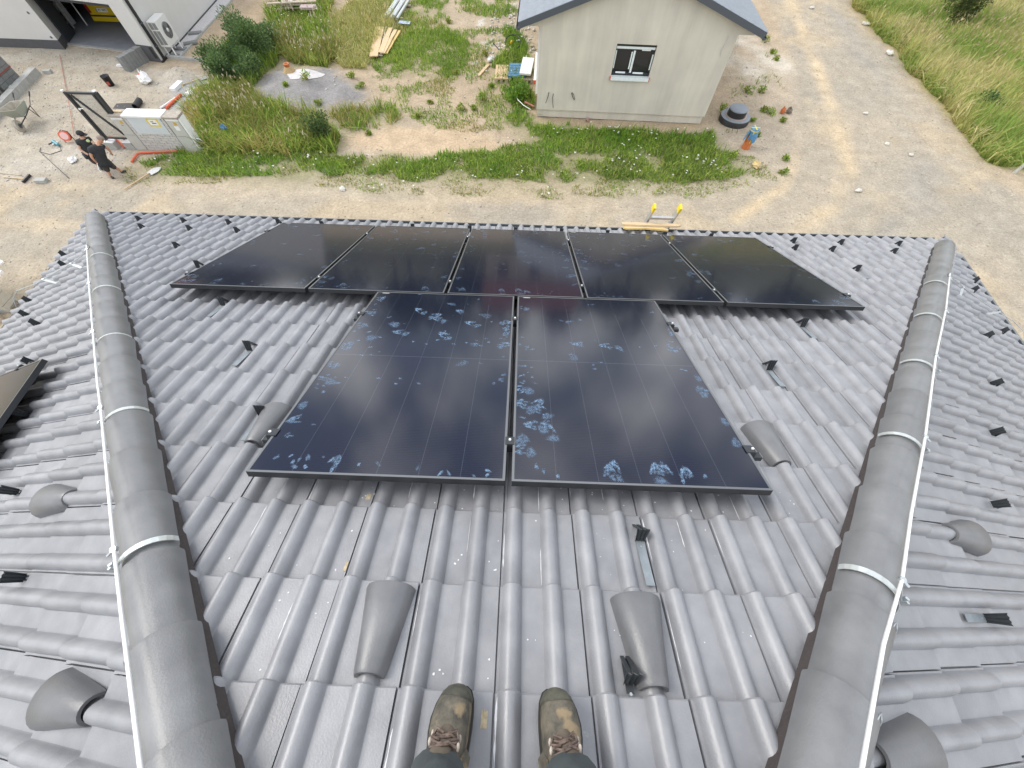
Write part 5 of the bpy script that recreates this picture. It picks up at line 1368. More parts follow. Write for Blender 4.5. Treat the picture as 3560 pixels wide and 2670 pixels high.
def text_mesh(s, size, mt, name, par, M):
    cu = bpy.data.curves.new(name, 'FONT'); cu.body = s; cu.size = size; cu.align_x = 'CENTER'; cu.align_y = 'CENTER'; cu.extrude = .0015
    o = bpy.data.objects.new(name, cu); COL.objects.link(o)
    dg = bpy.context.evaluated_depsgraph_get(); me = bpy.data.meshes.new_from_object(o.evaluated_get(dg))
    bpy.data.objects.remove(o); bpy.data.curves.remove(cu)
    me.materials.clear(); me.materials.append(mt)
    return link(name, me, par, M)
text_mesh('4P1 9870', .095, M_TEXT, 'plate_text', PLT, Matrix.Translation((-.10, .0095, .445)) @ Matrix.Rotation(PI / 2, 4, 'X'))

# heat pump on its slabs
hp = thing('heat_pump', 'white heat pump with one round fan beside the white wall', 'heat pump', at(-13.66, 15.95, ZG))
def bx(m, x0, x1, y0, y1, z0, z1): m.box(((x0 + x1) / 2, (y0 + y1) / 2, (z0 + z1) / 2), (x1 - x0, y1 - y0, z1 - z0))
M_HP = mat('heat_pump_white', (0.66, 0.66, 0.64), 0.5)
m = MB(); bx(m, -.17, .17, -.36, .36, .36, 1.10); cas = m.build('casing', M_HP, hp)
m = MB()
for z0, z1 in ((.42, .83), (.87, 1.06)): bx(m, -.13, .13, -.364, -.355, z0, z1)
m.build('side_grille', mat('grille_grey', (.20, .21, .20), .6), hp)
m = MB(); m.box((0, -.368, .62), (.012, .006, .42)); m.box((0, -.368, .96), (.012, .006, .2)); m.build('grille_bar', M_HP, hp)
mg = mat('fan_grey', (.24, .24, .24), .6)
m = MB(); m.lathe([(.235, 0), (.235, .012), (.20, .016)], 28, Matrix.Translation((.168, .02, .74)) @ Matrix.Rotation(PI / 2, 4, 'Y')); fn = m.build('fan_ring', mg, hp)
m = MB()
for r in (.08, .115, .15, .185, .215): m.tube([(.188, .02 + r * math.cos(2 * PI * k / 28), .74 + r * math.sin(2 * PI * k / 28)) for k in range(29)], .004, 4, caps=False)
m.build('fan_guard', M_BLACKP, fn)
m = MB()
for k in range(3):
    a = 2 * PI * k / 3 + .4
    m.add([(.186, .02 + .06 * math.cos(a), .74 + .06 * math.sin(a)), (.186, .02 + .2 * math.cos(a - .35), .74 + .2 * math.sin(a - .35)), (.184, .02 + .205 * math.cos(a + .3), .74 + .205 * math.sin(a + .3))], [(0, 1, 2)])
m.build('fan_blade', mat('fan_dark', (.10, .10, .10), .5), fn)
m = MB(); m.lathe([(.062, 0), (.06, .02), (.0, .024)], 18, Matrix.Translation((.178, .02, .74)) @ Matrix.Rotation(PI / 2, 4, 'Y')); m.build('fan_hub', M_HP, fn)
m = MB()
for yy in (-.28, .28):
    for xx in (-.14, .14): m.box((xx, yy, .21), (.035, .035, .30))
    m.box((0, yy, .345), (.34, .04, .03))
m.build('stand', M_WHITE, hp)
for i, (x, y, rz_) in enumerate(((-13.70, 15.68, .05), (-13.66, 16.25, .0), (-13.45, 16.75, .5), (-13.62, 17.6, .3))):
    m = MB(); m.box((0, 0, .03), (.50, .20, .07)); o = m.build('paving_slab', M_CONCD); o.matrix_world = at(x, y, ZG + .02, rz_)
    tag(o, ('grey slab under the near feet of the heat pump', 'grey slab under the far feet of the heat pump', 'loose grey slab just behind the heat pump', 'loose grey slab farther along the gravel strip')[i], 'slab', 'slabs on the gravel strip')
# white gravel strip and kerbs along the white house
stp = [(-13.90, 15.62), (-13.44, 15.66), (-13.36, 20), (-13.33, 26), (-14.12, 26), (-13.95, 18)]
m = MB(); m.prism(stp, ZG - .02, ZG + .030); tag(m.build('gravel_strip', mat('white_gravel', (.50, .485, .48), .9, var=.3, vscale=45, bump=.8, bscale=50)), kind='structure')
def on_strip(n, seed):
    r = np.random.default_rng(seed); x = r.uniform(-14.1, -13.33, n); y = r.uniform(15.6, 25, n); k = inpoly(x, y, stp); return x[k], y[k]
ZONE['strip'] = stp
def kerb(pts, w, h, label, mt, sub=1.0, cat='kerb'):
    p0 = Vector((*pts[0], ZG)); t = thing('kerb', label, cat, p0)
    m = None
    for (x0, y0), (x1, y1) in zip(pts[:-1], pts[1:]):
        L = math.hypot(x1 - x0, y1 - y0); n = max(1, round(L / sub)); d = Vector((x1 - x0, y1 - y0, 0)) / n; u = d.normalized()
        for k in range(n):
            a = Vector((x0, y0, 0)) + d * k + u * .006; b = Vector((x0, y0, 0)) + d * (k + 1) - u * .006
            m = MB(); o3 = Vector((pts[0][0], pts[0][1], 0)); m.beam(a - o3 + Vector((0, 0, h / 2 - .06)), b - o3 + Vector((0, 0, h / 2 - .06 + random.uniform(-.008, .008))), w, h + .12)
            m.build('kerb_stone', mt, t)
    return t
kerb([(-13.40, 15.60), (-13.29, 26)], .06, .06, 'thin kerb edging the white gravel strip', M_CONC)
kerb([(-13.85, 15.60), (-11.70, 15.27)], .09, .10, 'pale kerb running from the house corner to the bushes', M_CONC)
kerb([(-18.05, 14.12), (-17.70, 11.2), (-17.3, 9.2)], .24, .22, 'wide grey kerb at the left edge of the yard', M_CONC, .75)

# ================================================================== yard: paver stacks, wheelbarrow, bucket ...
def paver_stack(x, y, rz_, w, d, h, label, film):
    t = thing('paver_stack', label, 'paver stack', at(x, y, ZG, rz_), 'stacks of pavers')
    nl = 6; hh = (h - .1) / nl
    for k in range(nl):
        for j in range(3):
            m = MB(); m.box((0, -d / 2 + d * (j + .5) / 3 + random.uniform(-.006, .006), .10 + hh * (k + .5)), (w + random.uniform(-.012, .012), d / 3 - .012, hh - .010)); m.build('paver', M_CONCD, t)
    m = MB()
    for j in (-1, 0, 1): m.box((0, j * d * .4, .045), (w, .08, .09))
    m.build('pallet', M_WOODO, t)
    m = MB()
    for z in (h * .45,):
        m.box((0, -d / 2 - .004, z), (w + .03, .003, .03)); m.box((0, d / 2 + .004, z), (w + .03, .003, .03)); m.box((w / 2 + .012, 0, z), (.003, d + .02, .03)); m.box((-w / 2 - .012, 0, z), (.003, d + .02, .03))
    m.build('strap', mat('red_strap', (.30, .07, .05), .6), t)
    if film:
        m = MB(); m.box((0, 0, h + .012), (w * .96, d * .96, .025)); m.box((w / 2 + .013, .05, h - .05), (.004, d * .6, .12)); m.build('film', M_FILM, t)
    return t
paver_stack(-18.75, 13.2, .06, .85, .95, .95, 'stack of grey pavers under white film by the left kerb, farther one', True)
paver_stack(-18.70, 12.15, .02, .85, .92, .80, 'stack of grey pavers by the left kerb, nearer one', True)
m = MB(); m.box((0, 0, .03), (.5, .12, .06)); o = m.build('timber', M_WOODY); o.matrix_world = at(-17.95, 11.15, ZG, 1.0); tag(o, 'short yellow timber lying behind the wide kerb', 'timber')
m = MB(); m.box((0, 0, .05), (.26, .13, .10)); o = m.build('concrete_block', M_CONC); o.matrix_world = at(-17.72, 14.22, ZG, .2); tag(o, 'pale block at the far end of the wide kerb', 'block')
def crumple(name, label, cat, x, y, r, mt, seed, h=.5, group=None, extra=None, z=ZG):
    rg = np.random.default_rng(seed); m = MB(); m.ell((0, 0, r * h * .8), (r, r * .72, r * h), 14, 9)
    m.v = [(a * (1 + rg.normal(0, .16)), b * (1 + rg.normal(0, .16)), max(.003, c * (1 + rg.normal(0, .18)))) for a, b, c in m.v]; m.s = [False] * len(m.s)
    o = m.build(name, mt); o.matrix_world = at(x, y, z, rg.uniform(0, 3)); tag(o, label, cat, group)
    if extra:
        m = MB(); m.ell((r * .35, r * .15, r * h * 1.1), (r * .5, r * .4, r * h * .6), 9, 6); m.v = [(a * (1 + rg.normal(0, .08)), b * (1 + rg.normal(0, .08)), c * (1 + rg.normal(0, .12))) for a, b, c in m.v]; m.s = [False] * len(m.s); m.build('coloured_print', extra, o)
    return o
crumple('plastic_bag', 'pale green bag scrap behind the wide kerb', 'bag', -18.15, 13.0, .16, mat('pale_green_film', (.42, .55, .45), .5), 5)
# wheelbarrow
wb = thing('wheelbarrow', 'dirty wheelbarrow with a green tub standing beside the kerb', 'wheelbarrow', at(-16.45, 11.02, ZG, math.radians(14)) @ Matrix.Scale(.80, 4))
M_TUB = mat('dirty_green_tub', (.27, .36, .31), .6, color2=(.36, .33, .27), vscale=5)
M_MUD = mat('dried_mortar', (.36, .33, .27), .9, var=.2, vscale=8)
top = [(-.34, -.50), (.34, -.50), (.26, .52), (-.26, .52)]; bot = [(-.20, -.24), (.20, -.24), (.18, .34), (-.18, .34)]
def ringz(p, z): return [(x, y, z) for x, y in p]
m = MB()
tt = [(x, y - .05, .62 + (.10 if y < 0 else 0)) for x, y in top]; bb = ringz(bot, .34)
inn = [(x * .95, y * .95, z - .004) for x, y, z in tt]; ib = [(x * .94, y * .94, z + .02) for x, y, z in bb]
m.add(tt + bb, [(i, (i + 1) % 4, 4 + (i + 1) % 4, 4 + i) for i in range(4)] + [(7, 6, 5, 4)])
TUB = m.build('tub', M_TUB, wb)
m = MB(); m.add(inn + ib, [((i + 1) % 4, i, 4 + i, 4 + (i + 1) % 4) for i in range(4)] + [(4, 5, 6, 7)]); m.add(tt + inn, [(i, (i + 1) % 4, 4 + (i + 1) % 4, 4 + i) for i in range(4)]); m.build('tub_inside', M_MUD, TUB)
m = MB()
for s in (-1, 1): m.tube([(s * .06, -.62, .20), (s * .22, -.1, .32), (s * .27, .5, .42), (s * .30, .92, .62)], .018, 6); m.tube([(s * .24, .30, .37), (s * .26, .40, .0), (s * .24, .5, .39)], .016, 6)
m.build('frame', M_BLACK, wb)
m = MB()
for s in (-1, 1): m.tube([(s * .295, .84, .58), (s * .305, 1.02, .67)], .026, 8)
m.build('grip', M_BLACKP, wb)
m = MB(); m.tube([(-.05, 0, 0), (.05, 0, 0)], .20, 18); WH = m.build('wheel', M_MUD, wb); WH.matrix_local = Matrix.Translation((0, -.60, .20))
m = MB(); m.tube([(-.056, 0, 0), (.056, 0, 0)], .09, 12); m.build('rim', M_GUT, WH)
# bucket
bk = thing('bucket', 'black bucket standing in the gravel yard', 'bucket', at(-14.98, 13.5, ZG) @ Matrix.Scale(.86, 4))
m = MB(); m.lathe([(.0, .0), (.12, .0), (.155, .34), (.165, .345), (.165, .36), (.150, .355), (.115, .03), (.0, .03)], 24); BB_ = m.build('pail', M_BLACKP, bk)
m = MB(); m.box((.05, -.135, .14), (.10, .02, .12)); m.build('red_label', mat('faded_red', (.35, .06, .05), .6), BB_)
crumple('plastic_bag', 'white and red plastic sack lying by the small soil heap', 'bag', -13.80, 13.75, .27, M_WHITE, 6, .62, None, M_RED)
# upright slabs in front of the right jamb
t = thing('slab_pile', 'row of grey slabs standing on edge at the garage corner', 'slabs', at(-14.72, 14.95, ZG, math.radians(70)))
for k in range(7):
    m = MB(); m.box((-.42 + .14 * k, random.uniform(-.01, .01), .22), (.13, .24, .46 + random.uniform(-.01, .015))); m.build('slab', M_CONCD, t)
# corner block bits
for i, (x, y, a, s, lb) in enumerate(((-15.31, 14.85, .2, (.24, .12, .07), 'small white block in the middle of the yard'), (-12.55, 13.48, 1.45, (.55, .20, .10), 'long white block lying in the yard by the shovel'), (-14.2, 8.05, .1, (.30, .16, .09), 'white brick lying near the front lane'))):
    m = MB(); m.box((0, 0, s[2] / 2), s); o = m.build('white_block', M_CONC if i == 2 else M_WHITE); o.matrix_world = at(x, y, ZG + .005, a); tag(o, lb, 'block')
# membrane roll, half unrolled
mr = thing('membrane_roll', 'half unrolled black membrane lying behind the meter wall', 'membrane', at(-13.75, 12.15, ZG, .12))
m = MB(); pts = []
for k in range(30): 
    a = k * .45; r = .10 - .0022 * k; pts.append((.42 + r * math.sin(a), .10 - r * math.cos(a)))
prof = [(-.42, .012), (-.2, .02), (.1, .012), (.42, .004)] + pts
vs = []
for yy in (-.22, .22): vs += [(x, yy, z) for x, z in prof]
n = len(prof); m.add(vs, [(i, i + 1, n + i + 1, n + i) for i in range(n - 1)], False); m.build('sheet', M_BLACKP, mr)
# pipes
def pipe(name, label, pts, r, mt, cat='pipe', group=None, z=ZG):
    p0 = Vector((pts[0][0], pts[0][1], z)); m = MB(); m.tube([Vector(p) if len(p) == 3 else Vector((p[0], p[1], z + r)) for p in pts], r, 8)
    m.v = [tuple(Vector(v) - p0) for v in m.v]; o = m.build(name, mt); o.matrix_world = Matrix.Translation(p0); return tag(o, label, cat, group)
pipe('plastic_pipe', 'red pipe lying in the blue grey chippings', [(-12.30, 12.05), (-12.18, 12.95)], .045, M_RED)
pipe('plastic_pipe', 'thin white pipe beside the red pipe', [(-12.52, 12.08), (-12.30, 12.75)], .03, M_WHITE)
pipe('conduit', 'orange conduit lying in an angle in front of the meter wall', [(-10.62, 9.68, ZG + .06), (-11.9, 9.53, ZG + .05), (-12.03, 9.46, ZG + .05), (-12.02, 9.07, ZG + .04)], .030, M_RED, 'conduit')
pipe('conduit', 'red conduit loop sticking out of the fence footing', [(-13.0, 10.0, ZG + .26), (-12.75, 9.9, ZG + .22), (-12.62, 9.80, ZG + .02), (-12.53, 9.84, ZG + .05), (-12.48, 9.9, ZG + .30)], .030, M_RED, 'conduit')
# tools
def shovel(name, label, a, b, wide, mt_blade):
    a, b = Vector((*a, ZG + .04)), Vector((*b, ZG + .03)); d = (b - a).normalized(); s = d.cross(Vector((0, 0, 1))).normalized()
    t = thing(name, label, 'shovel', a); L = (b - a).length
    M = Matrix((s, d, s.cross(d))).transposed().to_4x4()
    m = MB(); m.tube([M @ Vector((0, 0, 0)), M @ Vector((0, L - wide * 1.4, .02))], .017, 7); m.build('handle', M_WOOD, t)
    m = MB(); pl = [(-wide * .42, L - wide * 1.5), (wide * .42, L - wide * 1.5), (wide * .52, L - wide * .7), (wide * .3, L - .04), (0, L), (-wide * .3, L - .04), (-wide * .52, L - wide * .7)]
    m.prism(pl, .0, .008, M); m.build('blade', mt_blade, t)
    return t
M_STEEL = mat('worn_steel', (.45, .46, .47), .45, .6, var=.2, vscale=14)
shovel('shovel', 'shovel with a wooden handle lying on the grass verge', (-11.60, 7.80), (-11.04, 8.88), .26, M_STEEL)
shovel('shovel', 'shovel lying across the white block in the yard', (-12.62, 13.42), (-11.68, 14.30), .25, M_STEEL)
t = thing('hoe', 'hoe with a pale handle lying at the left by the lane', 'hoe', (-15.45, 8.18, ZG))
m = MB(); m.tube([(0, 0, .03), (.72, -.06, .04)], .016, 6); m.build('handle', M_WOOD, t)
m = MB(); m.box((.74, -.04, .04), (.05, .34, .06), Matrix.Rotation(0, 4, 'Z')); m.build('head', M_BLACKP, t)
pipe('stick', 'long bare stick lying above the hoe', [(-15.9, 8.40), (-15.0, 8.31)], .016, M_WOODO, 'stick')
pipe('rebar', 'thin dark rod lying slanted in front of the workers', [(-14.76, 9.18, ZG + .22), (-13.52, 8.24, ZG + .02)], .011, M_BLACKP, 'rod')
pipe('string_line', 'red string line stretched across the yard', [(-18.02, 15.5, ZG + .03), (-16.6, 13.4, ZG + .03), (-15.2, 11.35, ZG + .03), (-14.5, 10.3, ZG + .05)], .007, mat('red_string', (.42, .14, .10), .8), 'string')
# cable reel
rl = thing('cable_reel', 'red cable reel behind the workers', 'cable reel', at(-14.50, 10.05, ZG, .5) @ Matrix.Scale(.8, 4))
m = MB(); m.lathe([(.17, -.09), (.17, -.075), (.11, -.07), (.11, .07), (.17, .075), (.17, .09)], 20, Matrix.Translation((0, 0, .24)) @ Matrix.Rotation(1.15, 4, 'X')); m.build('drum', M_RED, rl)
m = MB(); m.lathe([(.125, .091), (.12, .096)], 18, Matrix.Translation((0, 0, .24)) @ Matrix.Rotation(1.15, 4, 'X')); m.build('face_plate', mat('pink_white', (.70, .45, .42), .5), rl)
m = MB(); m.tube([(-.16, .0, .0), (-.16, .06, .34), (0, .1, .42), (.16, .06, .34), (.16, 0, 0)], .014, 6); m.build('stand', M_BLACKP, rl)
# grinder with its cable
gd = thing('angle_grinder', 'blue angle grinder lying in white dust with a thin cable', 'grinder', at(-14.80, 9.85, ZG, 2.6))
m = MB(); m.tube([(-.16, 0, .07), (.05, 0, .07), (.14, 0, .08)], [.045, .05, .055], 10); m.build('body', mat('teal_plastic', (.09, .28, .34), .45), gd)
m = MB(); m.lathe([(.09, 0), (.09, .008)], 16, Matrix.Translation((.16, 0, .02))); m.build('disc', M_STEEL, gd)
m = MB(); m.tube([(.1, .04, .08), (.1, .17, .08)], .02, 8); m.tube([(-.16, 0, .06), (-.4, .1, .02), (-.3, .4, .015), (.1, .5, .015), (.3, .38, .015)], .008, 5); m.build('cable', M_BLACKP, gd)
crumple('plastic_bag', 'small white bag lying left of the workers', 'bag', -13.85, 9.08, .14, M_WHITE, 9, .45)
crumple('plastic_bag', 'yellow and white empty sack lying at the edge of the bushes', 'bag', -11.72, 13.05, .26, M_WHITE, 10, .4, None, M_YELLOW)
crumple('plastic_bag', 'white sack at the edge of the bushes, behind the yellow one', 'bag', -11.45, 13.5, .17, M_WHITE, 11, .5)
crumple('plastic_bag', 'blue scrap of film in the tall weeds beside the meter wall', 'bag', -9.45, 10.4, .11, M_BLUE, 12, .6, None, None, ZG + .35)
dust = [(-15.3, 9.0), (-14.9, 9.7), (-14.45, 9.5), (-14.6, 9.0), (-15.0, 8.7)]

# ================================================================== meter wall, fence footing and gate
pw = thing('meter_wall', 'low white brick wall with two meter cabinets and a white slab on top', 'wall', (-12.24, 9.76, ZG))
M_BRICK = mat('white_sand_lime_brick', (.54, .52, .49), .85, var=.06, vscale=10, objvar=.06)
M_JOINT = mat('mortar_grey', (.22, .215, .20), .95)
M_CAB = mat('cabinet_grey_white', (.50, .50, .46), .55, var=.03)
WL, WD, WHT = 2.02, .30, .97
m = MB(); bx(m, .36, 1.62, .02, WD, 0, WHT - .02); m.build('core', M_JOINT, pw)
rowh = WHT / 13; zb = .50
for r in range(13):
    z0 = rowh * r
    x = .385 - (.115 if r % 2 else 0.0)
    while x < 1.60:
        a, b = max(x, .385), min(x + .218, 1.60)
        if b - a > .03:
            zmid = z0 + rowh / 2
            segs = [(a, b)] if zmid < zb else [(a, min(b, .475)), (max(a, 1.50), b)]
            for s0, s1 in segs:
                if s1 - s0 > .02:
                    m = MB(); bx(m, s0 + .004, s1 - .004, random.uniform(-.002, .003), .03, z0 + .004, z0 + rowh - .004); m.build('brick', M_BRICK, pw)
        x += .226
for x0, x1, nm in ((0, .36, 0), (1.62, WL, 1)):
    m = MB(); bx(m, x0, x1, 0, WD, 0, .44); m.build('cabinet_base', M_CAB, pw)
    m = MB(); bx(m, x0 + .004, x1 - .004, .012, WD - .004, .445, WHT - .01); CB = m.build('cabinet', M_CAB, pw)
    m = MB(); bx(m, x0 + .02, x1 - .02, .004, .013, .46, WHT - .09); m.build('cabinet_door', M_CAB, CB)
    m = MB(); bx(m, x0 + .01, x1 - .01, .002, .016, WHT - .08, WHT - .025); m.build('cabinet_head', M_WHITE, CB)
    m = MB(); bx(m, x0 + .20, x0 + .28, -.001, .005, WHT - .19, WHT - .11); m.build('yellow_sign', mat('amber_sign', (.62, .36, .02), .5), CB)
    m = MB()
    if nm == 0: bx(m, x0 + .17, x0 + .23, -.001, .005, WHT - .25, WHT - .23)
    else: bx(m, x0 + .15, x0 + .28, -.001, .005, WHT - .34, WHT - .22)
    m.build('paper_sign', M_ORANGE if nm == 0 else M_WHITE, CB)
m = MB(); bx(m, .485, 1.495, -.006, .04, .505, WHT - .01); PN = m.build('meter_door', mat('pale_blue_white_panel', (.56, .60, .62), .5, var=.05, vscale=5), pw)
m = MB(); bx(m, 1.06, 1.40, -.010, -.005, .735, .95); SG = m.build('yellow_frame_sign', M_YELLOW, PN)
m = MB(); bx(m, 1.105, 1.355, -.013, -.0095, .775, .915); PPR = m.build('notice_paper', M_WHITE, SG)
m = MB(); bx(m, 1.16, 1.25, -.0145, -.0125, .86, .878); bx(m, 1.18, 1.31, -.0145, -.0125, .815, .838); m.build('print_mark', M_TEXT, PPR)
m = MB(); bx(m, .40, 1.58, -.03, WD + .06, WHT + .005, WHT + .055); m.build('polystyrene_slab', M_WHITE, pw)
for x0, x1 in ((-.04, .39), (1.59, WL + .03)):
    m = MB(); bx(m, x0, x1, -.02, WD + .05, WHT - .008, WHT + .035); m.build('rough_cap', mat('rough_stone_cap', (.36, .32, .27), .95, var=.25, vscale=12, bump=.8, bscale=30), pw)
m = MB(); bx(m, WL + .004, WL + .05, .02, WD, 0, WHT - .03); m.build('side_board', M_WHITE, pw)
m = MB(); m.tube([(WL + .05, .1, .36), (WL + .20, .1, .33), (WL + .26, .12, .2), (WL + .18, .12, .06), (WL + .05, .12, .03)], .012, 6); m.build('cable_loop', M_WHITE, pw)
m = MB(); m.box((.2, .16, WHT + .055), (.28, .05, .03), Matrix.Rotation(.0, 4, 'Z')); o = m.build('wood_offcut', M_WOOD); o.matrix_world = at(-12.24, 9.76, ZG) @ Matrix.Translation((-.0, .02, 0)); tag(o, 'wood offcut lying on top of the meter wall', 'wood offcut')
for i, (x, y, L, a) in enumerate(((-13.03, 9.84, .52, -.10), (-12.38, 9.86, .30, -.05))):
    m = MB(); m.box((0, 0, .08), (L, .24, .26)); t = m.build('footing_block', M_CONC); t.matrix_world = at(x, y, ZG, a); tag(t, ('concrete footing block under the gate post', 'concrete footing block between gate and meter wall')[i], 'footing')
    m = MB(); m.box((0, 0, .218), (L - .01, .23, .02)); m.build('pale_top', M_WHITE, t)
gt = thing('garden_gate', 'black steel gate with wire mesh standing by the meter wall', 'gate', (-13.05, 9.86, ZG))
def gbar(nm, a, b, w, par=gt, mt=M_BLACK):
    m = MB(); m.beam(a, b, w, w, (0, 1, 0)); return m.build(nm, mt, par)
gbar('post', (0, 0, .02), (0.03, 0, 1.55), .075); gbar('post', (.86, 0.02, .30), (.90, 0.02, 1.55), .085)
gbar('frame_bar', (.075, 0, .30), (.075, 0, 1.52), .04); gbar('frame_bar', (.80, 0, .30), (.80, 0, 1.52), .05)
gbar('frame_bar', (.02, 0, 1.53), (.90, 0, 1.53), .055); gbar('frame_bar', (.06, 0, .29), (.82, 0, .29), .045); gbar('brace', (.14, -.01, 1.48), (.78, -.01, .33), .045)
m = MB()
for k in range(1, 34): m.box((.44, .012, .30 + 1.2 * k / 34), (.70, .004, .008))
for k in range(1, 20): m.box((.09 + .70 * k / 20, .014, .91), (.008, .004, 1.2))
m.build('wire_mesh', mat('mesh_wire', (.30, .29, .25), .5, .3), gt)
m = MB(); m.tube([(.06, -.03, 1.12), (.12, -.06, 1.15), (.20, -.06, 1.15)], .011, 6); m.lathe([(.03, 0), (.03, .02)], 10, Matrix.Translation((.06, -.03, 1.12)) @ Matrix.Rotation(PI / 2, 4, 'X')); m.build('handle', M_ALU, gt)
m = MB(); m.box((.0, -.01, 1.59), (.06, .06, .02)); m.box((.90, .01, 1.59), (.08, .08, .02)); m.build('post_cap', M_WHITE, gt)

# ================================================================== plot left of the bungalow
t = thing('lumber_pile', 'pile of pale sawn boards lying in the grass', 'boards', at(-5.72, 17.2, ZG + .05, math.radians(2)))
for i, (x, w, y, L, a, z, mt) in enumerate(((-.33, .26, .0, 2.55, .07, .05, M_WOOD), (-.20, .20, -.1, 2.5, .05, .09, M_WOOD), (-.03, .05, .05, 2.3, .06, .08, M_WOODO), (.08, .20, .0, 2.1, -.03, .10, M_WOOD), (.24, .14, -.1, 2.0, -.10, .09, M_WOOD), (.36, .10, -.05, 2.0, -.13, .05, M_WOODY), (-.18, .5, 0, 2.3, .03, .02, M_WOODO))):
    m = MB(); nseg = 6; e = []
    for k in range(nseg + 1): e.append((-w / 2 + random.uniform(-.015, .015), -L / 2 + L * k / nseg))
    for k in range(nseg, -1, -1): e.append((w / 2 + random.uniform(-.015, .015), -L / 2 + L * k / nseg))
    m.prism(e, 0, .03, Matrix.Translation((x, y, z)) @ Matrix.Rotation(a, 4, 'Z')); m.build('board', mt, t)
t = thing('gutter_bundle', 'bundle of shiny metal gutters stacked on battens in the grass', 'gutters', at(-5.72, 20.2, ZG + .06, math.radians(-6)))
for i in range(5):
    m = MB(); m.tube([(-.28 + .14 * i, -1.0 + .1 * (i % 2), .08 + .05 * (i % 2)), (-.28 + .14 * i, 1.1, .08 + .05 * (i % 2))], .055, 9); m.build('gutter_length', M_STRAP, t)
m = MB()
for yy in (-.7, .6): m.box((0, yy, .01), (.9, .08, .05))
m.build('batten', M_WOODO, t)
m = MB(); m.box((0, 0, .01), (.5, .26, .012)); o = m.build('printed_sheet', mat('blue_white_print', (.16, .22, .55), .4, color2=(.62, .68, .78), vscale=4)); o.matrix_world = at(-5.18, 18.95, ZG + .10, -.1); tag(o, 'blue and white printed sheet lying in the grass', 'sheet')
def pallet(x, y, rz_, w, d, label, mt, z=ZG, tilt=None, nb=7, h=.14):
    M = at(x, y, z, rz_)
    if tilt: M = M @ tilt
    t = thing('pallet', label, 'pallet', M, 'pallets on the plot')
    for k in range(nb):
        m = MB(); m.box((-w / 2 + w * (k + .5) / nb, 0, h - .011), (w / nb * .88, d, .022)); m.build('deck_board', mt, t)
    for yy in (-d / 2 + .05, 0, d / 2 - .05):
        m = MB(); m.box((0, yy, h - .033), (w, .09, .021)); m.build('stringer', mt, t)
        for xx in (-w / 2 + .06, 0, w / 2 - .06):
            m = MB(); m.box((xx, yy, (h - .045 + .02) / 2 + .0), (.11, .09, h - .065)); m.build('block', M_WOODO, t)
        m = MB(); m.box((0, yy, .01), (w, .085, .018)); m.build('bottom_board', M_WOODO, t)
    return t
pallet(-10.0, 19.6, .08, .95, .7, 'old wooden pallet in the tall weeds with boards across it', M_WOODO, ZG + .35)
m = MB(); m.box((0, 0, .02), (.36, .62, .05)); o = m.build('panel_offcut', mat('pinkish_board', (.52, .46, .42), .8, var=.1)); o.matrix_world = at(-10.05, 19.75, ZG + .50, -.15); tag(o, 'pale panel lying on the old pallet', 'panel')
m = MB(); m.box((0, 0, .0), (2.0, .12, .035)); o = m.build('plank', M_WOODO); o.matrix_world = at(-9.9, 19.3, ZG + .54, .20); tag(o, 'long plank lying across the old pallet', 'plank')
m = MB(); m.box((0, 0, .0), (.62, .34, .08)); o = m.build('panel_offcut', mat('pink_grey_board', (.40, .31, .31), .8)); o.matrix_world = at(-9.2, 19.15, ZG + .45, .06); tag(o, 'pink grey panel leaning at the right of the old pallet', 'panel')
m = MB(); m.box((0, 0, .02), (.11, .95, .035)); o = m.build('plank', M_WOOD); o.matrix_world = at(-1.58, 15.32, ZG + .01, -.36); tag(o, 'single plank lying on the bare ground by the pallets', 'plank')
pallet(-.86, 14.98, .0, .50, 1.02, 'new pallet with five pale deck boards', M_WOOD, ZG, None, 5, .15)
pallet(-.30, 15.02, PI / 2, 1.0, .60, 'blue painted pallet next to the new one', M_BLUE, ZG + .06, None, 5, .15)
pallet(.08, 14.9, .0, .52, .9, 'plain pallet under the white panel by the house wall', M_WOODO, ZG, None, 5, .15)
m = MB(); m.box((0, 0, .03), (.42, .95, .06)); o = m.build('foam_panel', M_WHITE); o.matrix_world = at(.07, 15.0, ZG + .30, -.12) @ Matrix.Rotation(.12, 4, 'X'); tag(o, 'white foam panel lying tilted on a pallet by the house', 'panel')
m = MB(); R0 = .30
m.tube([(R0 * math.cos(a) * 1.0, .10 * math.sin(a * 1.0) + R0 * .9 * math.sin(a), .12 + .20 * (1 + math.sin(a)) / 2) for a in np.linspace(-.9, 3.5, 26)], .018, 7)
o = m.build('hose_loop', M_BLACKP); o.matrix_world = at(-.52, 17.1, ZG + .02); tag(o, 'black hose loop standing in the weeds by the house', 'hose')
m = MB(); m.tube([(0, 0, .18), (.12, -.1, .12), (.25, -.2, .05)], .018, 6); o = m.build('hose_end', M_BLACKP); o.matrix_world = at(-1.3, 17.0, ZG + .05); tag(o, 'loose black hose end in the weeds left of the loop', 'hose')
m = MB(); m.lathe([(.0, 0), (.04, 0), (.035, .10), (0, .14)], 10); o = m.build('yellow_cap', mat('amber_cap', (.70, .42, .03), .5)); o.matrix_world = at(-.60, 16.95, ZG + .25) @ Matrix.Rotation(.5, 4, 'Y'); tag(o, 'yellow cap in the weeds inside the hose loop', 'cap')
crumple('plastic_bag', 'white bag in the weeds left of the pallets', 'bag', -1.35, 16.1, .16, M_WHITE, 14, .5)
pipe('drain_pipe', 'short pink pipe with yellow end at the house corner', [(.03, 12.9, ZG + .16), (.36, 12.75, ZG + .10)], .035, mat('dull_pink_pipe', (.42, .16, .12), .5))
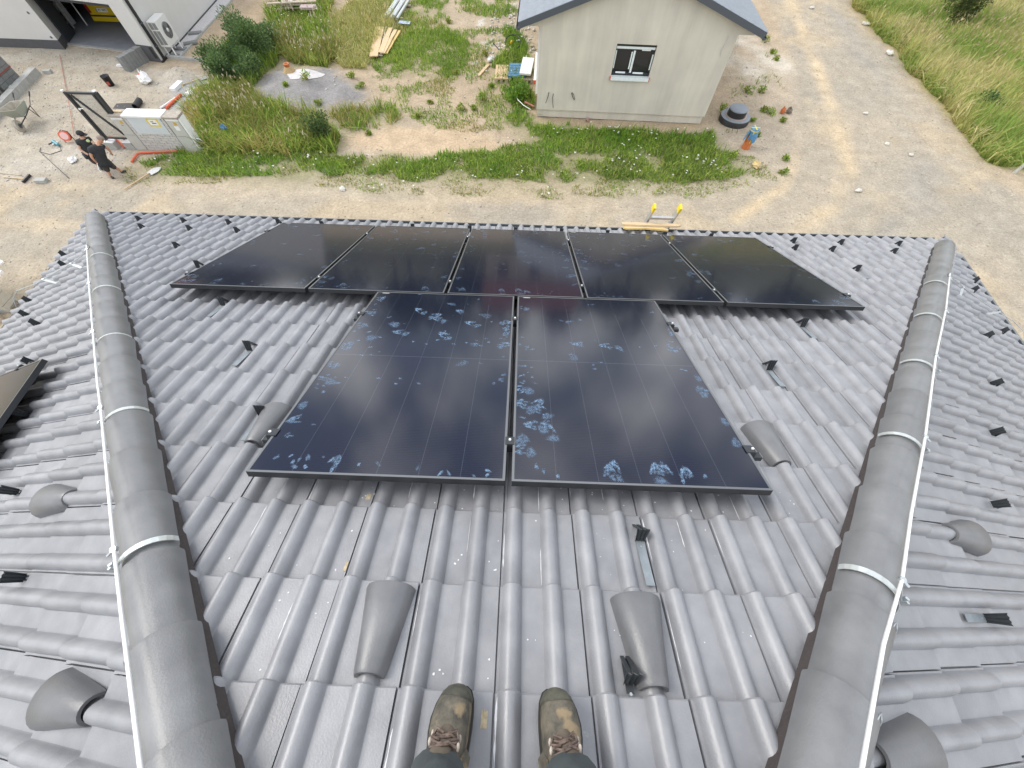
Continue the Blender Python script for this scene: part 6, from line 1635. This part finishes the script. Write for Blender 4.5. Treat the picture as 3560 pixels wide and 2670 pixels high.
pipe('hose', 'thin white hose curled in the grass at the house corner', [(-.3, 13.2, ZG + .2), (-.2, 12.9, ZG + .22), (.0, 12.6, ZG + .2), (.25, 12.45, ZG + .15)], .012, M_WHITE, 'hose')
# clay bowl, lime patch on the soil heap
m = MB(); 
rg = np.random.default_rng(3); pl = [(math.cos(a) * .62 * (1 + .22 * math.sin(3 * a)), math.sin(a) * .55 * (1 + .2 * math.cos(2 * a))) for a in np.linspace(0, 2 * PI, 22, endpoint=False)]
pts = [(x, y) for x, y in pl]; cx0, cy0 = -8.0, 14.05
vs = [(0, 0, float(ground_z(cx0, cy0)) + .02)] + [(x * .5, y * .5, float(ground_z(cx0 + x * .5, cy0 + y * .5)) + .025) for x, y in pts] + [(x, y, float(ground_z(cx0 + x, cy0 + y)) + .012) for x, y in pts]
n = len(pts); fs = [(0, 1 + i, 1 + (i + 1) % n) for i in range(n)] + [(1 + i, 1 + n + i, 1 + n + (i + 1) % n, 1 + (i + 1) % n) for i in range(n)]
m.add(vs, fs, True); o = m.build('white_sheet', mat('white_geotextile', (.50, .48, .47), .85, var=.15, vscale=6, bump=.5, bscale=12)); o.matrix_world = Matrix.Translation((cx0, cy0, 0)); tag(o, 'crumpled white sheet lying on the grey soil heap', 'sheet')
zc_ = float(ground_z(-8.68, 14.45))
m = MB(); m.lathe([(.30, .0), (.26, .08), (.16, .20), (.085, .27)], 18); hp_ = m.build('sand_cone', mat('ochre_sand', (.36, .26, .13), .95, var=.15, vscale=12, bump=.5)); hp_.matrix_world = Matrix.Translation((-8.62, 14.30, zc_ - .06)); tag(hp_, 'small ochre sand cone around an orange pipe end on the soil heap', 'sand cone')
m = MB(); m.lathe([(.07, .20), (.085, .20), (.085, .34), (.10, .345), (.10, .36), (.07, .36), (.07, .24)], 16); o = m.build('pipe_end', M_ORANGE); o.matrix_world = Matrix.Translation((-8.62, 14.30, zc_ - .06)); tag(o, 'orange pipe end sticking out of the ochre sand cone', 'pipe')

# ================================================================== things right of the bungalow
sp = thing('septic_cover', 'black plastic septic tank neck with grey round lid', 'tank cover', at(7.28, 12.42, ZG))
m = MB(); m.lathe([(.50, -.1), (.50, .15), (.485, .17), (.34, .175), (.33, .12)], 36); m.build('neck', M_BLACKP, sp)
m = MB(); m.lathe([(.49, .1705), (.485, .176), (.36, .18)], 36); m.build('neck_rim', mat('grey_dust_rim', (.22, .24, .26), .6), sp)
m = MB(); m.lathe([(.335, .16), (.345, .186), (.30, .19)], 30, Matrix.Translation((.02, 0, 0))); m.build('soil_ring', mat('pink_soil', (.38, .30, .24), .95, bump=.5), sp)
m = MB(); m.lathe([(.30, .17), (.30, .385)], 32); m.build('lid_wall', M_BLACKP, sp)
m = MB(); m.lathe([(.305, .375), (.312, .395), (.295, .415), (.0, .42)], 32); m.build('lid', mat('grey_lid', (.20, .225, .255), .5), sp)
op = thing('standpipe', 'orange sewer pipe standing upright, capped with blue sheet and yellow tape', 'pipe', at(7.31, 10.86, ZG))
m = MB(); m.lathe([(.125, -.1), (.125, .60)], 24); m.build('pipe', M_ORANGE, op)
m = MB(); m.lathe([(.129, .40), (.131, .55), (.131, .612), (.10, .62), (0, .62)], 24); BC = m.build('blue_cover', M_BLUE, op)
m = MB(); vs = []
for k in range(37):
    a = 2 * PI * k / 36; q = .5 + .5 * math.sin(4 * a + .6)
    vs += [(.132 * math.cos(a), .132 * math.sin(a), .56), ((.150 + .035 * q) * math.cos(a), (.150 + .035 * q) * math.sin(a), .43), ((.150 + .075 * q) * math.cos(a), (.150 + .075 * q) * math.sin(a), .27 + .07 * (1 - q) + .03 * math.sin(9 * a))]
m.add(vs, [(3 * k + j, 3 * k + j + 1, 3 * k + j + 4, 3 * k + j + 3) for k in range(36) for j in range(2) if k not in (4, 5, 20, 21)], True)
m.build('cover_flap', M_BLUE, BC)
m = MB(); m.lathe([(.134, .545), (.136, .575)], 24); m.box((0, 0, .624), (.27, .035, .004)); m.box((0, 0, .627), (.035, .27, .004))
m.beam((-.05, -.133, .56), (-.02, -.142, .22), .03, .004, (0, 1, 0)); m.beam((-.13, -.02, .56), (-.134, -.03, .30), .02, .004, (1, 0, 0)); m.build('yellow_tape', M_YELLOW, op)
crumple('rag', 'yellow and tan rag lying in the grass below the standpipe', 'rag', 7.38, 9.85, .16, mat('tan_rag', (.55, .42, .22), .8), 21, .5, None, M_YELLOW)
for i, (x, y) in enumerate(((9.14, 13.02), (9.36, 13.02))):
    crumple('clod', ('broken orange brick on the stony ground right of the septic lid', 'brown clod beside the broken orange brick')[i], 'brick' if i == 0 else 'clod', x, y, .11, (M_ORANGE, M_DIRT)[i], 22 + i, .8)
ps = thing('signpost', 'leaning grey post at the right edge of the picture', 'post', (15.52, 9.94, ZG))
m = MB(); m.tube([(0, 0, -.1), (.02, 0, 1.6)], .05, 12); m.build('shaft', M_STRAP, ps)
m = MB(); m.tube([(.02, 0, 1.6), (.02, 0, 1.63)], .055, 12); m.build('top_cap', M_BLACKP, ps)
# block pallets and boards at the left eaves
M_PBLOCK = mat('pale_block', (.46, .43, .36), .9, var=.1)
t = thing('block_stack', 'stack of pale building blocks under white boards at the left edge', 'block stack', at(-12.75, 3.55, ZG, -.06))
for k in range(3):
    for j in range(3):
        m = MB(); m.box((-.3 + .42 * j, -.08 + random.uniform(-.01, .01), .12 + .2 * k), (.41, .34, .19)); m.build('block', M_PBLOCK, t)
m = MB(); m.box((0.1, .2, .65), (1.3, .55, .05)); m.build('white_board', M_WHITE, t)
m = MB(); m.box((0, 0, .0), (.34, .62, .03)); o = m.build('tin_box', M_FILM); o.matrix_world = at(-12.25, 3.95, ZG + .74, -.35); tag(o, 'pale metal tray lying on the white boards', 'tray')
for i, (x, y, a) in enumerate(((-12.25, 3.30, .3), (-12.05, 3.42, .9), (-12.42, 3.1, .1), (-12.2, 3.0, .7), (-12.6, 3.0, .4))):
    m = MB(); m.box((0, 0, .06), (.26, .14, .12)); o = m.build('broken_block', (M_CONC, M_DIRT, M_CONCD, M_WOODO, M_CONC)[i]); o.matrix_world = at(x, y, ZG, a) @ Matrix.Rotation(.2 * (i % 3), 4, 'X')
    tag(o, ('pale broken block nearest the white boards at the left edge', 'earth brown broken block beside the pale block stack', 'dark grey broken block beside the pale block stack', 'wood brown broken piece beside the pale block stack', 'pale broken block farthest along the left edge')[i], 'block', 'broken blocks at the left edge')

# ================================================================== people
def skin_mesh(name, verts, edges, radii, m, sub=1, root=0):
    me = bpy.data.meshes.new(name); me.from_pydata([tuple(v) for v in verts], edges, [])
    o = bpy.data.objects.new(name, me); COL.objects.link(o)
    sk = o.modifiers.new('skin', 'SKIN'); sk.use_smooth_shade = True
    for i, r in enumerate(radii):
        r = r if isinstance(r, tuple) else (r, r)
        me.skin_vertices[0].data[i].radius = r
        me.skin_vertices[0].data[i].use_root = (i == root)
    if sub:
        ss = o.modifiers.new('sub', 'SUBSURF'); ss.levels = sub; ss.render_levels = sub
    dg = bpy.context.evaluated_depsgraph_get(); dg.update()
    out = bpy.data.meshes.new_from_object(o.evaluated_get(dg))
    bpy.data.objects.remove(o); bpy.data.meshes.remove(me)
    out.name = name; out.materials.clear(); out.materials.append(m)
    return out
M_SKIN = mat('skin', (.52, .32, .23), .6, var=.08, vscale=10)
M_SKINT = mat('tanned_skin', (.46, .24, .15), .6, var=.08, vscale=10)
M_TSHIRT = mat('black_cotton', (.022, .023, .025), .9, var=.2, vscale=14)
M_SHORTS = mat('dark_work_shorts', (.050, .043, .040), .9, var=.25, vscale=12)
M_TROUS = mat('slate_work_trousers', (.060, .072, .075), .92, var=.22, vscale=16, bump=.4, bscale=22)
M_BOOTU = None
def boot_upper():
    m = mat('muddy_boot_leather', (.060, .057, .048), .8, color2=(.150, .132, .100), vscale=24, spread=.14, bump=.35, bscale=60)
    N, L = m.node_tree.nodes, m.node_tree.links
    b = N['Principled BSDF']; src = b.inputs['Base Color'].links[0].from_socket; tc = N.new('ShaderNodeTexCoord')
    n = N.new('ShaderNodeTexNoise'); n.inputs['Scale'].default_value = 17; n.inputs['Detail'].default_value = 7; L.new(tc.outputs['Object'], n.inputs['Vector'])
    r = N.new('ShaderNodeValToRGB'); r.color_ramp.elements[0].position = .54; r.color_ramp.elements[1].position = .63; L.new(n.outputs['Fac'], r.inputs['Fac'])
    k = N.new('ShaderNodeMixRGB'); k.inputs['Color2'].default_value = (.255, .195, .120, 1); L.new(r.outputs['Color'], k.inputs['Fac']); L.new(src, k.inputs['Color1']); L.new(k.outputs['Color'], b.inputs['Base Color'])
    return m
M_BOOTU = boot_upper()
M_BOOTC = mat('scuffed_rubber_toe', (.040, .042, .035), .7, color2=(.120, .115, .085), vscale=26, spread=.2)
M_RING = mat('worn_lace_ring', (.42, .36, .31), .6, var=.3, vscale=60)
M_SOLE = mat('boot_sole', (.03, .028, .025), .85)
M_LACE = mat('boot_lace', (.20, .15, .12), .85, color2=(.07, .045, .04), vscale=60, spread=.15)

ph = thing('person', 'person standing on the tiles in muddy work boots and dark trousers, seen from above', 'person', fr(0.035, -2.80, -0.10))
PI_ = ph.matrix_world.inverted()
def pp(nm, m, mt, par=ph):
    me = m if isinstance(m, bpy.types.Mesh) else m.mesh(nm, mt)
    o = link(nm, me, par); o.matrix_local = PI_ if par is ph else Matrix.Identity(4); return o
SECT = [(0, 0.0173, 0.0315), (0.008, 0.0324, 0.0473), (0.024, 0.0443, 0.0588), (0.05, 0.0513, 0.0672), (0.085, 0.0556, 0.0756), (0.115, 0.0551, 0.0872), (0.145, 0.0518, 0.1029), (0.175, 0.0486, 0.1208), (0.21, 0.0459, 0.1365), (0.25, 0.0421, 0.1386), (0.28, 0.0378, 0.1313), (0.298, 0.0238, 0.1155), (0.302, 0.0108, 0.0945)]
def boot(u0, v0, rot, mirror):
    B = FRONT @ Matrix.Translation((u0, v0, -0.088)) @ Matrix.Rotation(rot, 4, 'Z')
    def ring(s, w, h, k=1.0, z0=0.0, n=14):
        bend = .007 * math.sin(PI * min(s / .16, 1)) * mirror
        return [B @ Vector((bend + w * k * math.copysign(abs(math.cos(PI * i / n)) ** .85, math.cos(PI * i / n)), -s, z0 + (h - z0) * k * (math.sin(PI * i / n) ** .72) if 0 < i < n else z0)) for i in range(n + 1)]
    def loft(rows, name, mt, par, close=True):
        m = MB(); c = len(rows[0]); vs = [p for r in rows for p in r]
        m.add(vs, [(j * c + i, j * c + i + 1, (j + 1) * c + i + 1, (j + 1) * c + i) for j in range(len(rows) - 1) for i in range(c - 1)], True)
        if close: m.add(rows[0], [tuple(range(c))]); m.add(rows[-1], [tuple(range(c - 1, -1, -1))])
        return pp(name, m, mt, par)
    fine = []
    for (s0, w0, h0), (s1, w1, h1) in zip(SECT[:-1], SECT[1:]):
        for t in (0, .5): fine.append((s0 + (s1 - s0) * t, w0 + (w1 - w0) * t, h0 + (h1 - h0) * t))
    fine.append(SECT[-1])
    bo = loft([ring(s, w, h + .0034 * math.sin(s * 210) * (.055 < s < .13)) for s, w, h in fine], 'boot', M_BOOTU, ph)
    loft([ring(s, w, h, 1.035, -.001) for s, w, h in fine if s <= .046], 'toe_cap', M_BOOTC, bo, False)
    # sole with welt
    out = [(w * 1.06 + .002, s) for s, w, h in SECT]
    pl = [(x + .007 * math.sin(PI * min(s / .16, 1)) * mirror, -s) for x, s in out] + [(-x + .007 * math.sin(PI * min(s / .16, 1)) * mirror, -s) for x, s in reversed(out)]
    m = MB(); m.prism([(x, y + (.004 if y > -.01 else 0)) for x, y in pl], -.016, .006, B); pp('sole', m, M_SOLE, bo)
    # tongue and padded collar
    tg = []
    for s, w, h in ((.105, .016, .082), (.125, .024, .098), (.150, .026, .118), (.175, .027, .142), (.190, .026, .158)):
        tg.append([B @ Vector((w * math.cos(PI * i / 8) + .004 * mirror, -s, h - .012 + .018 * math.sin(PI * i / 8))) for i in range(9)])
    loft(tg, 'tongue', mat('tongue_brown', (.13, .105, .08), .85, var=.2, vscale=20) if 'tongue_brown' not in bpy.data.materials else bpy.data.materials['tongue_brown'], bo, False)
    m = MB()
    for i, (s, h) in enumerate(((.132, .110), (.150, .126))):
        wv = .030 + .002 * i
        m.tube([B @ Vector((-wv, -s + .004, h - .012)), B @ Vector((-.012, -s - .003, h + .003)), B @ Vector((.012, -s + .004, h + .004)), B @ Vector((wv, -s - .002, h - .012))], .0036, 6)
        m.tube([B @ Vector((-wv, -s - .012, h)), B @ Vector((0, -s - .004, h + .007)), B @ Vector((wv, -s + .008, h - .014))], .0034, 6)
    m.tube([B @ Vector((.006, -.128, .112)), B @ Vector((.026, -.118, .112)), B @ Vector((.034, -.135, .108)), B @ Vector((.012, -.142, .124))], .0035, 6)
    m.tube([B @ Vector((-.006, -.128, .112)), B @ Vector((-.026, -.120, .108)), B @ Vector((-.036, -.138, .104)), B @ Vector((-.012, -.144, .124))], .0035, 6)
    pp('laces', m, M_LACE, bo)
    m = MB()
    for i, (s, h) in enumerate(((.132, .099), (.150, .113))):
        for q in (-1, 1): m.ell(tuple(B @ Vector((q * (.036 + .001 * i), -s, h))), (.0050, .0105, .004), 8, 5)
    pp('eyelets', m, M_RING, bo)
    # loose side flap of torn leather
    m = MB(); a = [B @ Vector((-.050 * mirror * -1 if False else -mirror * .050, -.135, .03)), B @ Vector((-mirror * .066, -.152, .035)), B @ Vector((-mirror * .064, -.19, .03)), B @ Vector((-mirror * .046, -.205, .05)), B @ Vector((-mirror * .047, -.16, .075))]
    m.add(a + [p + Vector((mirror * .003, 0, .002)) for p in a], [(0, 1, 2, 3, 4), (9, 8, 7, 6, 5)] + [(i, (i + 1) % 5, 5 + (i + 1) % 5, 5 + i) for i in range(5)]); pp('torn_flap', m, M_BOOTU, bo)
    return B
BL = boot(-0.112, -2.628, math.radians(-7), -1)
BR = boot(0.166, -2.628, math.radians(5), 1)
def leg_tube(B, knee, hip, sgn):
    base = B @ Vector((0, -.224, .090)); top = B @ Vector((0, -.225, .20))
    m = MB(); pts = []; rs = []
    K = Vector(knee); H = Vector(hip)
    n = 26
    # hem flares, folds stack above the boot
    rows = []
    for i in range(n + 1):
        t = i / n
        if t < .5: P = base.lerp(K, t * 2) ; r = .071 - .004 * t
        else: P = K.lerp(H, (t - .5) * 2); r = .069 + (.088 - .069) * (t - .5) * 2
        fold = (.0075 * math.sin(i * 2.1 + sgn) + .004 * math.sin(i * 3.7)) * (1 - t * .6)
        rows.append((P, r, fold, i))
    c = 20; vs = []
    for P, r, fold, i in rows:
        for k in range(c):
            a = 2 * PI * k / c
            rr = r + fold * math.sin(a * 2 + i * .9) + .004 * math.sin(3 * a + i * 1.3)
            vs.append(P + Vector((math.cos(a) * rr, math.sin(a) * rr * 1.08, .010 * math.sin(a + 1.2) * (i < 2) + (-.012 * math.sin(a) if i == 0 else 0))))
    m.add(vs, [(j * c + k, j * c + (k + 1) % c, (j + 1) * c + (k + 1) % c, (j + 1) * c + k) for j in range(n) for k in range(c)], True)
    m.add(vs[:c], [tuple(range(c - 1, -1, -1))])
    return m
z0 = 1.14
pp('trouser_leg', leg_tube(BL, (-.12, -2.60, z0 + .46), (-.09, -2.70, z0 + .92), 0), M_TROUS)
pp('trouser_leg', leg_tube(BR, (.20, -2.60, z0 + .46), (.16, -2.70, z0 + .92), 2), M_TROUS)
vb = [(.035, -2.71, z0 + .93), (.035, -2.73, z0 + 1.12), (.035, -2.76, z0 + 1.38), (.035, -2.745, z0 + 1.50), (.035, -2.71, z0 + 1.60), (.035, -2.70, z0 + 1.70)]
eb = [(0, 1), (1, 2), (2, 3), (3, 4), (4, 5)]; rb = [(.17, .13), (.16, .115), (.18, .12), (.06, .06), (.085, .095), (.07, .08)]
for s in (-1, 1):
    b = len(vb); X0 = .035
    vb += [(X0 + s * .20, -2.75, z0 + 1.40), (X0 + s * .25, -2.62, z0 + 1.16), (X0 + s * .10, -2.33, z0 + 1.27), (X0 + s * .075, -2.27, z0 + 1.30)]
    eb += [(2, b), (b, b + 1), (b + 1, b + 2), (b + 2, b + 3)]; rb += [.062, .045, .030, .034]
    for q in range(5):                                   # fingers
        vb.append((X0 + s * (.05 - .004 * q), -2.245 + .006 * q, z0 + 1.265 + .018 * q)); vb.append((X0 + s * (.02 - .002 * q), -2.235, z0 + 1.265 + .018 * q))
        eb += [(b + 3, len(vb) - 2), (len(vb) - 2, len(vb) - 1)]; rb += [.009, .007]
pp('body', skin_mesh('body', vb, eb, rb, M_SKIN), M_SKIN)
vt = vb[:3] + [vb[6], vb[7]] + [vb[6 + 14], vb[7 + 14]]
pp('jacket', skin_mesh('jacket', vt + [(.035, -2.75, z0 + 1.47)], [(0, 1), (1, 2), (2, 3), (3, 4), (2, 5), (5, 6), (2, 7)], [(.19, .15), (.18, .135), (.20, .14), .078, .058, .078, .058, .075], M_TROUS), M_TROUS)
m = MB(); m.ell((.035, -2.715, z0 + 1.66), (.096, .105, .10), 14, 9); pp('hair', m, mat('brown_hair', (.06, .04, .025), .8))

# ---- the two workers by the gate
def worker(label, J, cap, facing, shirt, group='workers by the gate'):
    t = thing('person', label, 'person', (J['pelvis'].x, J['pelvis'].y, ZG), group); TI = t.matrix_world.inverted()
    def P(nm, me, par=t):
        o = link(nm, me, par); o.matrix_local = TI if par is t else Matrix.Identity(4); return o
    names = ['pelvis', 'chest', 'neck', 'head', 'crown']
    v = [J[k] for k in names]; e = [(0, 1), (1, 2), (2, 3), (3, 4)]; r = [(.10, .085), (.105, .085), .045, .082, .070]
    ids = {k: i for i, k in enumerate(names)}
    def chain(par, keys, rr):
        p = ids[par]
        for k, q in zip(keys, rr):
            ids[k] = len(v); v.append(J[k]); e.append((p, ids[k])); r.append(q); p = ids[k]
    for s in 'LR':
        chain('chest', [s + 'sh', s + 'el', s + 'wr', s + 'ha'], [.052, .038, .026, .028])
        h = J[s + 'ha']; w = J[s + 'wr']; d = (h - w).normalized(); sd = d.cross(Vector((0, 0, 1)))
        sd = sd.normalized() if sd.length > .1 else Vector((1, 0, 0))
        for q in range(5):
            off = sd * (q - 2) * .011
            v.append(h + d * .026 + off); v.append(h + d * (.052 if q else .036) + off * 1.2); e += [(ids[s + 'ha'], len(v) - 2), (len(v) - 2, len(v) - 1)]; r += [.0075, .006]
        chain('pelvis', [s + 'hip', s + 'kn', s + 'an', s + 'toe'], [.078, .052, .034, .026])
    P('body', skin_mesh('body', v, e, r, J['skin']))
    g = lambda *k: [J[x] for x in k]
    def mid(a, b, q): return J[a].lerp(J[b], q)
    P('t_shirt', skin_mesh('t_shirt', g('pelvis', 'chest', 'Lsh', 'Rsh') + [mid('Lsh', 'Lel', .6), mid('Rsh', 'Rel', .6), J['chest'].lerp(J['neck'], .8), J['chest'].lerp(J['pelvis'], 1.35)], [(0, 1), (1, 2), (1, 3), (2, 4), (3, 5), (1, 6), (0, 7)], [(.165, .145), (.175, .145), .082, .082, .068, .068, .075, (.170, .150)], shirt))
    P('shorts', skin_mesh('shorts', g('pelvis', 'Lhip', 'Lkn', 'Rhip', 'Rkn') + [mid('Lkn', 'Lan', .4), mid('Rkn', 'Ran', .4), J['pelvis'].lerp(J['chest'], .3)], [(0, 1), (1, 2), (0, 3), (3, 4), (2, 5), (4, 6), (0, 7)], [(.150, .130), .108, .082, .108, .082, .074, .074, (.145, .125)], M_SHORTS))
    for s in 'LR':
        a, b = J[s + 'an'], J[s + 'toe']; d = (b - a); d.z = 0; d.normalize()
        m = MB(); M = Matrix.Translation(a + d * .035 + Vector((0, 0, -.012))) @ Matrix((d, Vector((-d.y, d.x, 0)), Vector((0, 0, 1)))).transposed().to_4x4()
        m.ell((0, 0, 0), (.088, .037, .036), 12, 7, M); P('shoe', m.mesh('shoe', M_BLACKP))
    f = Vector(facing).normalized(); sd = f.cross(Vector((0, 0, 1))).normalized(); up = sd.cross(f)
    MH = Matrix.Translation(J['head'].lerp(J['crown'], .45)) @ Matrix((sd, f, up)).transposed().to_4x4()
    m = MB()
    if cap:
        m.ell((0, 0, .022), (.088, .092, .078), 14, 8, MH); m.prism([(-.06, .07), (.06, .07), (.045, .155), (-.045, .155)], .015, .024, MH); P('cap', m.mesh('cap', M_TSHIRT))
    else:
        m.ell((0, -.012, .028), (.080, .086, .066), 14, 8, MH); P('hair', m.mesh('hair', mat('grey_stubble', (.26, .20, .17), .8)))
    m = MB(); m.ell((0, .088, -.012), (.012, .018, .016), 8, 5, MH); P('nose', m.mesh('nose', J['skin']))
    m = MB()
    for q in (-1, 1): m.ell((q * .03, .080, .012), (.010, .006, .006), 8, 4, MH)
    P('eyes', m.mesh('eyes', M_TEXT))
    m = MB()
    for q in (-1, 1): m.ell((q * .082, -.005, -.002), (.010, .018, .024), 8, 5, MH)
    P('ears', m.mesh('ears', J['skin']))
    m = MB(); m.ell((0, .080, -.045), (.024, .008, .006), 8, 4, MH); P('mouth', m.mesh('mouth', mat('lip', (.25, .09, .07), .6) if 'lip' not in bpy.data.materials else bpy.data.materials['lip']))
    return t, P
V3 = Vector
J1 = dict(pelvis=V3((-12.18, 8.45, -4.50)), chest=V3((-12.10, 8.54, -4.23)), neck=V3((-12.03, 8.64, -4.13)), head=V3((-11.98, 8.70, -4.10)), crown=V3((-11.93, 8.75, -4.05)),
          Lsh=V3((-12.20, 8.40, -4.20)), Lel=V3((-12.25, 8.30, -4.34)), Lwr=V3((-12.26, 8.30, -4.46)), Lha=V3((-12.26, 8.31, -4.50)),
          Rsh=V3((-12.02, 8.66, -4.22)), Rel=V3((-11.97, 8.70, -4.32)), Rwr=V3((-11.97, 8.68, -4.42)), Rha=V3((-11.97, 8.67, -4.46)),
          Lhip=V3((-12.22, 8.40, -4.53)), Lkn=V3((-12.23, 8.38, -4.74)), Lan=V3((-12.27, 8.33, -4.95)), Ltoe=V3((-12.20, 8.30, -4.965)),
          Rhip=V3((-12.13, 8.49, -4.53)), Rkn=V3((-12.12, 8.50, -4.74)), Ran=V3((-12.08, 8.60, -4.95)), Rtoe=V3((-11.97, 8.63, -4.965)), skin=M_SKINT)
t1, P1 = worker('bent worker in black T-shirt and dark knee shorts, closer to the lane', J1, False, (.6, .5, -.55), M_TSHIRT)
m = MB(); m.tube([(-12.26, 8.31, -4.52), (-12.31, 8.24, -4.66), (-12.30, 8.22, -4.74)], .014, 6); o = m.build('paper_strip', M_WHITE); tag(o, 'white strip held by the bent worker', 'strip')
J2 = dict(pelvis=V3((-12.76, 8.80, -4.50)), chest=V3((-12.69, 8.88, -4.28)), neck=V3((-12.67, 8.90, -4.17)), head=V3((-12.65, 8.92, -4.10)), crown=V3((-12.645, 8.925, -4.04)),
          Lsh=V3((-12.78, 8.78, -4.22)), Lel=V3((-12.82, 8.68, -4.36)), Lwr=V3((-12.72, 8.64, -4.45)), Lha=V3((-12.69, 8.63, -4.46)),
          Rsh=V3((-12.58, 8.97, -4.23)), Rel=V3((-12.50, 8.92, -4.35)), Rwr=V3((-12.46, 8.82, -4.42)), Rha=V3((-12.45, 8.79, -4.44)),
          Lhip=V3((-12.80, 8.76, -4.53)), Lkn=V3((-12.80, 8.72, -4.74)), Lan=V3((-12.80, 8.74, -4.95)), Ltoe=V3((-12.72, 8.66, -4.965)),
          Rhip=V3((-12.71, 8.84, -4.53)), Rkn=V3((-12.68, 8.82, -4.74)), Ran=V3((-12.68, 8.86, -4.95)), Rtoe=V3((-12.58, 8.82, -4.965)), skin=M_SKIN)
t2, P2 = worker('standing worker in black cap and T-shirt with pale green patch, behind the bent one', J2, True, (.9, .1, -.25), M_TSHIRT)
m = MB(); m.ell((-12.60, 8.90, -4.24), (.07, .06, .05), 10, 6); P2('pale_green_patch', m.mesh('pale_green_patch', mat('pale_green_cloth', (.50, .60, .30), .7)))
